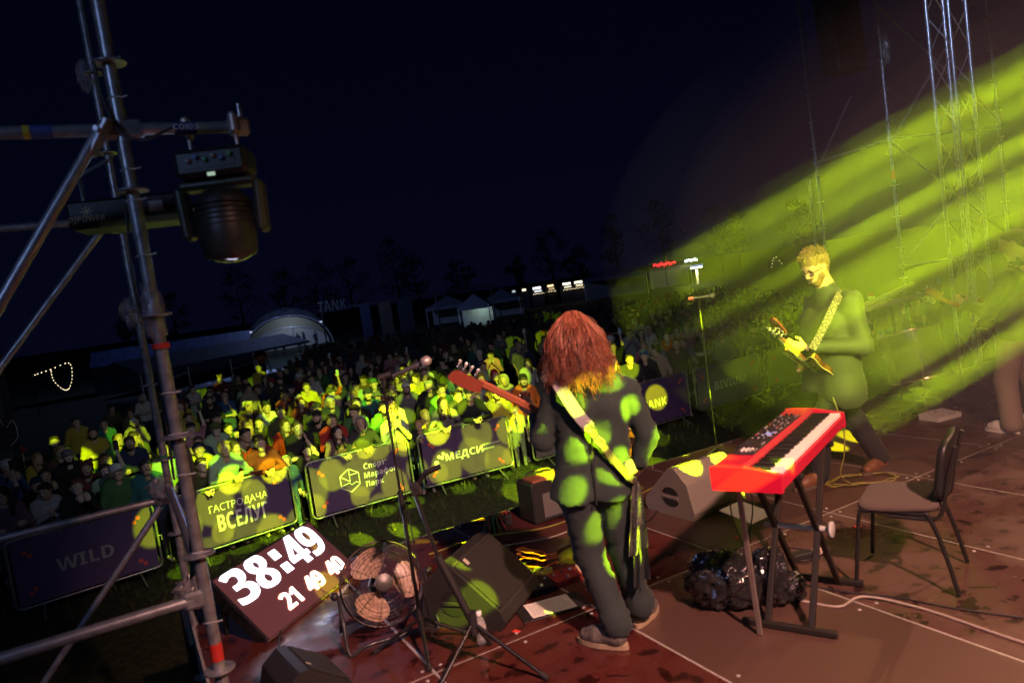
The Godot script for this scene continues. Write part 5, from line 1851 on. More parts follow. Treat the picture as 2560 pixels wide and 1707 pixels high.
	sp3.box(Vector3.ZERO, Vector3(0.2, 0.003, 0.28))
	var so3 := obj("song_list", sp3, mat("paper_plain", Color.WHITE))
	so3.position = Vector3(1.33, 0.30, -4.62)
	so3.rotation = Vector3(0.1, 0.5, 0.05)
	tag(so3, "white sheet clipped low on the keyboard stand", "paper")
	# bottle
	var bt := thing("water_bottle", Vector3(-0.40, 0.0, -3.98), "small clear plastic bottle with white cap by the boom stand", "bottle")
	var bb := MB.new()
	bb.lathe([Vector2(0.0005, 0.002), Vector2(0.027, 0.002), Vector2(0.03, 0.01), Vector2(0.03, 0.05), Vector2(0.028, 0.06), Vector2(0.03, 0.07), Vector2(0.03, 0.12), Vector2(0.024, 0.145), Vector2(0.013, 0.16), Vector2(0.013, 0.17)], 18)
	obj("bottle_body", bb, mat("pet_plastic", Color(0.6, 0.62, 0.62), 0.08, 0.0, {"alpha": 0.35}), bt)
	var cp := MB.new()
	cp.lathe([Vector2(0.015, 0.168), Vector2(0.0165, 0.17), Vector2(0.0165, 0.19), Vector2(0.0005, 0.192)], 16)
	obj("cap", cp, mat("cap_white", Color(0.75, 0.74, 0.72), 0.5), bt)
	var lb := MB.new()
	lb.lathe([Vector2(0.0304, 0.075), Vector2(0.0304, 0.115)], 18)
	obj("wrapper", lb, mat("bottle_wrap", Color(0.45, 0.4, 0.4), 0.4), bt)
	# bin bag over a power supply
	var bag := thing("bin_bag", Vector3(1.08, 0, -4.04), "shiny black bin bag wrapped round a bulky box", "bag", "", -0.25)
	var nz := FastNoiseLite.new()
	nz.seed = 12
	nz.fractal_type = FastNoiseLite.FRACTAL_RIDGED
	nz.frequency = 5.5
	nz.fractal_octaves = 3
	for part in [[Vector3(-0.07, 0.13, 0), Vector3(0.23, 0.15, 0.17), 0.0, "bag_body"], [Vector3(0.17, 0.15, 0.02), Vector3(0.10, 0.16, 0.11), 3.0, "gathered_neck"], [Vector3(0.26, 0.08, 0.0), Vector3(0.09, 0.08, 0.08), 6.0, "loose_end"]]:
		var rows := []
		var sz: Vector3 = part[1]
		for i in 33:
			var row := []
			var a := -PI / 2 + PI * i / 32.0
			for j in 48:
				var g := -TAU * j / 48.0
				var dv := Vector3(cos(a) * cos(g), sin(a), cos(a) * sin(g))
				var sq := Vector3(signf(dv.x) * pow(absf(dv.x), 0.75), signf(dv.y) * pow(absf(dv.y), 0.75), signf(dv.z) * pow(absf(dv.z), 0.75))
				var k := 0.86 + 0.24 * nz.get_noise_3d(dv.x * 0.5 + part[2], dv.y * 0.35, dv.z * 0.5) + 0.05 * noise.get_noise_3d(dv.x * 9.0, dv.y * 9.0 + part[2], dv.z * 9.0)
				var p: Vector3 = part[0] + sq * sz * k
				p.y = maxf(p.y, 0.004)
				row.append(p)
			rows.append(row)
		var gm := MB.new()
		gm.grid(rows, true)
		obj(part[3], gm, mat("bag_black", Color(0.014, 0.014, 0.016), 0.2, 0.0, {"coat": 0.4}), bag)
	# adapter and tape marks
	var ad := thing("power_adapter", Vector3(1.66, 0, -4.5), "black power strip with pale plug under the piano", "power strip", "", 0.2)
	var a1 := MB.new()
	a1.cbox(Vector3(-0.06, 0.022, 0), Vector3(0.14, 0.042, 0.07), 0.006)
	obj("strip", a1, black_plastic(), ad)
	var a2 := MB.new()
	a2.cbox(Vector3(0.08, 0.025, 0.0), Vector3(0.11, 0.04, 0.045), 0.008)
	obj("plug", a2, mat("plug_pale", Color(0.45, 0.36, 0.3), 0.5), ad)
	var rt := mat("tape_mark", Color(0.75, 0.06, 0.05), 0.5)
	for q in [[-0.21, -4.07, "by the monitor wedge"], [1.69, -4.21, "under the front of the chair"], [2.14, -4.87, "behind the chair"], [1.35, -4.98, "beside the piano stand"], [1.5, -4.55, "at the power strip"]]:
		var tb := MB.new()
		tb.cbox(Vector3(0, 0.0018, 0), Vector3(0.045, 0.002, 0.03), 0.0005)
		var o := obj("tape_mark", tb, rt)
		o.position = Vector3(q[0], 0.0, q[1])
		o.rotation.y = q[0] * 3.0
		tag(o, "small red tape mark on the floor " + q[2], "tape", "red tape marks on the stage floor")
	# box with cables at the stage front
	var bx := thing("amplifier", Vector3(0.08, 0, -6.02), "small black combo amplifier at the stage front edge", "amplifier", "", 0.5)
	var q1 := MB.new()
	q1.cbox(Vector3(0, 0.17, 0), Vector3(0.36, 0.33, 0.26), 0.012)
	obj("cabinet", q1, mat("amp_vinyl", Color(0.025, 0.026, 0.026), 0.5, 0.0, {"tex": tx_grain, "scale": 10.0}), bx)
	var q2 := MB.new()
	q2.box(Vector3(0.03, 0.14, 0.132), Vector3(0.24, 0.2, 0.004))
	obj("grille", q2, mat("amp_grille", Color(0.12, 0.12, 0.12), 0.6), bx)
	var q3 := MB.new()
	q3.cbox(Vector3(0.0, 0.345, 0.03), Vector3(0.3, 0.025, 0.16), 0.004)
	obj("control_top", q3, mat("amp_top", Color(0.3, 0.12, 0.06), 0.4), bx)
	var q4 := MB.new()
	q4.tube(arc([Vector3(-0.12, 0.335, -0.05), Vector3(-0.1, 0.38, -0.05), Vector3(0.1, 0.38, -0.05), Vector3(0.12, 0.335, -0.05)], 4), 0.01, 6)
	obj("handle", q4, black_plastic(), bx)
	var sbx := thing("stage_box", Vector3(-0.32, 0, -5.95), "small stage box with bright cable plugs at the stage edge", "stage box", "", 0.4)
	var q5 := MB.new()
	q5.cbox(Vector3(0, 0.045, 0), Vector3(0.2, 0.085, 0.14), 0.006)
	obj("case", q5, black_plastic(), sbx)
	for k in 5:
		var q6 := MB.new()
		q6.tube(arc([Vector3(-0.07 + 0.035 * k, 0.085, 0.02), Vector3(-0.08 + 0.035 * k, 0.115, 0.03), Vector3(-0.13 + 0.03 * k, 0.10, 0.07), Vector3(-0.2 + 0.05 * k, 0.01, 0.16)], 4), 0.0045, 6)
		obj("plug_lead", q6, [cye, mat("lead_red", Color(0.5, 0.05, 0.04), 0.5), mat("lead_green", Color(0.05, 0.4, 0.15), 0.5)][k % 3], sbx)
	# drum kit in the haze on the right
	var dr := thing("floor_tom", Vector3(4.45, 0, -8.0), "dark drum half hidden in the smoke behind the right-hand player", "drum", "", 0.3)
	var dm := MB.new()
	dm.lathe([Vector2(0.30, 0.25), Vector2(0.31, 0.26), Vector2(0.31, 0.82), Vector2(0.30, 0.83), Vector2(0.0005, 0.825)], 28, Transform3D(Basis(Vector3.RIGHT, -0.25), Vector3.ZERO))
	obj("shell", dm, mat("drum_shell", Color(0.035, 0.025, 0.02), 0.25, 0.0, {"coat": 0.5}), dr)
	for y in [0.27, 0.81]:
		var hp := MB.new()
		hp.lathe([Vector2(0.315, y - 0.015), Vector2(0.322, y), Vector2(0.315, y + 0.015)], 28, Transform3D(Basis(Vector3.RIGHT, -0.25), Vector3.ZERO))
		obj("hoop", hp, mat("chrome_warm", Color(0.7, 0.55, 0.42), 0.2, 0.9), dr)
	for k in 3:
		var lg := MB.new()
		var a := TAU * k / 3.0 + 0.4
		lg.tube([Vector3(cos(a) * 0.33, 0.6, sin(a) * 0.33), Vector3(cos(a) * 0.36, 0.012, sin(a) * 0.36)], 0.009, 8)
		obj("leg", lg, mat("chrome_warm", Color.WHITE), dr)
	var cs := thing("keyboard_stand", Vector3(4.0, 0, -8.3), "pale folded arm stand behind the right-hand player's guitar", "stand")
	var c1 := MB.new()
	c1.tube([Vector3(-0.25, 1.08, 0), Vector3(0.75, 1.16, 0.0)], 0.035, 10)
	obj("arm", c1, mat("stand_pale", Color(0.35, 0.3, 0.24), 0.5), cs)
	var c2 := MB.new()
	c2.tube([Vector3(-0.25, 1.08, 0.03), Vector3(0.55, 1.3, 0.03)], 0.03, 10)
	obj("arm", c2, mat("stand_pale", Color.WHITE), cs)
	var c3 := MB.new()
	c3.tube([Vector3(0.3, 0, 0.0), Vector3(0.3, 1.12, 0.0)], 0.02, 8)
	obj("post", c3, black_metal(), cs)
	var bgb := thing("gig_bag", Vector3(4.75, 0, -7.75), "dark blue bag lying on the floor by the drum", "bag", "", 0.3)
	var bg := MB.new()
	bg.ball(Vector3(0, 0.09, 0), Vector3(0.24, 0.09, 0.14), 16)
	obj("bag_body", bg, cloth("navy_bag", Color(0.02, 0.025, 0.06)), bgb)
	var bh := MB.new()
	bh.tube(arc([Vector3(-0.1, 0.16, 0.03), Vector3(-0.05, 0.21, 0.05), Vector3(0.05, 0.21, 0.05), Vector3(0.1, 0.16, 0.03)], 4), 0.01, 6)
	obj("strap", bh, black_plastic(), bgb)


# ---------------------------------------------------------------- bodies: smooth union of tapered capsules, meshed as surface nets
# bone: [a, b, radius a, radius b, material number, blend]
func field_mesh(bones: Array, cell: float, wrinkle := 0.0, soft_mats := []) -> Dictionary:
	var lo := Vector3.ONE * 1e9
	var hi := -lo
	for b in bones:
		var r := maxf(b[2], b[3]) + cell * 3.0
		for p in [b[0], b[1]]:
			lo = lo.min(p - Vector3.ONE * r)
			hi = hi.max(p + Vector3.ONE * r)
	var nx := int((hi.x - lo.x) / cell) + 2
	var ny := int((hi.y - lo.y) / cell) + 2
	var nz := int((hi.z - lo.z) / cell) + 2
	var total := nx * ny * nz
	var f := PackedFloat32Array()
	f.resize(total)
	f.fill(1.0)
	var raw := PackedFloat32Array()
	raw.resize(total)
	raw.fill(1.0)
	var mt := PackedByteArray()
	mt.resize(total)
	for b in bones:
		var a: Vector3 = b[0]
		var ba: Vector3 = b[1] - a
		var l2 := maxf(ba.length_squared(), 1e-9)
		var ra: float = b[2]
		var dr: float = b[3] - ra
		var k: float = b[5] if b.size() > 5 else 0.03
		var m: int = b[4]
		var sub = b.size() > 6
		var mr := maxf(ra, b[3]) + k + cell * 2.0
		var e: Vector3 = b[1]
		var i0 := maxi(0, int((minf(a.x, e.x) - mr - lo.x) / cell))
		var i1 := mini(nx - 1, int((maxf(a.x, e.x) + mr - lo.x) / cell) + 1)
		var j0 := maxi(0, int((minf(a.y, e.y) - mr - lo.y) / cell))
		var j1 := mini(ny - 1, int((maxf(a.y, e.y) + mr - lo.y) / cell) + 1)
		var k0 := maxi(0, int((minf(a.z, e.z) - mr - lo.z) / cell))
		var k1 := mini(nz - 1, int((maxf(a.z, e.z) + mr - lo.z) / cell) + 1)
		for kk in range(k0, k1 + 1):
			for jj in range(j0, j1 + 1):
				var at := (kk * ny + jj) * nx + i0
				var p := Vector3(lo.x + i0 * cell, lo.y + jj * cell, lo.z + kk * cell) - a
				for ii in range(i0, i1 + 1):
					var t := clampf(p.dot(ba) / l2, 0.0, 1.0)
					var d := (p - ba * t).length() - ra - dr * t
					if sub:
						f[at] = maxf(f[at], -d)
						at += 1
						p.x += cell
						continue
					if d < raw[at]:
						raw[at] = d
						mt[at] = m
					var o := f[at]
					var h := k - absf(o - d)
					f[at] = minf(o, d) - (h * h / (4.0 * k) if h > 0.0 else 0.0)
					at += 1
					p.x += cell
	var vi := PackedInt32Array()
	vi.resize(total)
	vi.fill(-1)
	var v := PackedVector3Array()
	var vm := PackedByteArray()
	var sx := 1
	var sy := nx
	var sz := nx * ny
	for kk in nz - 1:
		for jj in ny - 1:
			var at := (kk * ny + jj) * nx - 1
			for ii in nx - 1:
				at += 1
				var d0 := f[at]
				if d0 > 0.5:
					if f[at + sx + sy + sz] > 0.5:
						continue
				var d1 := f[at + sx]
				var d2 := f[at + sy]
				var d3 := f[at + sx + sy]
				var d4 := f[at + sz]
				var d5 := f[at + sx + sz]
				var d6 := f[at + sy + sz]
				var d7 := f[at + sx + sy + sz]
				var neg := int(d0 < 0) + int(d1 < 0) + int(d2 < 0) + int(d3 < 0) + int(d4 < 0) + int(d5 < 0) + int(d6 < 0) + int(d7 < 0)
				if neg == 0 or neg == 8:
					continue
				var s := Vector3.ZERO
				var c := 0
				if (d0 < 0) != (d1 < 0): s += Vector3(d0 / (d0 - d1), 0, 0); c += 1
				if (d2 < 0) != (d3 < 0): s += Vector3(d2 / (d2 - d3), 1, 0); c += 1
				if (d4 < 0) != (d5 < 0): s += Vector3(d4 / (d4 - d5), 0, 1); c += 1
				if (d6 < 0) != (d7 < 0): s += Vector3(d6 / (d6 - d7), 1, 1); c += 1
				if (d0 < 0) != (d2 < 0): s += Vector3(0, d0 / (d0 - d2), 0); c += 1
				if (d1 < 0) != (d3 < 0): s += Vector3(1, d1 / (d1 - d3), 0); c += 1
				if (d4 < 0) != (d6 < 0): s += Vector3(0, d4 / (d4 - d6), 1); c += 1
				if (d5 < 0) != (d7 < 0): s += Vector3(1, d5 / (d5 - d7), 1); c += 1
				if (d0 < 0) != (d4 < 0): s += Vector3(0, 0, d0 / (d0 - d4)); c += 1
				if (d1 < 0) != (d5 < 0): s += Vector3(1, 0, d1 / (d1 - d5)); c += 1
				if (d2 < 0) != (d6 < 0): s += Vector3(0, 1, d2 / (d2 - d6)); c += 1
				if (d3 < 0) != (d7 < 0): s += Vector3(1, 1, d3 / (d3 - d7)); c += 1
				vi[at] = v.size()
				v.append(lo + (Vector3(ii, jj, kk) + s / c) * cell)
				vm.append(mt[at])
	var q := {}
	var n := PackedVector3Array()
	n.resize(v.size())
	for kk in range(1, nz - 1):
		for jj in range(1, ny - 1):
			var at := (kk * ny + jj) * nx
			for ii in range(1, nx - 1):
				at += 1
				var me := f[at]
				if me > 0.5:
					continue
				var inside := me < 0
				for ax in 3:
					var st: int = sx if ax == 0 else (sy if ax == 1 else sz)
					if (f[at + st] < 0) == inside:
						continue
					var s1: int = sy if ax == 0 else (sz if ax == 1 else sx)
					var s2: int = sz if ax == 0 else (sx if ax == 1 else sy)
					var a := vi[at - s1 - s2]
					var b := vi[at - s2]
					var c := vi[at]
					var d := vi[at - s1]
					if a < 0 or b < 0 or c < 0 or d < 0:
						continue
					if inside:
						var w := b
						b = d
						d = w
					var m := vm[c]
					if not q.has(m):
						q[m] = PackedInt32Array()
					q[m].append_array([a, b, c, a, c, d])
					var nn := (v[c] - v[a]).cross(v[b] - v[a]) + (v[d] - v[a]).cross(v[c] - v[a])
					n[a] += nn
					n[b] += nn
					n[c] += nn
					n[d] += nn
	for i in n.size():
		n[i] = n[i].normalized()
	if wrinkle > 0.0:
		for i in v.size():
			if vm[i] in soft_mats:
				var p := v[i]
				var w := noise.get_noise_3d(p.x * 8.0 + p.y * 4.0, p.y * 15.0 + p.x * 6.0, p.z * 8.0) + 0.7 * (0.5 - absf(noise.get_noise_3d(p.x * 13.0 + p.y * 7.0, p.y * 24.0 - p.x * 12.0, p.z * 13.0)) * 2.0)
				v[i] = p + n[i] * w * wrinkle
	return {"v": v, "n": n, "q": q}

func field_append(dst: Dictionary, src: Dictionary, xf := Transform3D.IDENTITY) -> void:
	var k: int = dst.v.size()
	dst.v.append_array(xf * (src.v as PackedVector3Array))
	for nn in src.n:
		dst.n.append((xf.basis * nn).normalized())
	for m in src.q:
		if not dst.q.has(m):
			dst.q[m] = PackedInt32Array()
		var add: PackedInt32Array = (src.q[m] as PackedInt32Array).duplicate()
		for i in add.size():
			add[i] += k
		dst.q[m].append_array(add)

func mb_field(b: MB, m: int) -> Dictionary:
	return {"v": b.v, "n": b.n, "q": {m: b.ix}}

# one surface for each material number, in rising order
func field_to_mesh(d: Dictionary, order: Array) -> ArrayMesh:
	var am := ArrayMesh.new()
	for m in order:
		if not d.q.has(m):
			continue
		var remap := {}
		var v := PackedVector3Array()
		var n := PackedVector3Array()
		var ix := PackedInt32Array()
		for i in d.q[m]:
			if not remap.has(i):
				remap[i] = v.size()
				v.append(d.v[i])
				n.append(d.n[i])
			ix.append(remap[i])
		var arr := []
		arr.resize(Mesh.ARRAY_MAX)
		arr[Mesh.ARRAY_VERTEX] = v
		arr[Mesh.ARRAY_NORMAL] = n
		arr[Mesh.ARRAY_INDEX] = ix
		am.add_surface_from_arrays(Mesh.PRIMITIVE_TRIANGLES, arr)
	return am

# head: centre of the skull at the origin, face towards +z. material numbers: 0 skin, 5 eye, 6 brows and beard
func head_field(cell: float, fine: bool, beard := false) -> Dictionary:
	var b := [
		[Vector3(0, 0.034, -0.035), Vector3(0, 0.036, 0.012), 0.085, 0.080, 0, 0.03],
		[Vector3(0, -0.005, 0.022), Vector3(0, -0.055, 0.032), 0.066, 0.050, 0, 0.03],
		[Vector3(-0.02, -0.09, 0.048), Vector3(0.02, -0.09, 0.048), 0.026, 0.026, 0, 0.03],
		[Vector3(-0.045, -0.045, 0.0), Vector3(-0.018, -0.088, 0.045), 0.026, 0.02, 0, 0.03],
		[Vector3(0.045, -0.045, 0.0), Vector3(0.018, -0.088, 0.045), 0.026, 0.02, 0, 0.03],
		[Vector3(0, 0.016, 0.085), Vector3(0, -0.026, 0.103), 0.009, 0.0135, 0, 0.012],
		[Vector3(-0.011, -0.029, 0.093), Vector3(0.011, -0.029, 0.093), 0.0095, 0.0095, 0, 0.01],
		[Vector3(-0.04, 0.028, 0.07), Vector3(0.04, 0.028, 0.07), 0.0165, 0.0165, 0, 0.015],
		[Vector3(-0.036, -0.022, 0.064), Vector3(-0.03, -0.03, 0.066), 0.021, 0.02, 0, 0.02],
		[Vector3(0.036, -0.022, 0.064), Vector3(0.03, -0.03, 0.066), 0.021, 0.02, 0, 0.02],
		[Vector3(-0.018, -0.058, 0.078), Vector3(0.018, -0.058, 0.078), 0.0095, 0.0095, 0, 0.01],
		[Vector3(-0.016, -0.067, 0.076), Vector3(0.016, -0.067, 0.076), 0.0095, 0.0095, 0, 0.01],
		[Vector3(-0.082, 0.012, -0.012), Vector3(-0.078, -0.022, -0.006), 0.0165, 0.012, 0, 0.012],
		[Vector3(0.082, 0.012, -0.012), Vector3(0.078, -0.022, -0.006), 0.0165, 0.012, 0, 0.012],
		[Vector3(0, -0.06, -0.03), Vector3(0, -0.16, -0.045), 0.054, 0.058, 0, 0.03],
	]
	for s in [-1, 1]:
		b.append([Vector3(0.033 * s, 0.004, 0.094), Vector3(0.033 * s, 0.004, 0.094), 0.0155, 0.0155, 0, 0.005, 1])
	if beard:
		b.append([Vector3(-0.03, -0.092, 0.05), Vector3(0.03, -0.092, 0.05), 0.027, 0.027, 6, 0.015])
		b.append([Vector3(-0.05, -0.05, 0.022), Vector3(-0.02, -0.095, 0.05), 0.026, 0.022, 6, 0.015])
		b.append([Vector3(0.05, -0.05, 0.022), Vector3(0.02, -0.095, 0.05), 0.026, 0.022, 6, 0.015])
		b.append([Vector3(-0.02, -0.047, 0.083), Vector3(0.02, -0.047, 0.083), 0.0075, 0.0075, 6, 0.008])
	var d := field_mesh(b, cell)
	var e := MB.new()
	var br := MB.new()
	for s in [-1, 1]:
		e.ball(Vector3(0.0325 * s, 0.003, 0.0755), Vector3(0.0125, 0.0062, 0.0085), 8)
		br.tube([Vector3(0.013 * s, 0.024, 0.0905), Vector3(0.034 * s, 0.030, 0.0875), Vector3(0.053 * s, 0.024, 0.0755)], [0.0045, 0.006, 0.003], 5)
	br.tube([Vector3(-0.021, -0.0625, 0.083), Vector3(0, -0.0615, 0.0885), Vector3(0.021, -0.0625, 0.083)], [0.0015, 0.003, 0.0015], 5)
	field_append(d, mb_field(e, 5))
	field_append(d, mb_field(br, 6))
	return d

# hand: wrist at the origin, fingers along +y, palm facing +z, thumb to the side of +x. curl in radians per joint
func hand_field(curl: float, side: float, m := 0) -> Dictionary:
	var b := MB.new()
	b.ball(Vector3(0, 0.045, 0), Vector3(0.042, 0.055, 0.016), 10)
	for k in 4:
		var x := (-0.028 + 0.019 * k) * side
		var len: float = [0.068, 0.08, 0.085, 0.078][k] if side > 0 else [0.068, 0.08, 0.085, 0.078][k]
		var p := Vector3(x, 0.085 - absf(k - 2) * 0.004, 0)
		var pts := [p - Vector3(0, 0.02, 0), p]
		var a := 0.0
		for j in 3:
			a += curl * (0.8 + 0.2 * j)
			p += Vector3(0, cos(a), sin(a)) * len * [0.45, 0.32, 0.23][j]
			pts.append(p)
		b.tube(pts, [0.0095, 0.0095, 0.0085, 0.0078, 0.006], 6)
	var th := Vector3(0.034 * side, 0.03, 0.006)
	b.tube([Vector3(0.02 * side, 0.012, 0.0), th, th + Vector3(0.024 * side, 0.026, 0.012 + 0.02 * curl), th + Vector3(0.026 * side - 0.012 * side * curl, 0.052, 0.02 + 0.03 * curl)], [0.013, 0.0115, 0.0095, 0.007], 6)
	return mb_field(b, m)

func hand_at(wrist: Vector3, dir: Vector3, palm: Vector3, curl: float, side: float, dst: Dictionary, m := 0) -> void:
	var y := dir.normalized()
	var z := (palm - y * palm.dot(y)).normalized()
	field_append(dst, hand_field(curl, side, m), Transform3D(Basis(y.cross(z), y, z), wrist))


# ---------------------------------------------------------------- the audience
# materials: 0 skin, 1 top, 2 trousers, 3 shoes, 5 eyes, 6 brows and beard
# figures stand at the origin facing +z
func figure_bones(p: Dictionary) -> Array:
	var lean: float = p.get("lean", 0.0)
	var g: float = p.get("girth", 1.0)
	var sleeve: int = p.get("sleeve", 1)
	var hipy := 0.90
	var hip := Vector3(0, hipy, -0.02 - lean * 0.12)
	var ch := Vector3(0, hipy + 0.36 * cos(lean), hip.z + 0.36 * sin(lean) + 0.0)
	var sh := Vector3(0, hipy + 0.50 * cos(lean), hip.z + 0.50 * sin(lean) - 0.01)
	var nk := sh + Vector3(0, 0.075, 0.02 + lean * 0.04)
	var b := []
	for s in [-1.0, 1.0]:
		b.append([hip + Vector3(0.075 * s, 0.02, 0), ch + Vector3(0.085 * s, 0.0, 0.0), 0.105 * g, 0.112 * g, 1, 0.07])
		b.append([ch + Vector3(0.08 * s, 0, 0), sh + Vector3(0.12 * s, 0.0, 0), 0.105 * g, 0.07, 1, 0.06])
		b.append([hip + Vector3(0.085 * s, -0.03, 0), Vector3(0.1 * s, 0.5, 0.01), 0.088 * g, 0.062, 2, 0.04])
		b.append([Vector3(0.1 * s, 0.5, 0.01), Vector3(0.105 * s, 0.1, -0.02), 0.06, 0.045, 2, 0.03])
		b.append([Vector3(0.105 * s, 0.045, -0.03), Vector3(0.12 * s, 0.035, 0.13), 0.045, 0.035, 3, 0.02])
		var arm: Array = p.arms[0 if s < 0 else 1]
		var so := sh + Vector3(0.175 * s * sqrt(g), -0.02, 0)
		b.append([sh + Vector3(0.1 * s, 0.0, 0), so, 0.065, 0.064, 1, 0.05])
		b.append([so, arm[0], 0.06 * sqrt(g), 0.05, 1, 0.04])
		b.append([arm[0], arm[1], 0.047 if sleeve else 0.04, 0.038 if sleeve else 0.03, 1 if sleeve else 0, 0.025])
	b.append([sh + Vector3(0, 0.0, -0.01), nk, 0.062, 0.055, 0, 0.03])
	b.append([sh + Vector3(-0.09, 0.0, -0.015), sh + Vector3(0.09, 0.0, -0.015), 0.072, 0.072, 1, 0.05])
	b.append([sh + Vector3(-0.03, 0.035, -0.02), sh + Vector3(0.03, 0.035, -0.02), 0.062, 0.062, 1, 0.04])
	if p.get("hoodie", false):
		b.append([sh + Vector3(-0.09, 0.04, -0.06), sh + Vector3(0.09, 0.04, -0.06), 0.06, 0.06, 1, 0.05])
		b.append([sh + Vector3(-0.07, 0.05, 0.05), sh + Vector3(0.07, 0.05, 0.05), 0.035, 0.035, 1, 0.04])
	if p.get("skirt", false):
		b.append([hip, Vector3(0, 0.62, 0), 0.15, 0.17, 1, 0.06])
	return [b, nk]

func figure_mesh(p: Dictionary, head: Dictionary, cell: float) -> ArrayMesh:
	var r := figure_bones(p)
	var d := field_mesh(r[0], cell, 0.009, [1, 2])
	var nk: Vector3 = r[1]
	var tilt: float = p.get("tilt", -0.12)
	var hx := Transform3D(Basis(Vector3.UP, p.get("look", 0.0)) * Basis(Vector3.RIGHT, tilt), nk + Vector3(0, 0.105, 0.045))
	field_append(d, head, hx)
	for i in 2:
		var arm: Array = p.arms[i]
		var dr: Vector3 = (arm[1] - arm[0]).normalized()
		hand_at(arm[1] + dr * 0.02, arm[2] if arm.size() > 2 else dr, arm[3] if arm.size() > 3 else Vector3(0, 0, -1), p.get("curl", 0.35), -1.0 if i == 0 else 1.0, d)
	var am := field_to_mesh(d, [0, 1, 2, 3, 5, 6])
	am.set_meta("head", hx)
	return am

func hair_mesh(kind: String) -> ArrayMesh:
	var b := [[Vector3(0, 0.045, -0.035), Vector3(0, 0.052, 0.0), 0.091, 0.086, 0, 0.03]]
	match kind:
		"short":
			b.append([Vector3(0, 0.0, -0.06), Vector3(0, -0.03, -0.065), 0.065, 0.045, 0, 0.03])
			b.append([Vector3(-0.05, 0.085, 0.045), Vector3(0.05, 0.09, 0.045), 0.03, 0.03, 0, 0.03])
			for s in [-1, 1]:
				b.append([Vector3(0.07 * s, 0.04, 0.0), Vector3(0.072 * s, 0.0, 0.01), 0.022, 0.012, 0, 0.02])
		"curly":
			for k in 22:
				var a := k * 2.4
				var y := 0.15 - 0.0075 * k
				b.append([Vector3(cos(a) * 0.075, y, sin(a) * 0.07 - 0.03), Vector3(cos(a) * 0.08, y + 0.01, sin(a) * 0.075 - 0.03), 0.034, 0.03, 0, 0.012])
		"long":
			for s in [-1, 1]:
				b.append([Vector3(0.062 * s, 0.03, -0.02), Vector3(0.082 * s, -0.12, 0.0), 0.04, 0.035, 0, 0.03])
				b.append([Vector3(0.082 * s, -0.12, 0.0), Vector3(0.085 * s, -0.28, 0.035), 0.034, 0.02, 0, 0.03])
				b.append([Vector3(0.03 * s, 0.115, 0.03), Vector3(0.07 * s, 0.03, 0.06), 0.026, 0.014, 0, 0.025])
			b.append([Vector3(0, 0.0, -0.075), Vector3(0, -0.24, -0.10), 0.06, 0.06, 0, 0.04])
			b.append([Vector3(0, -0.24, -0.10), Vector3(0, -0.32, -0.105), 0.055, 0.03, 0, 0.03])
		"tied":
			b.append([Vector3(0, 0.0, -0.06), Vector3(0, -0.02, -0.07), 0.062, 0.05, 0, 0.03])
			b.append([Vector3(0, 0.07, -0.13), Vector3(0, 0.075, -0.14), 0.042, 0.042, 0, 0.02])
			b.append([Vector3(0, 0.06, -0.15), Vector3(0, -0.10, -0.14), 0.03, 0.014, 0, 0.02])
			b.append([Vector3(-0.05, 0.08, 0.04), Vector3(0.05, 0.08, 0.04), 0.026, 0.026, 0, 0.03])
		"undercap":
			b = [[Vector3(0, 0.02, -0.045), Vector3(0, -0.03, -0.06), 0.074, 0.05, 0, 0.03]]
			for s in [-1, 1]:
				b.append([Vector3(0.07 * s, 0.035, -0.01), Vector3(0.073 * s, 0.0, 0.005), 0.02, 0.011, 0, 0.02])
	return field_to_mesh(field_mesh(b, 0.011, 0.006, [0]), [0])

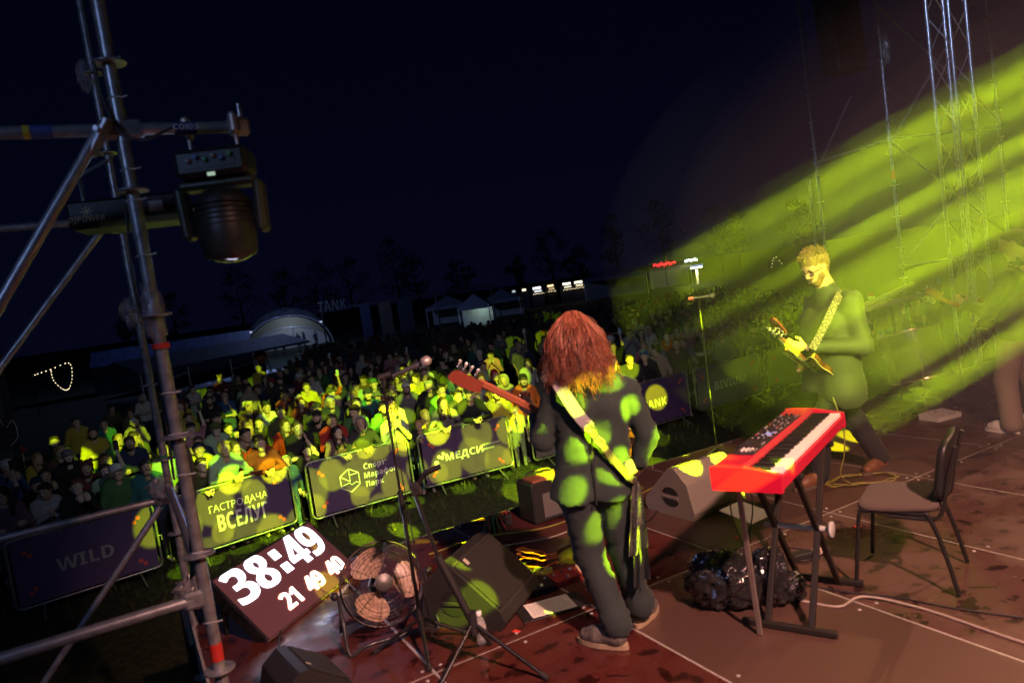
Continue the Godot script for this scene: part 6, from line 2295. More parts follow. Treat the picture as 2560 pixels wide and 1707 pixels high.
func cap_mesh(kind: String) -> ArrayMesh:
	var m := MB.new()
	match kind:
		"cap", "cap_back":
			m.lathe([Vector2(0.098, 0.045), Vector2(0.099, 0.07), Vector2(0.092, 0.105), Vector2(0.07, 0.133), Vector2(0.035, 0.147), Vector2(0.0005, 0.15)], 18, Transform3D(Basis.IDENTITY, Vector3(0, 0, -0.015)), Vector2(0.95, 1.08))
			var rows := []
			var sg := 1.0 if kind == "cap" else -1.0
			for i in 5:
				var row := []
				for j in 11:
					var a := lerpf(-1.1, 1.1, j / 10.0)
					var out := 0.095 + 0.075 * i / 4.0 * cos(a * 0.85)
					row.append(Vector3(sin(a) * 0.095, 0.052 - 0.012 * i / 4.0 - 0.02 * a * a * i / 4.0, -0.015 + sg * cos(a) * out))
				rows.append(row)
			m.grid(rows, false)
			m.lathe([Vector2(0.008, 0.148), Vector2(0.007, 0.154), Vector2(0.0005, 0.156)], 8, Transform3D(Basis.IDENTITY, Vector3(0, 0, -0.015)))
		"beanie":
			m.lathe([Vector2(0.1, 0.03), Vector2(0.103, 0.045), Vector2(0.101, 0.075), Vector2(0.096, 0.08), Vector2(0.092, 0.115), Vector2(0.068, 0.148), Vector2(0.03, 0.165), Vector2(0.0005, 0.168)], 18, Transform3D(Basis.IDENTITY, Vector3(0, 0, -0.018)), Vector2(0.95, 1.06))
		"bucket":
			m.lathe([Vector2(0.155, 0.02), Vector2(0.152, 0.028), Vector2(0.105, 0.06), Vector2(0.1, 0.075), Vector2(0.094, 0.13), Vector2(0.08, 0.14), Vector2(0.0005, 0.142)], 20, Transform3D(Basis.IDENTITY, Vector3(0, 0, -0.015)), Vector2(0.95, 1.06))
		"hood":
			var rows := []
			for i in 9:   # from the face opening to the back of the head
				var row := []
				var a := lerpf(-0.15, 1.0, i / 8.0)
				var rr: float = [0.092, 0.108, 0.118, 0.122, 0.12, 0.113, 0.098, 0.07, 0.01][i]
				for j in 20:
					var g := TAU * j / 20.0
					row.append(Vector3(cos(g) * rr, 0.012 + sin(g) * rr * 1.25 - (0.03 if sin(g) < 0 else 0.0), 0.085 - 0.2 * i / 8.0))
				rows.append(row)
			for row in rows:
				row.reverse()
			m.grid(rows, true)
	return m.mesh()

var people_count := 0
var fig := {}
var hairs := {}
var hats := {}
var used_labels := {}

const SKINS := [Color(0.52, 0.35, 0.26), Color(0.58, 0.41, 0.31), Color(0.46, 0.30, 0.22), Color(0.62, 0.46, 0.36)]
const TONES := {"black": Color(0.018, 0.018, 0.02), "charcoal": Color(0.045, 0.045, 0.05), "navy": Color(0.025, 0.035, 0.09), "blue": Color(0.05, 0.11, 0.30), "teal": Color(0.03, 0.16, 0.17), "grey": Color(0.20, 0.20, 0.21), "pale grey": Color(0.45, 0.46, 0.46), "white": Color(0.72, 0.72, 0.70), "red": Color(0.45, 0.03, 0.025), "dark red": Color(0.16, 0.02, 0.03), "orange": Color(0.75, 0.16, 0.03), "yellow": Color(0.62, 0.50, 0.06), "green": Color(0.07, 0.20, 0.06), "olive": Color(0.11, 0.12, 0.045), "mint": Color(0.42, 0.62, 0.40), "pink": Color(0.60, 0.25, 0.32), "mauve": Color(0.20, 0.11, 0.16), "beige": Color(0.42, 0.34, 0.24), "brown": Color(0.12, 0.065, 0.035)}
const HAIRS := {"black": Color(0.010, 0.008, 0.007), "brown": Color(0.045, 0.024, 0.013), "fair": Color(0.30, 0.19, 0.08), "auburn": Color(0.11, 0.035, 0.015), "grey": Color(0.3, 0.29, 0.27)}

func arms_for(kind: String) -> Array:
	match kind:
		"down": return [[Vector3(-0.27, 1.10, -0.02), Vector3(-0.27, 0.86, 0.06)], [Vector3(0.27, 1.10, -0.02), Vector3(0.27, 0.86, 0.06)]]
		"pockets": return [[Vector3(-0.29, 1.12, -0.07), Vector3(-0.17, 0.95, 0.10)], [Vector3(0.29, 1.12, -0.07), Vector3(0.17, 0.95, 0.10)]]
		"crossed": return [[Vector3(-0.26, 1.12, 0.06), Vector3(0.05, 1.17, 0.20), Vector3(1, 0.1, 0), Vector3(0, 0, -1)], [Vector3(0.26, 1.12, 0.06), Vector3(-0.05, 1.13, 0.24), Vector3(-1, 0.1, 0), Vector3(0, 0, -1)]]
		"rail": return [[Vector3(-0.30, 1.13, 0.24), Vector3(-0.08, 1.16, 0.46), Vector3(0.8, -0.2, 0.5), Vector3(0, -1, 0)], [Vector3(0.30, 1.13, 0.24), Vector3(0.08, 1.18, 0.47), Vector3(-0.8, -0.3, 0.5), Vector3(0, -1, 0)]]
		"phone_up": return [[Vector3(-0.27, 1.10, -0.02), Vector3(-0.25, 0.88, 0.08)], [Vector3(0.25, 1.60, 0.10), Vector3(0.20, 1.86, 0.16), Vector3(0, 1, 0.1), Vector3(0, 0, -1)]]
		"phone_face": return [[Vector3(-0.24, 1.14, 0.10), Vector3(-0.07, 1.36, 0.27), Vector3(0.2, 1, 0.1), Vector3(0, 0, -1)], [Vector3(0.24, 1.14, 0.10), Vector3(0.07, 1.36, 0.27), Vector3(-0.2, 1, 0.1), Vector3(0, 0, -1)]]
		"chin": return [[Vector3(-0.22, 1.08, 0.10), Vector3(0.08, 1.10, 0.20), Vector3(1, 0, 0.2), Vector3(0, 0, -1)], [Vector3(0.20, 1.10, 0.14), Vector3(0.08, 1.36, 0.17), Vector3(-0.1, 1, -0.1), Vector3(-1, 0, 0)]]
		"clap": return [[Vector3(-0.26, 1.12, 0.08), Vector3(-0.05, 1.24, 0.28), Vector3(0.3, 0.8, 0.4), Vector3(1, 0, 0)], [Vector3(0.26, 1.12, 0.08), Vector3(0.05, 1.22, 0.28), Vector3(-0.3, 0.8, 0.4), Vector3(-1, 0, 0)]]
		"hips": return [[Vector3(-0.40, 1.14, -0.04), Vector3(-0.20, 0.98, 0.04), Vector3(1, -0.3, 0.2), Vector3(0, -1, 0)], [Vector3(0.36, 1.14, -0.06), Vector3(0.10, 1.04, 0.16), Vector3(-1, -0.1, 0.1), Vector3(0, -1, 0)]]
	return []

const POSE_WORDS := {"down": "arms hanging down", "pockets": "hands in pockets", "crossed": "arms crossed", "rail": "leaning on the barrier", "phone_up": "one arm held high", "phone_face": "both hands raised to the face", "chin": "one hand at the chin", "clap": "hands together", "hips": "hands on hips"}

func prepare_figures() -> void:
	var head_a := head_field(0.0105, false)
	var head_b := head_field(0.0105, false, true)
	for kind in POSE_WORDS:
		for v in (["m", "w", "t", "s"] if kind in ["down", "crossed"] else (["m", "w", "t"] if kind == "rail" else (["m", "s"] if kind in ["pockets", "clap", "phone_face"] else ["m"]))):
			var p := {"arms": arms_for(kind), "sleeve": 0 if v == "t" or kind in ["phone_up", "chin"] else 1, "hoodie": v == "m" and kind in ["down", "rail", "pockets", "phone_face"], "girth": 0.9 if v == "w" else 0.96 if v == "s" else (1.0 if v == "t" else 1.06), "lean": 0.30 if kind == "rail" else 0.03, "tilt": 0.14 if v == "s" else (-0.16 if kind != "chin" else -0.05), "look": {"w": 0.25, "m": -0.1, "t": 0.1, "s": -0.75}[v], "curl": 0.5}
			fig[kind + "_" + v] = figure_mesh(p, head_b if v == "m" and kind in ["crossed", "pockets"] else head_a, 0.021)
	for k in ["short", "curly", "long", "tied", "undercap"]:
		hairs[k] = hair_mesh(k)
	for k in ["cap", "cap_back", "beanie", "bucket", "hood"]:
		hats[k] = cap_mesh(k)

func person(at: Vector3, yaw: float, size: float, pose: String, top: String, garment: String, hair: String, hair_col: String, hat: String, hat_col: String, extra := "", pants := "navy", skin := 0, own_label := "") -> Node3D:
	var mesh: ArrayMesh = fig[pose]
	var words_hat := ""
	if hat:
		words_hat = "%s %s" % [hat_col, {"cap": "cap", "cap_back": "cap turned backwards", "beanie": "beanie", "bucket": "brimmed hat", "hood": "hood pulled up"}[hat]]
	else:
		words_hat = "%s %s hair" % [{"short": "short", "curly": "curly", "long": "long", "tied": "tied-back"}[hair], hair_col]
	var label := own_label
	if not label:
		label = "person in %s %s, %s, %s%s" % [top, garment, words_hat, POSE_WORDS[pose.substr(0, pose.rfind("_"))], extra]
	var t := thing("person", at, label, "person", "audience standing before the stage", yaw)
	t.scale = Vector3.ONE * size
	var o := MeshInstance3D.new()
	o.name = "body"
	o.mesh = mesh
	t.add_child(o, true)
	var ms := [mat("skin_%d" % skin, SKINS[skin], 0.55), cloth(top, TONES[top]), cloth(pants, TONES[pants]), mat("shoe_dark" if skin % 2 else "shoe_pale", Color(0.03, 0.03, 0.03) if skin % 2 else Color(0.4, 0.4, 0.4), 0.7), mat("eye_dark", Color(0.03, 0.025, 0.02), 0.2), mat("hair_" + hair_col, HAIRS[hair_col], 0.6)]
	for i in mesh.get_surface_count():
		o.set_surface_override_material(i, ms[i])
	var hx: Transform3D = mesh.get_meta("head")
	var hk := "undercap" if hat in ["cap", "cap_back", "beanie", "bucket"] and hair != "long" else hair
	if hat != "hood":
		var h := obj("hair", hairs[hk], mat("hair_" + hair_col, HAIRS[hair_col], 0.6), t)
		h.transform = hx
	else:
		var h := obj("hair", hairs["undercap"], mat("hair_" + hair_col, HAIRS[hair_col], 0.6), t)
		h.transform = hx.scaled_local(Vector3(0.96, 0.96, 0.96))
	if hat:
		var c := obj("hood" if hat == "hood" else ("hat" if hat == "bucket" else ("beanie" if hat == "beanie" else "cap")), hats[hat], cloth(hat_col, TONES[hat_col]), t)
		c.transform = hx
	people_count += 1
	if pose == "phone_up_m":
		var ph := thing("phone", at + Basis(Vector3.UP, yaw) * (Vector3(0.195, 1.99, 0.185) * size), "lit phone held high by the person in %s" % top, "phone", "phones held up in the audience", yaw)
		var pb := MB.new()
		pb.cbox(Vector3.ZERO, Vector3(0.075, 0.15, 0.009), 0.003)
		obj("case", pb, mat("phone_case_%d" % (skin % 2), [Color(0.35, 0.45, 0.6), Color(0.03, 0.03, 0.03)][skin % 2], 0.3), ph)
		var sb := MB.new()
		sb.box(Vector3(0, 0, -0.0052), Vector3(0.068, 0.14, 0.001))
		obj("screen", sb, glow("phone_screen", Color(0.5, 0.6, 0.8), 1.2), ph)
	return t

func face_stage(p: Vector3, r: RandomNumberGenerator, spread := 0.3) -> float:
	var d := Vector3(1.2, 0, -4.0) - p
	return atan2(d.x, d.z) + r.randfn(0.0, spread)

func build_crowd() -> void:
	prepare_figures()
	far_crowd()
	var r := RandomNumberGenerator.new()
	r.seed = 5
	var spots: Array[Vector3] = []
	# those at the rail and just behind: head place, figure, look
	var list := crowd_list()
	for q in list:
		var p := Vector3(q[0], GROUND, q[1])
		spots.append(p)
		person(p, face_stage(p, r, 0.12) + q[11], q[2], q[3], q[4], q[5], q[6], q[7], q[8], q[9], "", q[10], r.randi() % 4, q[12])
	# engineer at the sound desk, and people before the marquee
	person(Vector3(-12.3, GROUND + 0.55, -36.2), face_stage(Vector3(-12.3, 0, -36.2), r, 0.0), 1.03, "down_t", "orange", "t-shirt", "short", "brown", "", "", "", "black", 0, "sound engineer in orange t-shirt behind the mixing desk")
	for q in [[-21.0, -66.0], [-20.1, -65.6], [-18.9, -66.2], [-18.2, -65.5], [-17.4, -66.4], [-17.0, -65.0]]:
		person(Vector3(q[0], GROUND + 0.1, q[1]), r.randf() * TAU, r.randf_range(0.95, 1.05), ["down_m", "pockets_m", "crossed_m"][r.randi() % 3], ["black", "charcoal", "navy"][r.randi() % 3], "jacket", "short", "brown", "", "", "", "black", 1, "dark standing figure before the pale marquee")
	# the rest fill the field behind the rail
	var tops := ["black", "black", "black", "charcoal", "charcoal", "navy", "navy", "blue", "teal", "grey", "pale grey", "white", "dark red", "beige", "yellow", "green", "olive", "olive", "mint", "pink", "mauve", "beige", "brown"]
	var poses := ["down_m", "down_w", "down_t", "pockets_m", "pockets_m", "crossed_m", "crossed_w", "crossed_t", "clap_m", "phone_face_m", "chin_m", "phone_up_m", "down_w", "down_t", "down_s", "down_s", "pockets_s", "crossed_s", "clap_s", "phone_face_s"]
	var tries := 0
	while people_count < 286 and tries < 60000:
		tries += 1
		var x := r.randf_range(-13.5, 13.0)
		var back := pow(r.randf(), 1.6) * 17.0 + 0.62
		if x < -6.0:
			back = pow(r.randf(), 2.0) * 6.0 + 0.6
		var rail := barrier_point(clampf(x, -9.2, 9.4))
		if x < -9.0:
			continue
		var p := Vector3(x, GROUND, rail.z) + Vector3(-0.48, 0, -0.88) * back
		if x > 1.0 and (back > 9.0 or r.randf() < 0.35) and r.randf() < 0.7:
			continue
		var near := false
		var room := 0.44 + back * 0.012
		for s in spots:
			if absf(s.x - p.x) < room and absf(s.z - p.z) < room and s.distance_to(p) < room:
				near = true
				break
		if near:
			continue
		# only where the camera can see them
		var cam := Vector3(p.x, 0, p.z)
		var bearing := p.x / -p.z
		if bearing < -0.74 or bearing > 0.62:
			continue
		if bearing > 0.045 and bearing < 0.125 and back > 0.7:   # hidden by the singer
			continue
		spots.append(p)
		var pose: String = poses[r.randi() % poses.size()]
		var woman := pose.ends_with("_w")
		var hat := ""
		var hk := r.randf()
		if hk < 0.30:
			hat = ["cap", "cap", "cap", "cap_back", "beanie", "bucket", "hood"][r.randi() % 7]
		var top: String = tops[r.randi() % tops.size()]
		var hat_col: String = ["white", "white", "black", "navy", "red", "beige", "grey", "olive"][r.randi() % 8] if hat != "hood" else top
		var hair: String = ["long", "long", "tied"][r.randi() % 3] if woman or r.randf() < 0.18 else (["short", "short", "short", "curly"][r.randi() % 4])
		var garment: String = "t-shirt" if pose.ends_with("_t") or pose in ["phone_up_m", "chin_m"] else ("sweater" if woman else (["hoodie", "jacket"][r.randi() % 2]))
		var where: String = "" if back < 4.0 else (" mid-crowd" if back < 9.0 else " far back")
		person(p, face_stage(p, r), r.randf_range(0.93, 1.06) * (0.95 if woman else 1.0), pose, top, garment, hair, ["black", "brown", "brown", "brown", "fair", "auburn"][r.randi() % 6], hat, hat_col, where, ["navy", "black", "charcoal", "blue", "beige"][r.randi() % 5], r.randi() % 4)

func far_crowd() -> void:
	var p := {"arms": arms_for("down"), "sleeve": 1, "girth": 1.0, "lean": 0.0}
	var d := field_mesh(figure_bones(p)[0] + [[Vector3(0, 1.48, 0.03), Vector3(0, 1.62, 0.05), 0.06, 0.1, 0, 0.03]], 0.045)
	var mesh := field_to_mesh({"v": d.v, "n": d.n, "q": {0: all_quads(d)}}, [0])
	var r := RandomNumberGenerator.new()
	r.seed = 91
	var spots := []
	while spots.size() < 620:
		var x := r.randf_range(-13.0, 12.0)
		var z := -r.randf_range(29.0, 42.0)
		if x < -9.0 + (z + 29.0) * 0.2:
			continue
		spots.append(Vector3(x, GROUND, z))
	var mm := MultiMesh.new()
	mm.transform_format = MultiMesh.TRANSFORM_3D
	mm.use_colors = true
	mm.instance_count = spots.size()
	mm.mesh = mesh
	for i in spots.size():
		mm.set_instance_transform(i, Transform3D(Basis(Vector3.UP, face_stage(spots[i], r)).scaled(Vector3.ONE * r.randf_range(0.92, 1.06)), spots[i]))
		var c: Color = [Color(0.03, 0.03, 0.035), Color(0.06, 0.06, 0.07), Color(0.03, 0.04, 0.08), Color(0.10, 0.03, 0.03), Color(0.12, 0.12, 0.12), Color(0.05, 0.06, 0.04)][r.randi() % 6]
		mm.set_instance_color(i, c)
	var mi := MultiMeshInstance3D.new()
	mi.name = "distant_crowd"
	mi.multimesh = mm
	var m := mat("far_clothes", Color(1, 1, 1), 0.9)
	m.vertex_color_use_as_albedo = true
	mi.material_override = m
	add_child(mi)
	tag(mi, "dense dark crowd far back on the field", "crowd", "", "stuff")

func all_quads(d: Dictionary) -> PackedInt32Array:
	var out := PackedInt32Array()
	for m in d.q:
		out.append_array(d.q[m])
	return out

# [x, z, size, pose, top, garment, hair, hair colour, hat, hat colour, trousers, turn, label]
func crowd_list() -> Array:
	return [
		[-4.93, -11.89, 1.04, "rail_m", "mint", "jacket", "short", "fair", "", "", "navy", 0.0, "man in pale mint jacket leaning over the two-row lettered barrier, hands clasped"],
		[-5.22, -11.69, 0.93, "rail_w", "olive", "jacket", "short", "brown", "", "", "navy", 0.0, "person with bowed head and olive jacket at the end of the two-row lettered barrier"],
		[-4.86, -12.25, 0.96, "down_w", "red", "jacket", "long", "brown", "", "", "navy", 0.0, "long-haired woman in red jacket behind the man in mint"],
		[-4.43, -12.22, 1.0, "rail_m", "dark red", "hoodie", "short", "brown", "", "", "navy", 0.0, "person in dark red hoodie leaning on the two-row lettered barrier"],
		[-4.06, -12.29, 0.74, "down_m", "blue", "jacket", "short", "fair", "hood", "pale grey", "blue", 0.0, "child in blue jacket with pale hood up"],
		[-3.94, -12.84, 1.03, "chin_m", "black", "tank top", "tied", "brown", "", "", "black", 0.0, "woman in black tank top, bare arms, hand raised to chin"],
		[-3.74, -12.49, 0.8, "down_w", "black", "top", "tied", "black", "", "", "navy", 0.0, "dark haired girl in black at the left end of the emblem barrier"],
		[-3.32, -12.86, 0.93, "rail_w", "mauve", "sweater", "long", "black", "", "", "navy", 0.0, "girl with long black hair and mauve sweater leaning on the emblem barrier"],
		[-3.40, -13.11, 1.02, "phone_face_m", "red", "t-shirt", "short", "brown", "", "", "black", 0.0, "man in red shirt with one hand at his head, behind the mauve girl"],
		[-2.91, -13.07, 0.97, "rail_m", "charcoal", "jacket", "short", "brown", "hood", "pale grey", "navy", 0.0, "person with pale hood up leaning on the emblem barrier, phone in hand"],
		[-2.53, -13.55, 1.04, "pockets_m", "green", "jacket", "short", "brown", "", "", "navy", 0.0, "bearded man in green hooded jacket near the emblem barrier"],
		[-2.34, -13.21, 0.98, "phone_face_m", "pale grey", "jacket", "short", "fair", "", "", "navy", 0.0, "person in pale jacket holding a camera to the face at the rail"],
		[-1.91, -13.42, 0.8, "clap_m", "black", "t-shirt", "short", "fair", "", "", "blue", 0.0, "fair-haired child in black t-shirt at the gap before the barrier with dots before its word"],
		[-1.84, -13.87, 0.86, "down_w", "yellow", "top", "long", "fair", "", "", "navy", 0.0, "fair-haired girl in pale yellow top beside the child in black"],
		[-1.46, -13.75, 1.0, "rail_w", "grey", "sweater", "long", "brown", "", "", "navy", 0.0, "long-haired woman in grey sweater leaning on the barrier with dots before its word"],
		[-0.98, -13.94, 1.05, "rail_m", "black", "sweater", "short", "brown", "cap", "black", "black", 0.0, "man in black sweater and cap leaning on the barrier with dots before its word"],
		[-0.43, -14.03, 0.97, "pockets_m", "yellow", "jacket", "short", "brown", "", "", "beige", 0.0, "person in pale jacket, yellow light put into its colour, behind the right end of the barrier with dots before its word"],  # pale clothes, the yellow stage light is put into the top colour
		[-0.14, -14.15, 0.72, "down_t", "grey", "t-shirt", "short", "fair", "", "", "grey", 0.0, "small child in grey standing in the gap between barriers"],
		[0.10, -14.67, 1.03, "pockets_m", "orange", "vest", "short", "brown", "cap", "black", "black", 0.0, "man in orange vest, glasses and black cap"],
		[-5.64, -16.42, 1.02, "down_t", "white", "t-shirt", "curly", "black", "", "", "charcoal", 0.0, "man in white printed t-shirt with dark curly hair"],
		[-4.86, -14.89, 1.05, "down_m", "olive", "sweater", "short", "brown", "", "", "navy", 0.0, "broad man in olive sweater beside the white t-shirt"],
		[-4.43, -13.68, 0.99, "down_w", "red", "dress", "long", "brown", "", "", "dark red", 0.0, "long-haired woman in red top behind the woman in black tank top"],
		[-4.15, -15.03, 1.02, "crossed_m", "charcoal", "vest", "short", "brown", "cap", "charcoal", "olive", 0.0, "man in dark vest, cap and sunglasses, arms crossed"],
		[-4.00, -15.59, 1.03, "down_m", "navy", "jacket", "short", "brown", "beanie", "white", "black", 0.0, "man in white beanie and navy jacket"],
		[-3.28, -14.24, 0.97, "crossed_w", "black", "jacket", "short", "grey", "", "", "black", 0.0, "pale-haired person in black jacket, arms crossed"],
		[-3.23, -14.51, 1.05, "crossed_m", "black", "jacket", "short", "brown", "", "", "black", 0.0, "short-haired man in black jacket behind the pale-haired person"],
		[-3.20, -15.60, 1.06, "crossed_m", "teal", "jacket", "short", "brown", "cap", "navy", "navy", 0.0, "bearded man in teal jacket and navy cap"],
		[-3.44, -17.67, 1.05, "down_m", "charcoal", "jacket", "short", "fair", "cap", "green", "navy", 0.0, "man in dark jacket and green cap behind the teal jacket"],
		[-2.67, -14.69, 1.03, "pockets_m", "charcoal", "jacket", "short", "fair", "", "", "navy", 0.0, "fair short-haired man in charcoal jacket looking down"],
		[-2.46, -16.22, 1.02, "pockets_m", "grey", "hoodie", "short", "brown", "cap", "white", "navy", 0.0, "person in grey hoodie and white cap, head bowed"],
		[-4.80, -18.93, 0.98, "phone_up_m", "orange", "t-shirt", "short", "brown", "", "", "navy", 0.0, "person in orange top holding a phone high"],
		[-5.99, -18.88, 0.98, "down_m", "orange", "hoodie", "short", "brown", "", "", "navy", 0.0, "person in bright orange hoodie"],
		[-5.45, -19.07, 1.05, "down_m", "yellow", "jacket", "short", "brown", "", "", "navy", 0.0, "bearded man in yellow jacket"],
		[-1.57, -14.76, 1.05, "down_t", "green", "t-shirt", "short", "black", "", "", "navy", 0.0, "man in green t-shirt with head bowed"],
		[-1.19, -14.12, 1.0, "down_m", "charcoal", "jacket", "short", "brown", "", "", "navy", 0.0, "dark-clad man behind the black capped man"],
		[-0.86, -14.45, 0.92, "down_t", "white", "t-shirt", "curly", "fair", "", "", "navy", 0.0, "boy in white t-shirt with fair curly hair"],
		[-1.90, -15.66, 1.05, "down_m", "black", "jacket", "short", "grey", "", "", "black", 0.0, "tall balding man in black jacket"],
		[-2.91, -17.04, 1.0, "chin_m", "olive", "t-shirt", "curly", "brown", "", "", "navy", 0.0, "curly-haired person in olive top, hand at the mouth"],
		[-5.03, -16.91, 0.98, "down_w", "dark red", "top", "long", "auburn", "", "", "navy", 0.0, "long-haired woman in dark red top"],
		[-5.15, -13.76, 1.0, "crossed_m", "brown", "jacket", "curly", "fair", "", "", "navy", 0.0, "curly fair-haired person in brown checked jacket"],
		[-4.52, -12.48, 0.98, "down_w", "red", "jacket", "tied", "brown", "", "", "navy", 0.0, "smiling woman with tied-back hair in red"],
		[-4.97, -12.40, 0.98, "down_w", "dark red", "jacket", "long", "black", "", "", "navy", 0.0, "woman with long black hair in dark red jacket"],
		[-5.91, -14.16, 1.02, "down_m", "mint", "jacket", "short", "brown", "bucket", "olive", "navy", 0.0, "person in mint jacket and brimmed hat"],
		[-6.43, -15.54, 1.04, "down_m", "black", "jacket", "short", "brown", "cap", "black", "black", 0.0, "person in black jacket and black cap near the sound desk side"],
		[-5.34, -12.00, 1.03, "down_m", "yellow", "jersey", "short", "black", "", "", "navy", 0.0, "man in yellow motocross jersey with a dark emblem"],
		[-6.17, -12.52, 1.0, "down_w", "mint", "jacket", "short", "fair", "", "", "navy", 0.0, "fair person in bright jacket behind the scaffold posts"],
		[-7.31, -13.64, 1.05, "crossed_m", "navy", "jacket", "short", "brown", "", "", "navy", 0.0, "man in dark jacket, arms crossed, left of the scaffold posts"],
		[-8.23, -14.92, 1.0, "down_m", "green", "hoodie", "short", "fair", "", "", "navy", 0.0, "person seen in green hoodie with fair hair"],
		[-9.92, -17.51, 1.04, "down_m", "teal", "jacket", "short", "brown", "", "", "navy", 0.0, "man in teal jacket with pale shirt front"],
		[-7.96, -15.12, 0.97, "down_w", "olive", "jacket", "long", "fair", "", "", "navy", 0.0, "fair long-haired woman in olive jacket"],
		[-7.20, -12.56, 0.97, "down_w", "green", "jacket", "long", "fair", "", "", "navy", 0.0, "fair long-haired woman in green near the dark barrier by the scaffold"],
		[-7.16, -11.92, 1.0, "crossed_m", "dark red", "jacket", "curly", "auburn", "", "", "navy", 0.0, "auburn-haired person in dark red jacket, arms crossed"],
		[-8.11, -13.03, 1.05, "pockets_m", "black", "jacket", "short", "black", "cap", "grey", "black", 0.0, "man in black jacket and grey cap in the dark left crowd"],
		[-6.35, -11.29, 1.0, "down_m", "green", "jacket", "short", "fair", "cap", "white", "navy", 0.0, "person in green jacket and white-fronted cap by the dark barrier by the scaffold"],
		[-6.00, -11.52, 0.98, "down_m", "teal", "jacket", "short", "black", "", "", "navy", 0.0, "dark-haired person in teal jacket right of the dark barrier by the scaffold"],
		[-11.13, -18.46, 1.06, "down_m", "yellow", "jacket", "short", "brown", "", "", "navy", 0.0, "person in yellow high-visibility jacket with pale chest band"],
		[-7.60, -16.84, 1.0, "down_w", "yellow", "top", "tied", "brown", "", "", "navy", 0.0, "woman in pale yellow top with sunglasses on her head"],
		[-8.15, -19.49, 1.03, "crossed_m", "black", "jacket", "short", "brown", "", "", "black", 0.0, "man in black jacket near the sound desk tarpaulin"],
		[4.87, -20.61, 1.03, "hips_m", "pink", "jacket", "tied", "fair", "", "", "white", 0.0, "woman in pink jacket and white trousers, hand on hip"],
		[3.44, -21.65, 1.02, "phone_face_m", "pale grey", "shirt", "short", "brown", "", "", "navy", 0.0, "person in pale checked shirt filming with raised hands"],
		[3.81, -21.83, 0.98, "down_w", "white", "shirt", "long", "brown", "", "", "navy", 0.0, "long-haired woman in white shirt beside the checked shirt"],
		[2.52, -18.82, 1.0, "phone_up_m", "black", "jacket", "short", "brown", "", "", "black", 0.0, "person in black holding a pale blue phone up"],
		[3.70, -16.77, 1.06, "down_m", "olive", "jacket", "short", "brown", "", "", "navy", 0.0, "person in olive jacket beside the woman in pink"],
		[3.95, -18.90, 1.04, "down_m", "orange", "jacket", "short", "brown", "", "", "navy", 0.0, "person in orange jacket behind the singer’s shoulder"],
		[2.47, -15.98, 1.0, "down_t", "charcoal", "t-shirt", "short", "brown", "", "", "navy", 0.0, "dark-clad person close behind the singer’s right shoulder"],
		[2.85, -16.22, 1.0, "down_m", "black", "jacket", "short", "brown", "cap", "blue", "black", 0.0, "person in black with bright blue hat band"],
		[2.08, -15.73, 1.02, "down_t", "charcoal", "t-shirt", "short", "brown", "", "", "navy", 0.0, "broad man in charcoal t-shirt right of the singer’s hair"],
		[3.45, -17.70, 1.0, "down_w", "grey", "hoodie", "short", "brown", "hood", "grey", "navy", 0.0, "person in grey hood with striped sleeves"],
		[5.33, -19.85, 1.03, "down_m", "olive", "jacket", "short", "brown", "", "", "navy", 0.0, "person in olive jacket right of the woman in pink"],
		[5.08, -17.90, 1.03, "pockets_m", "teal", "jacket", "short", "brown", "", "", "navy", 0.0, "person in teal striped jacket in the green haze"],
		[5.48, -18.35, 1.0, "down_w", "yellow", "jacket", "long", "fair", "", "", "navy", 0.0, "person in yellow jacket in the green haze"],
	]


# ---------------------------------------------------------------- the musicians
func ribbon(b: MB, pts: Array, width: float, thick: float, face: Vector3) -> void:
	var m := pts.size()
	var rows := []
	for i in m:
		var t: Vector3 = (pts[mini(i + 1, m - 1)] - pts[maxi(i - 1, 0)]).normalized()
		var nn := (face - t * face.dot(t)).normalized()
		var s := t.cross(nn).normalized() * width * 0.5
		var h := nn * thick * 0.5
		rows.append([pts[i] - s + h, pts[i] - s - h, pts[i] + s - h, pts[i] + s + h])
	for i in m - 1:
		for j in 4:
			var c: Vector3 = (pts[i] + pts[i + 1]) * 0.5
			b.fquad(rows[i][j], rows[i + 1][j], rows[i + 1][(j + 1) % 4], rows[i][(j + 1) % 4], c)
	b.quad(rows[0][0], rows[0][1], rows[0][2], rows[0][3])
	b.quad(rows[m - 1][3], rows[m - 1][2], rows[m - 1][1], rows[m - 1][0])

func add_mesh(t: Node3D, called: String, d: Dictionary, order: Array, ms: Array) -> MeshInstance3D:
	var o := MeshInstance3D.new()
	o.name = called
	o.mesh = field_to_mesh(d, order)
	t.add_child(o, true)
	var k := 0
	for i in order.size():
		if d.q.has(order[i]):
			o.set_surface_override_material(k, ms[i])
			k += 1
	return o

func shift(bones: Array, by: Vector3, slim := 1.0) -> Array:
	var out := []
	for b in bones:
		var c: Array = b.duplicate()
		for k in 2:
			var p: Vector3 = b[k] - by
			if p.y > 0.8:
				p.x = -0.03 + (p.x + 0.03) * slim
			c[k] = p
			c[2 + k] = b[2 + k] * (1.0 if slim == 1.0 or b.size() > 6 else slim + 0.03)
		out.append(c)
	return out

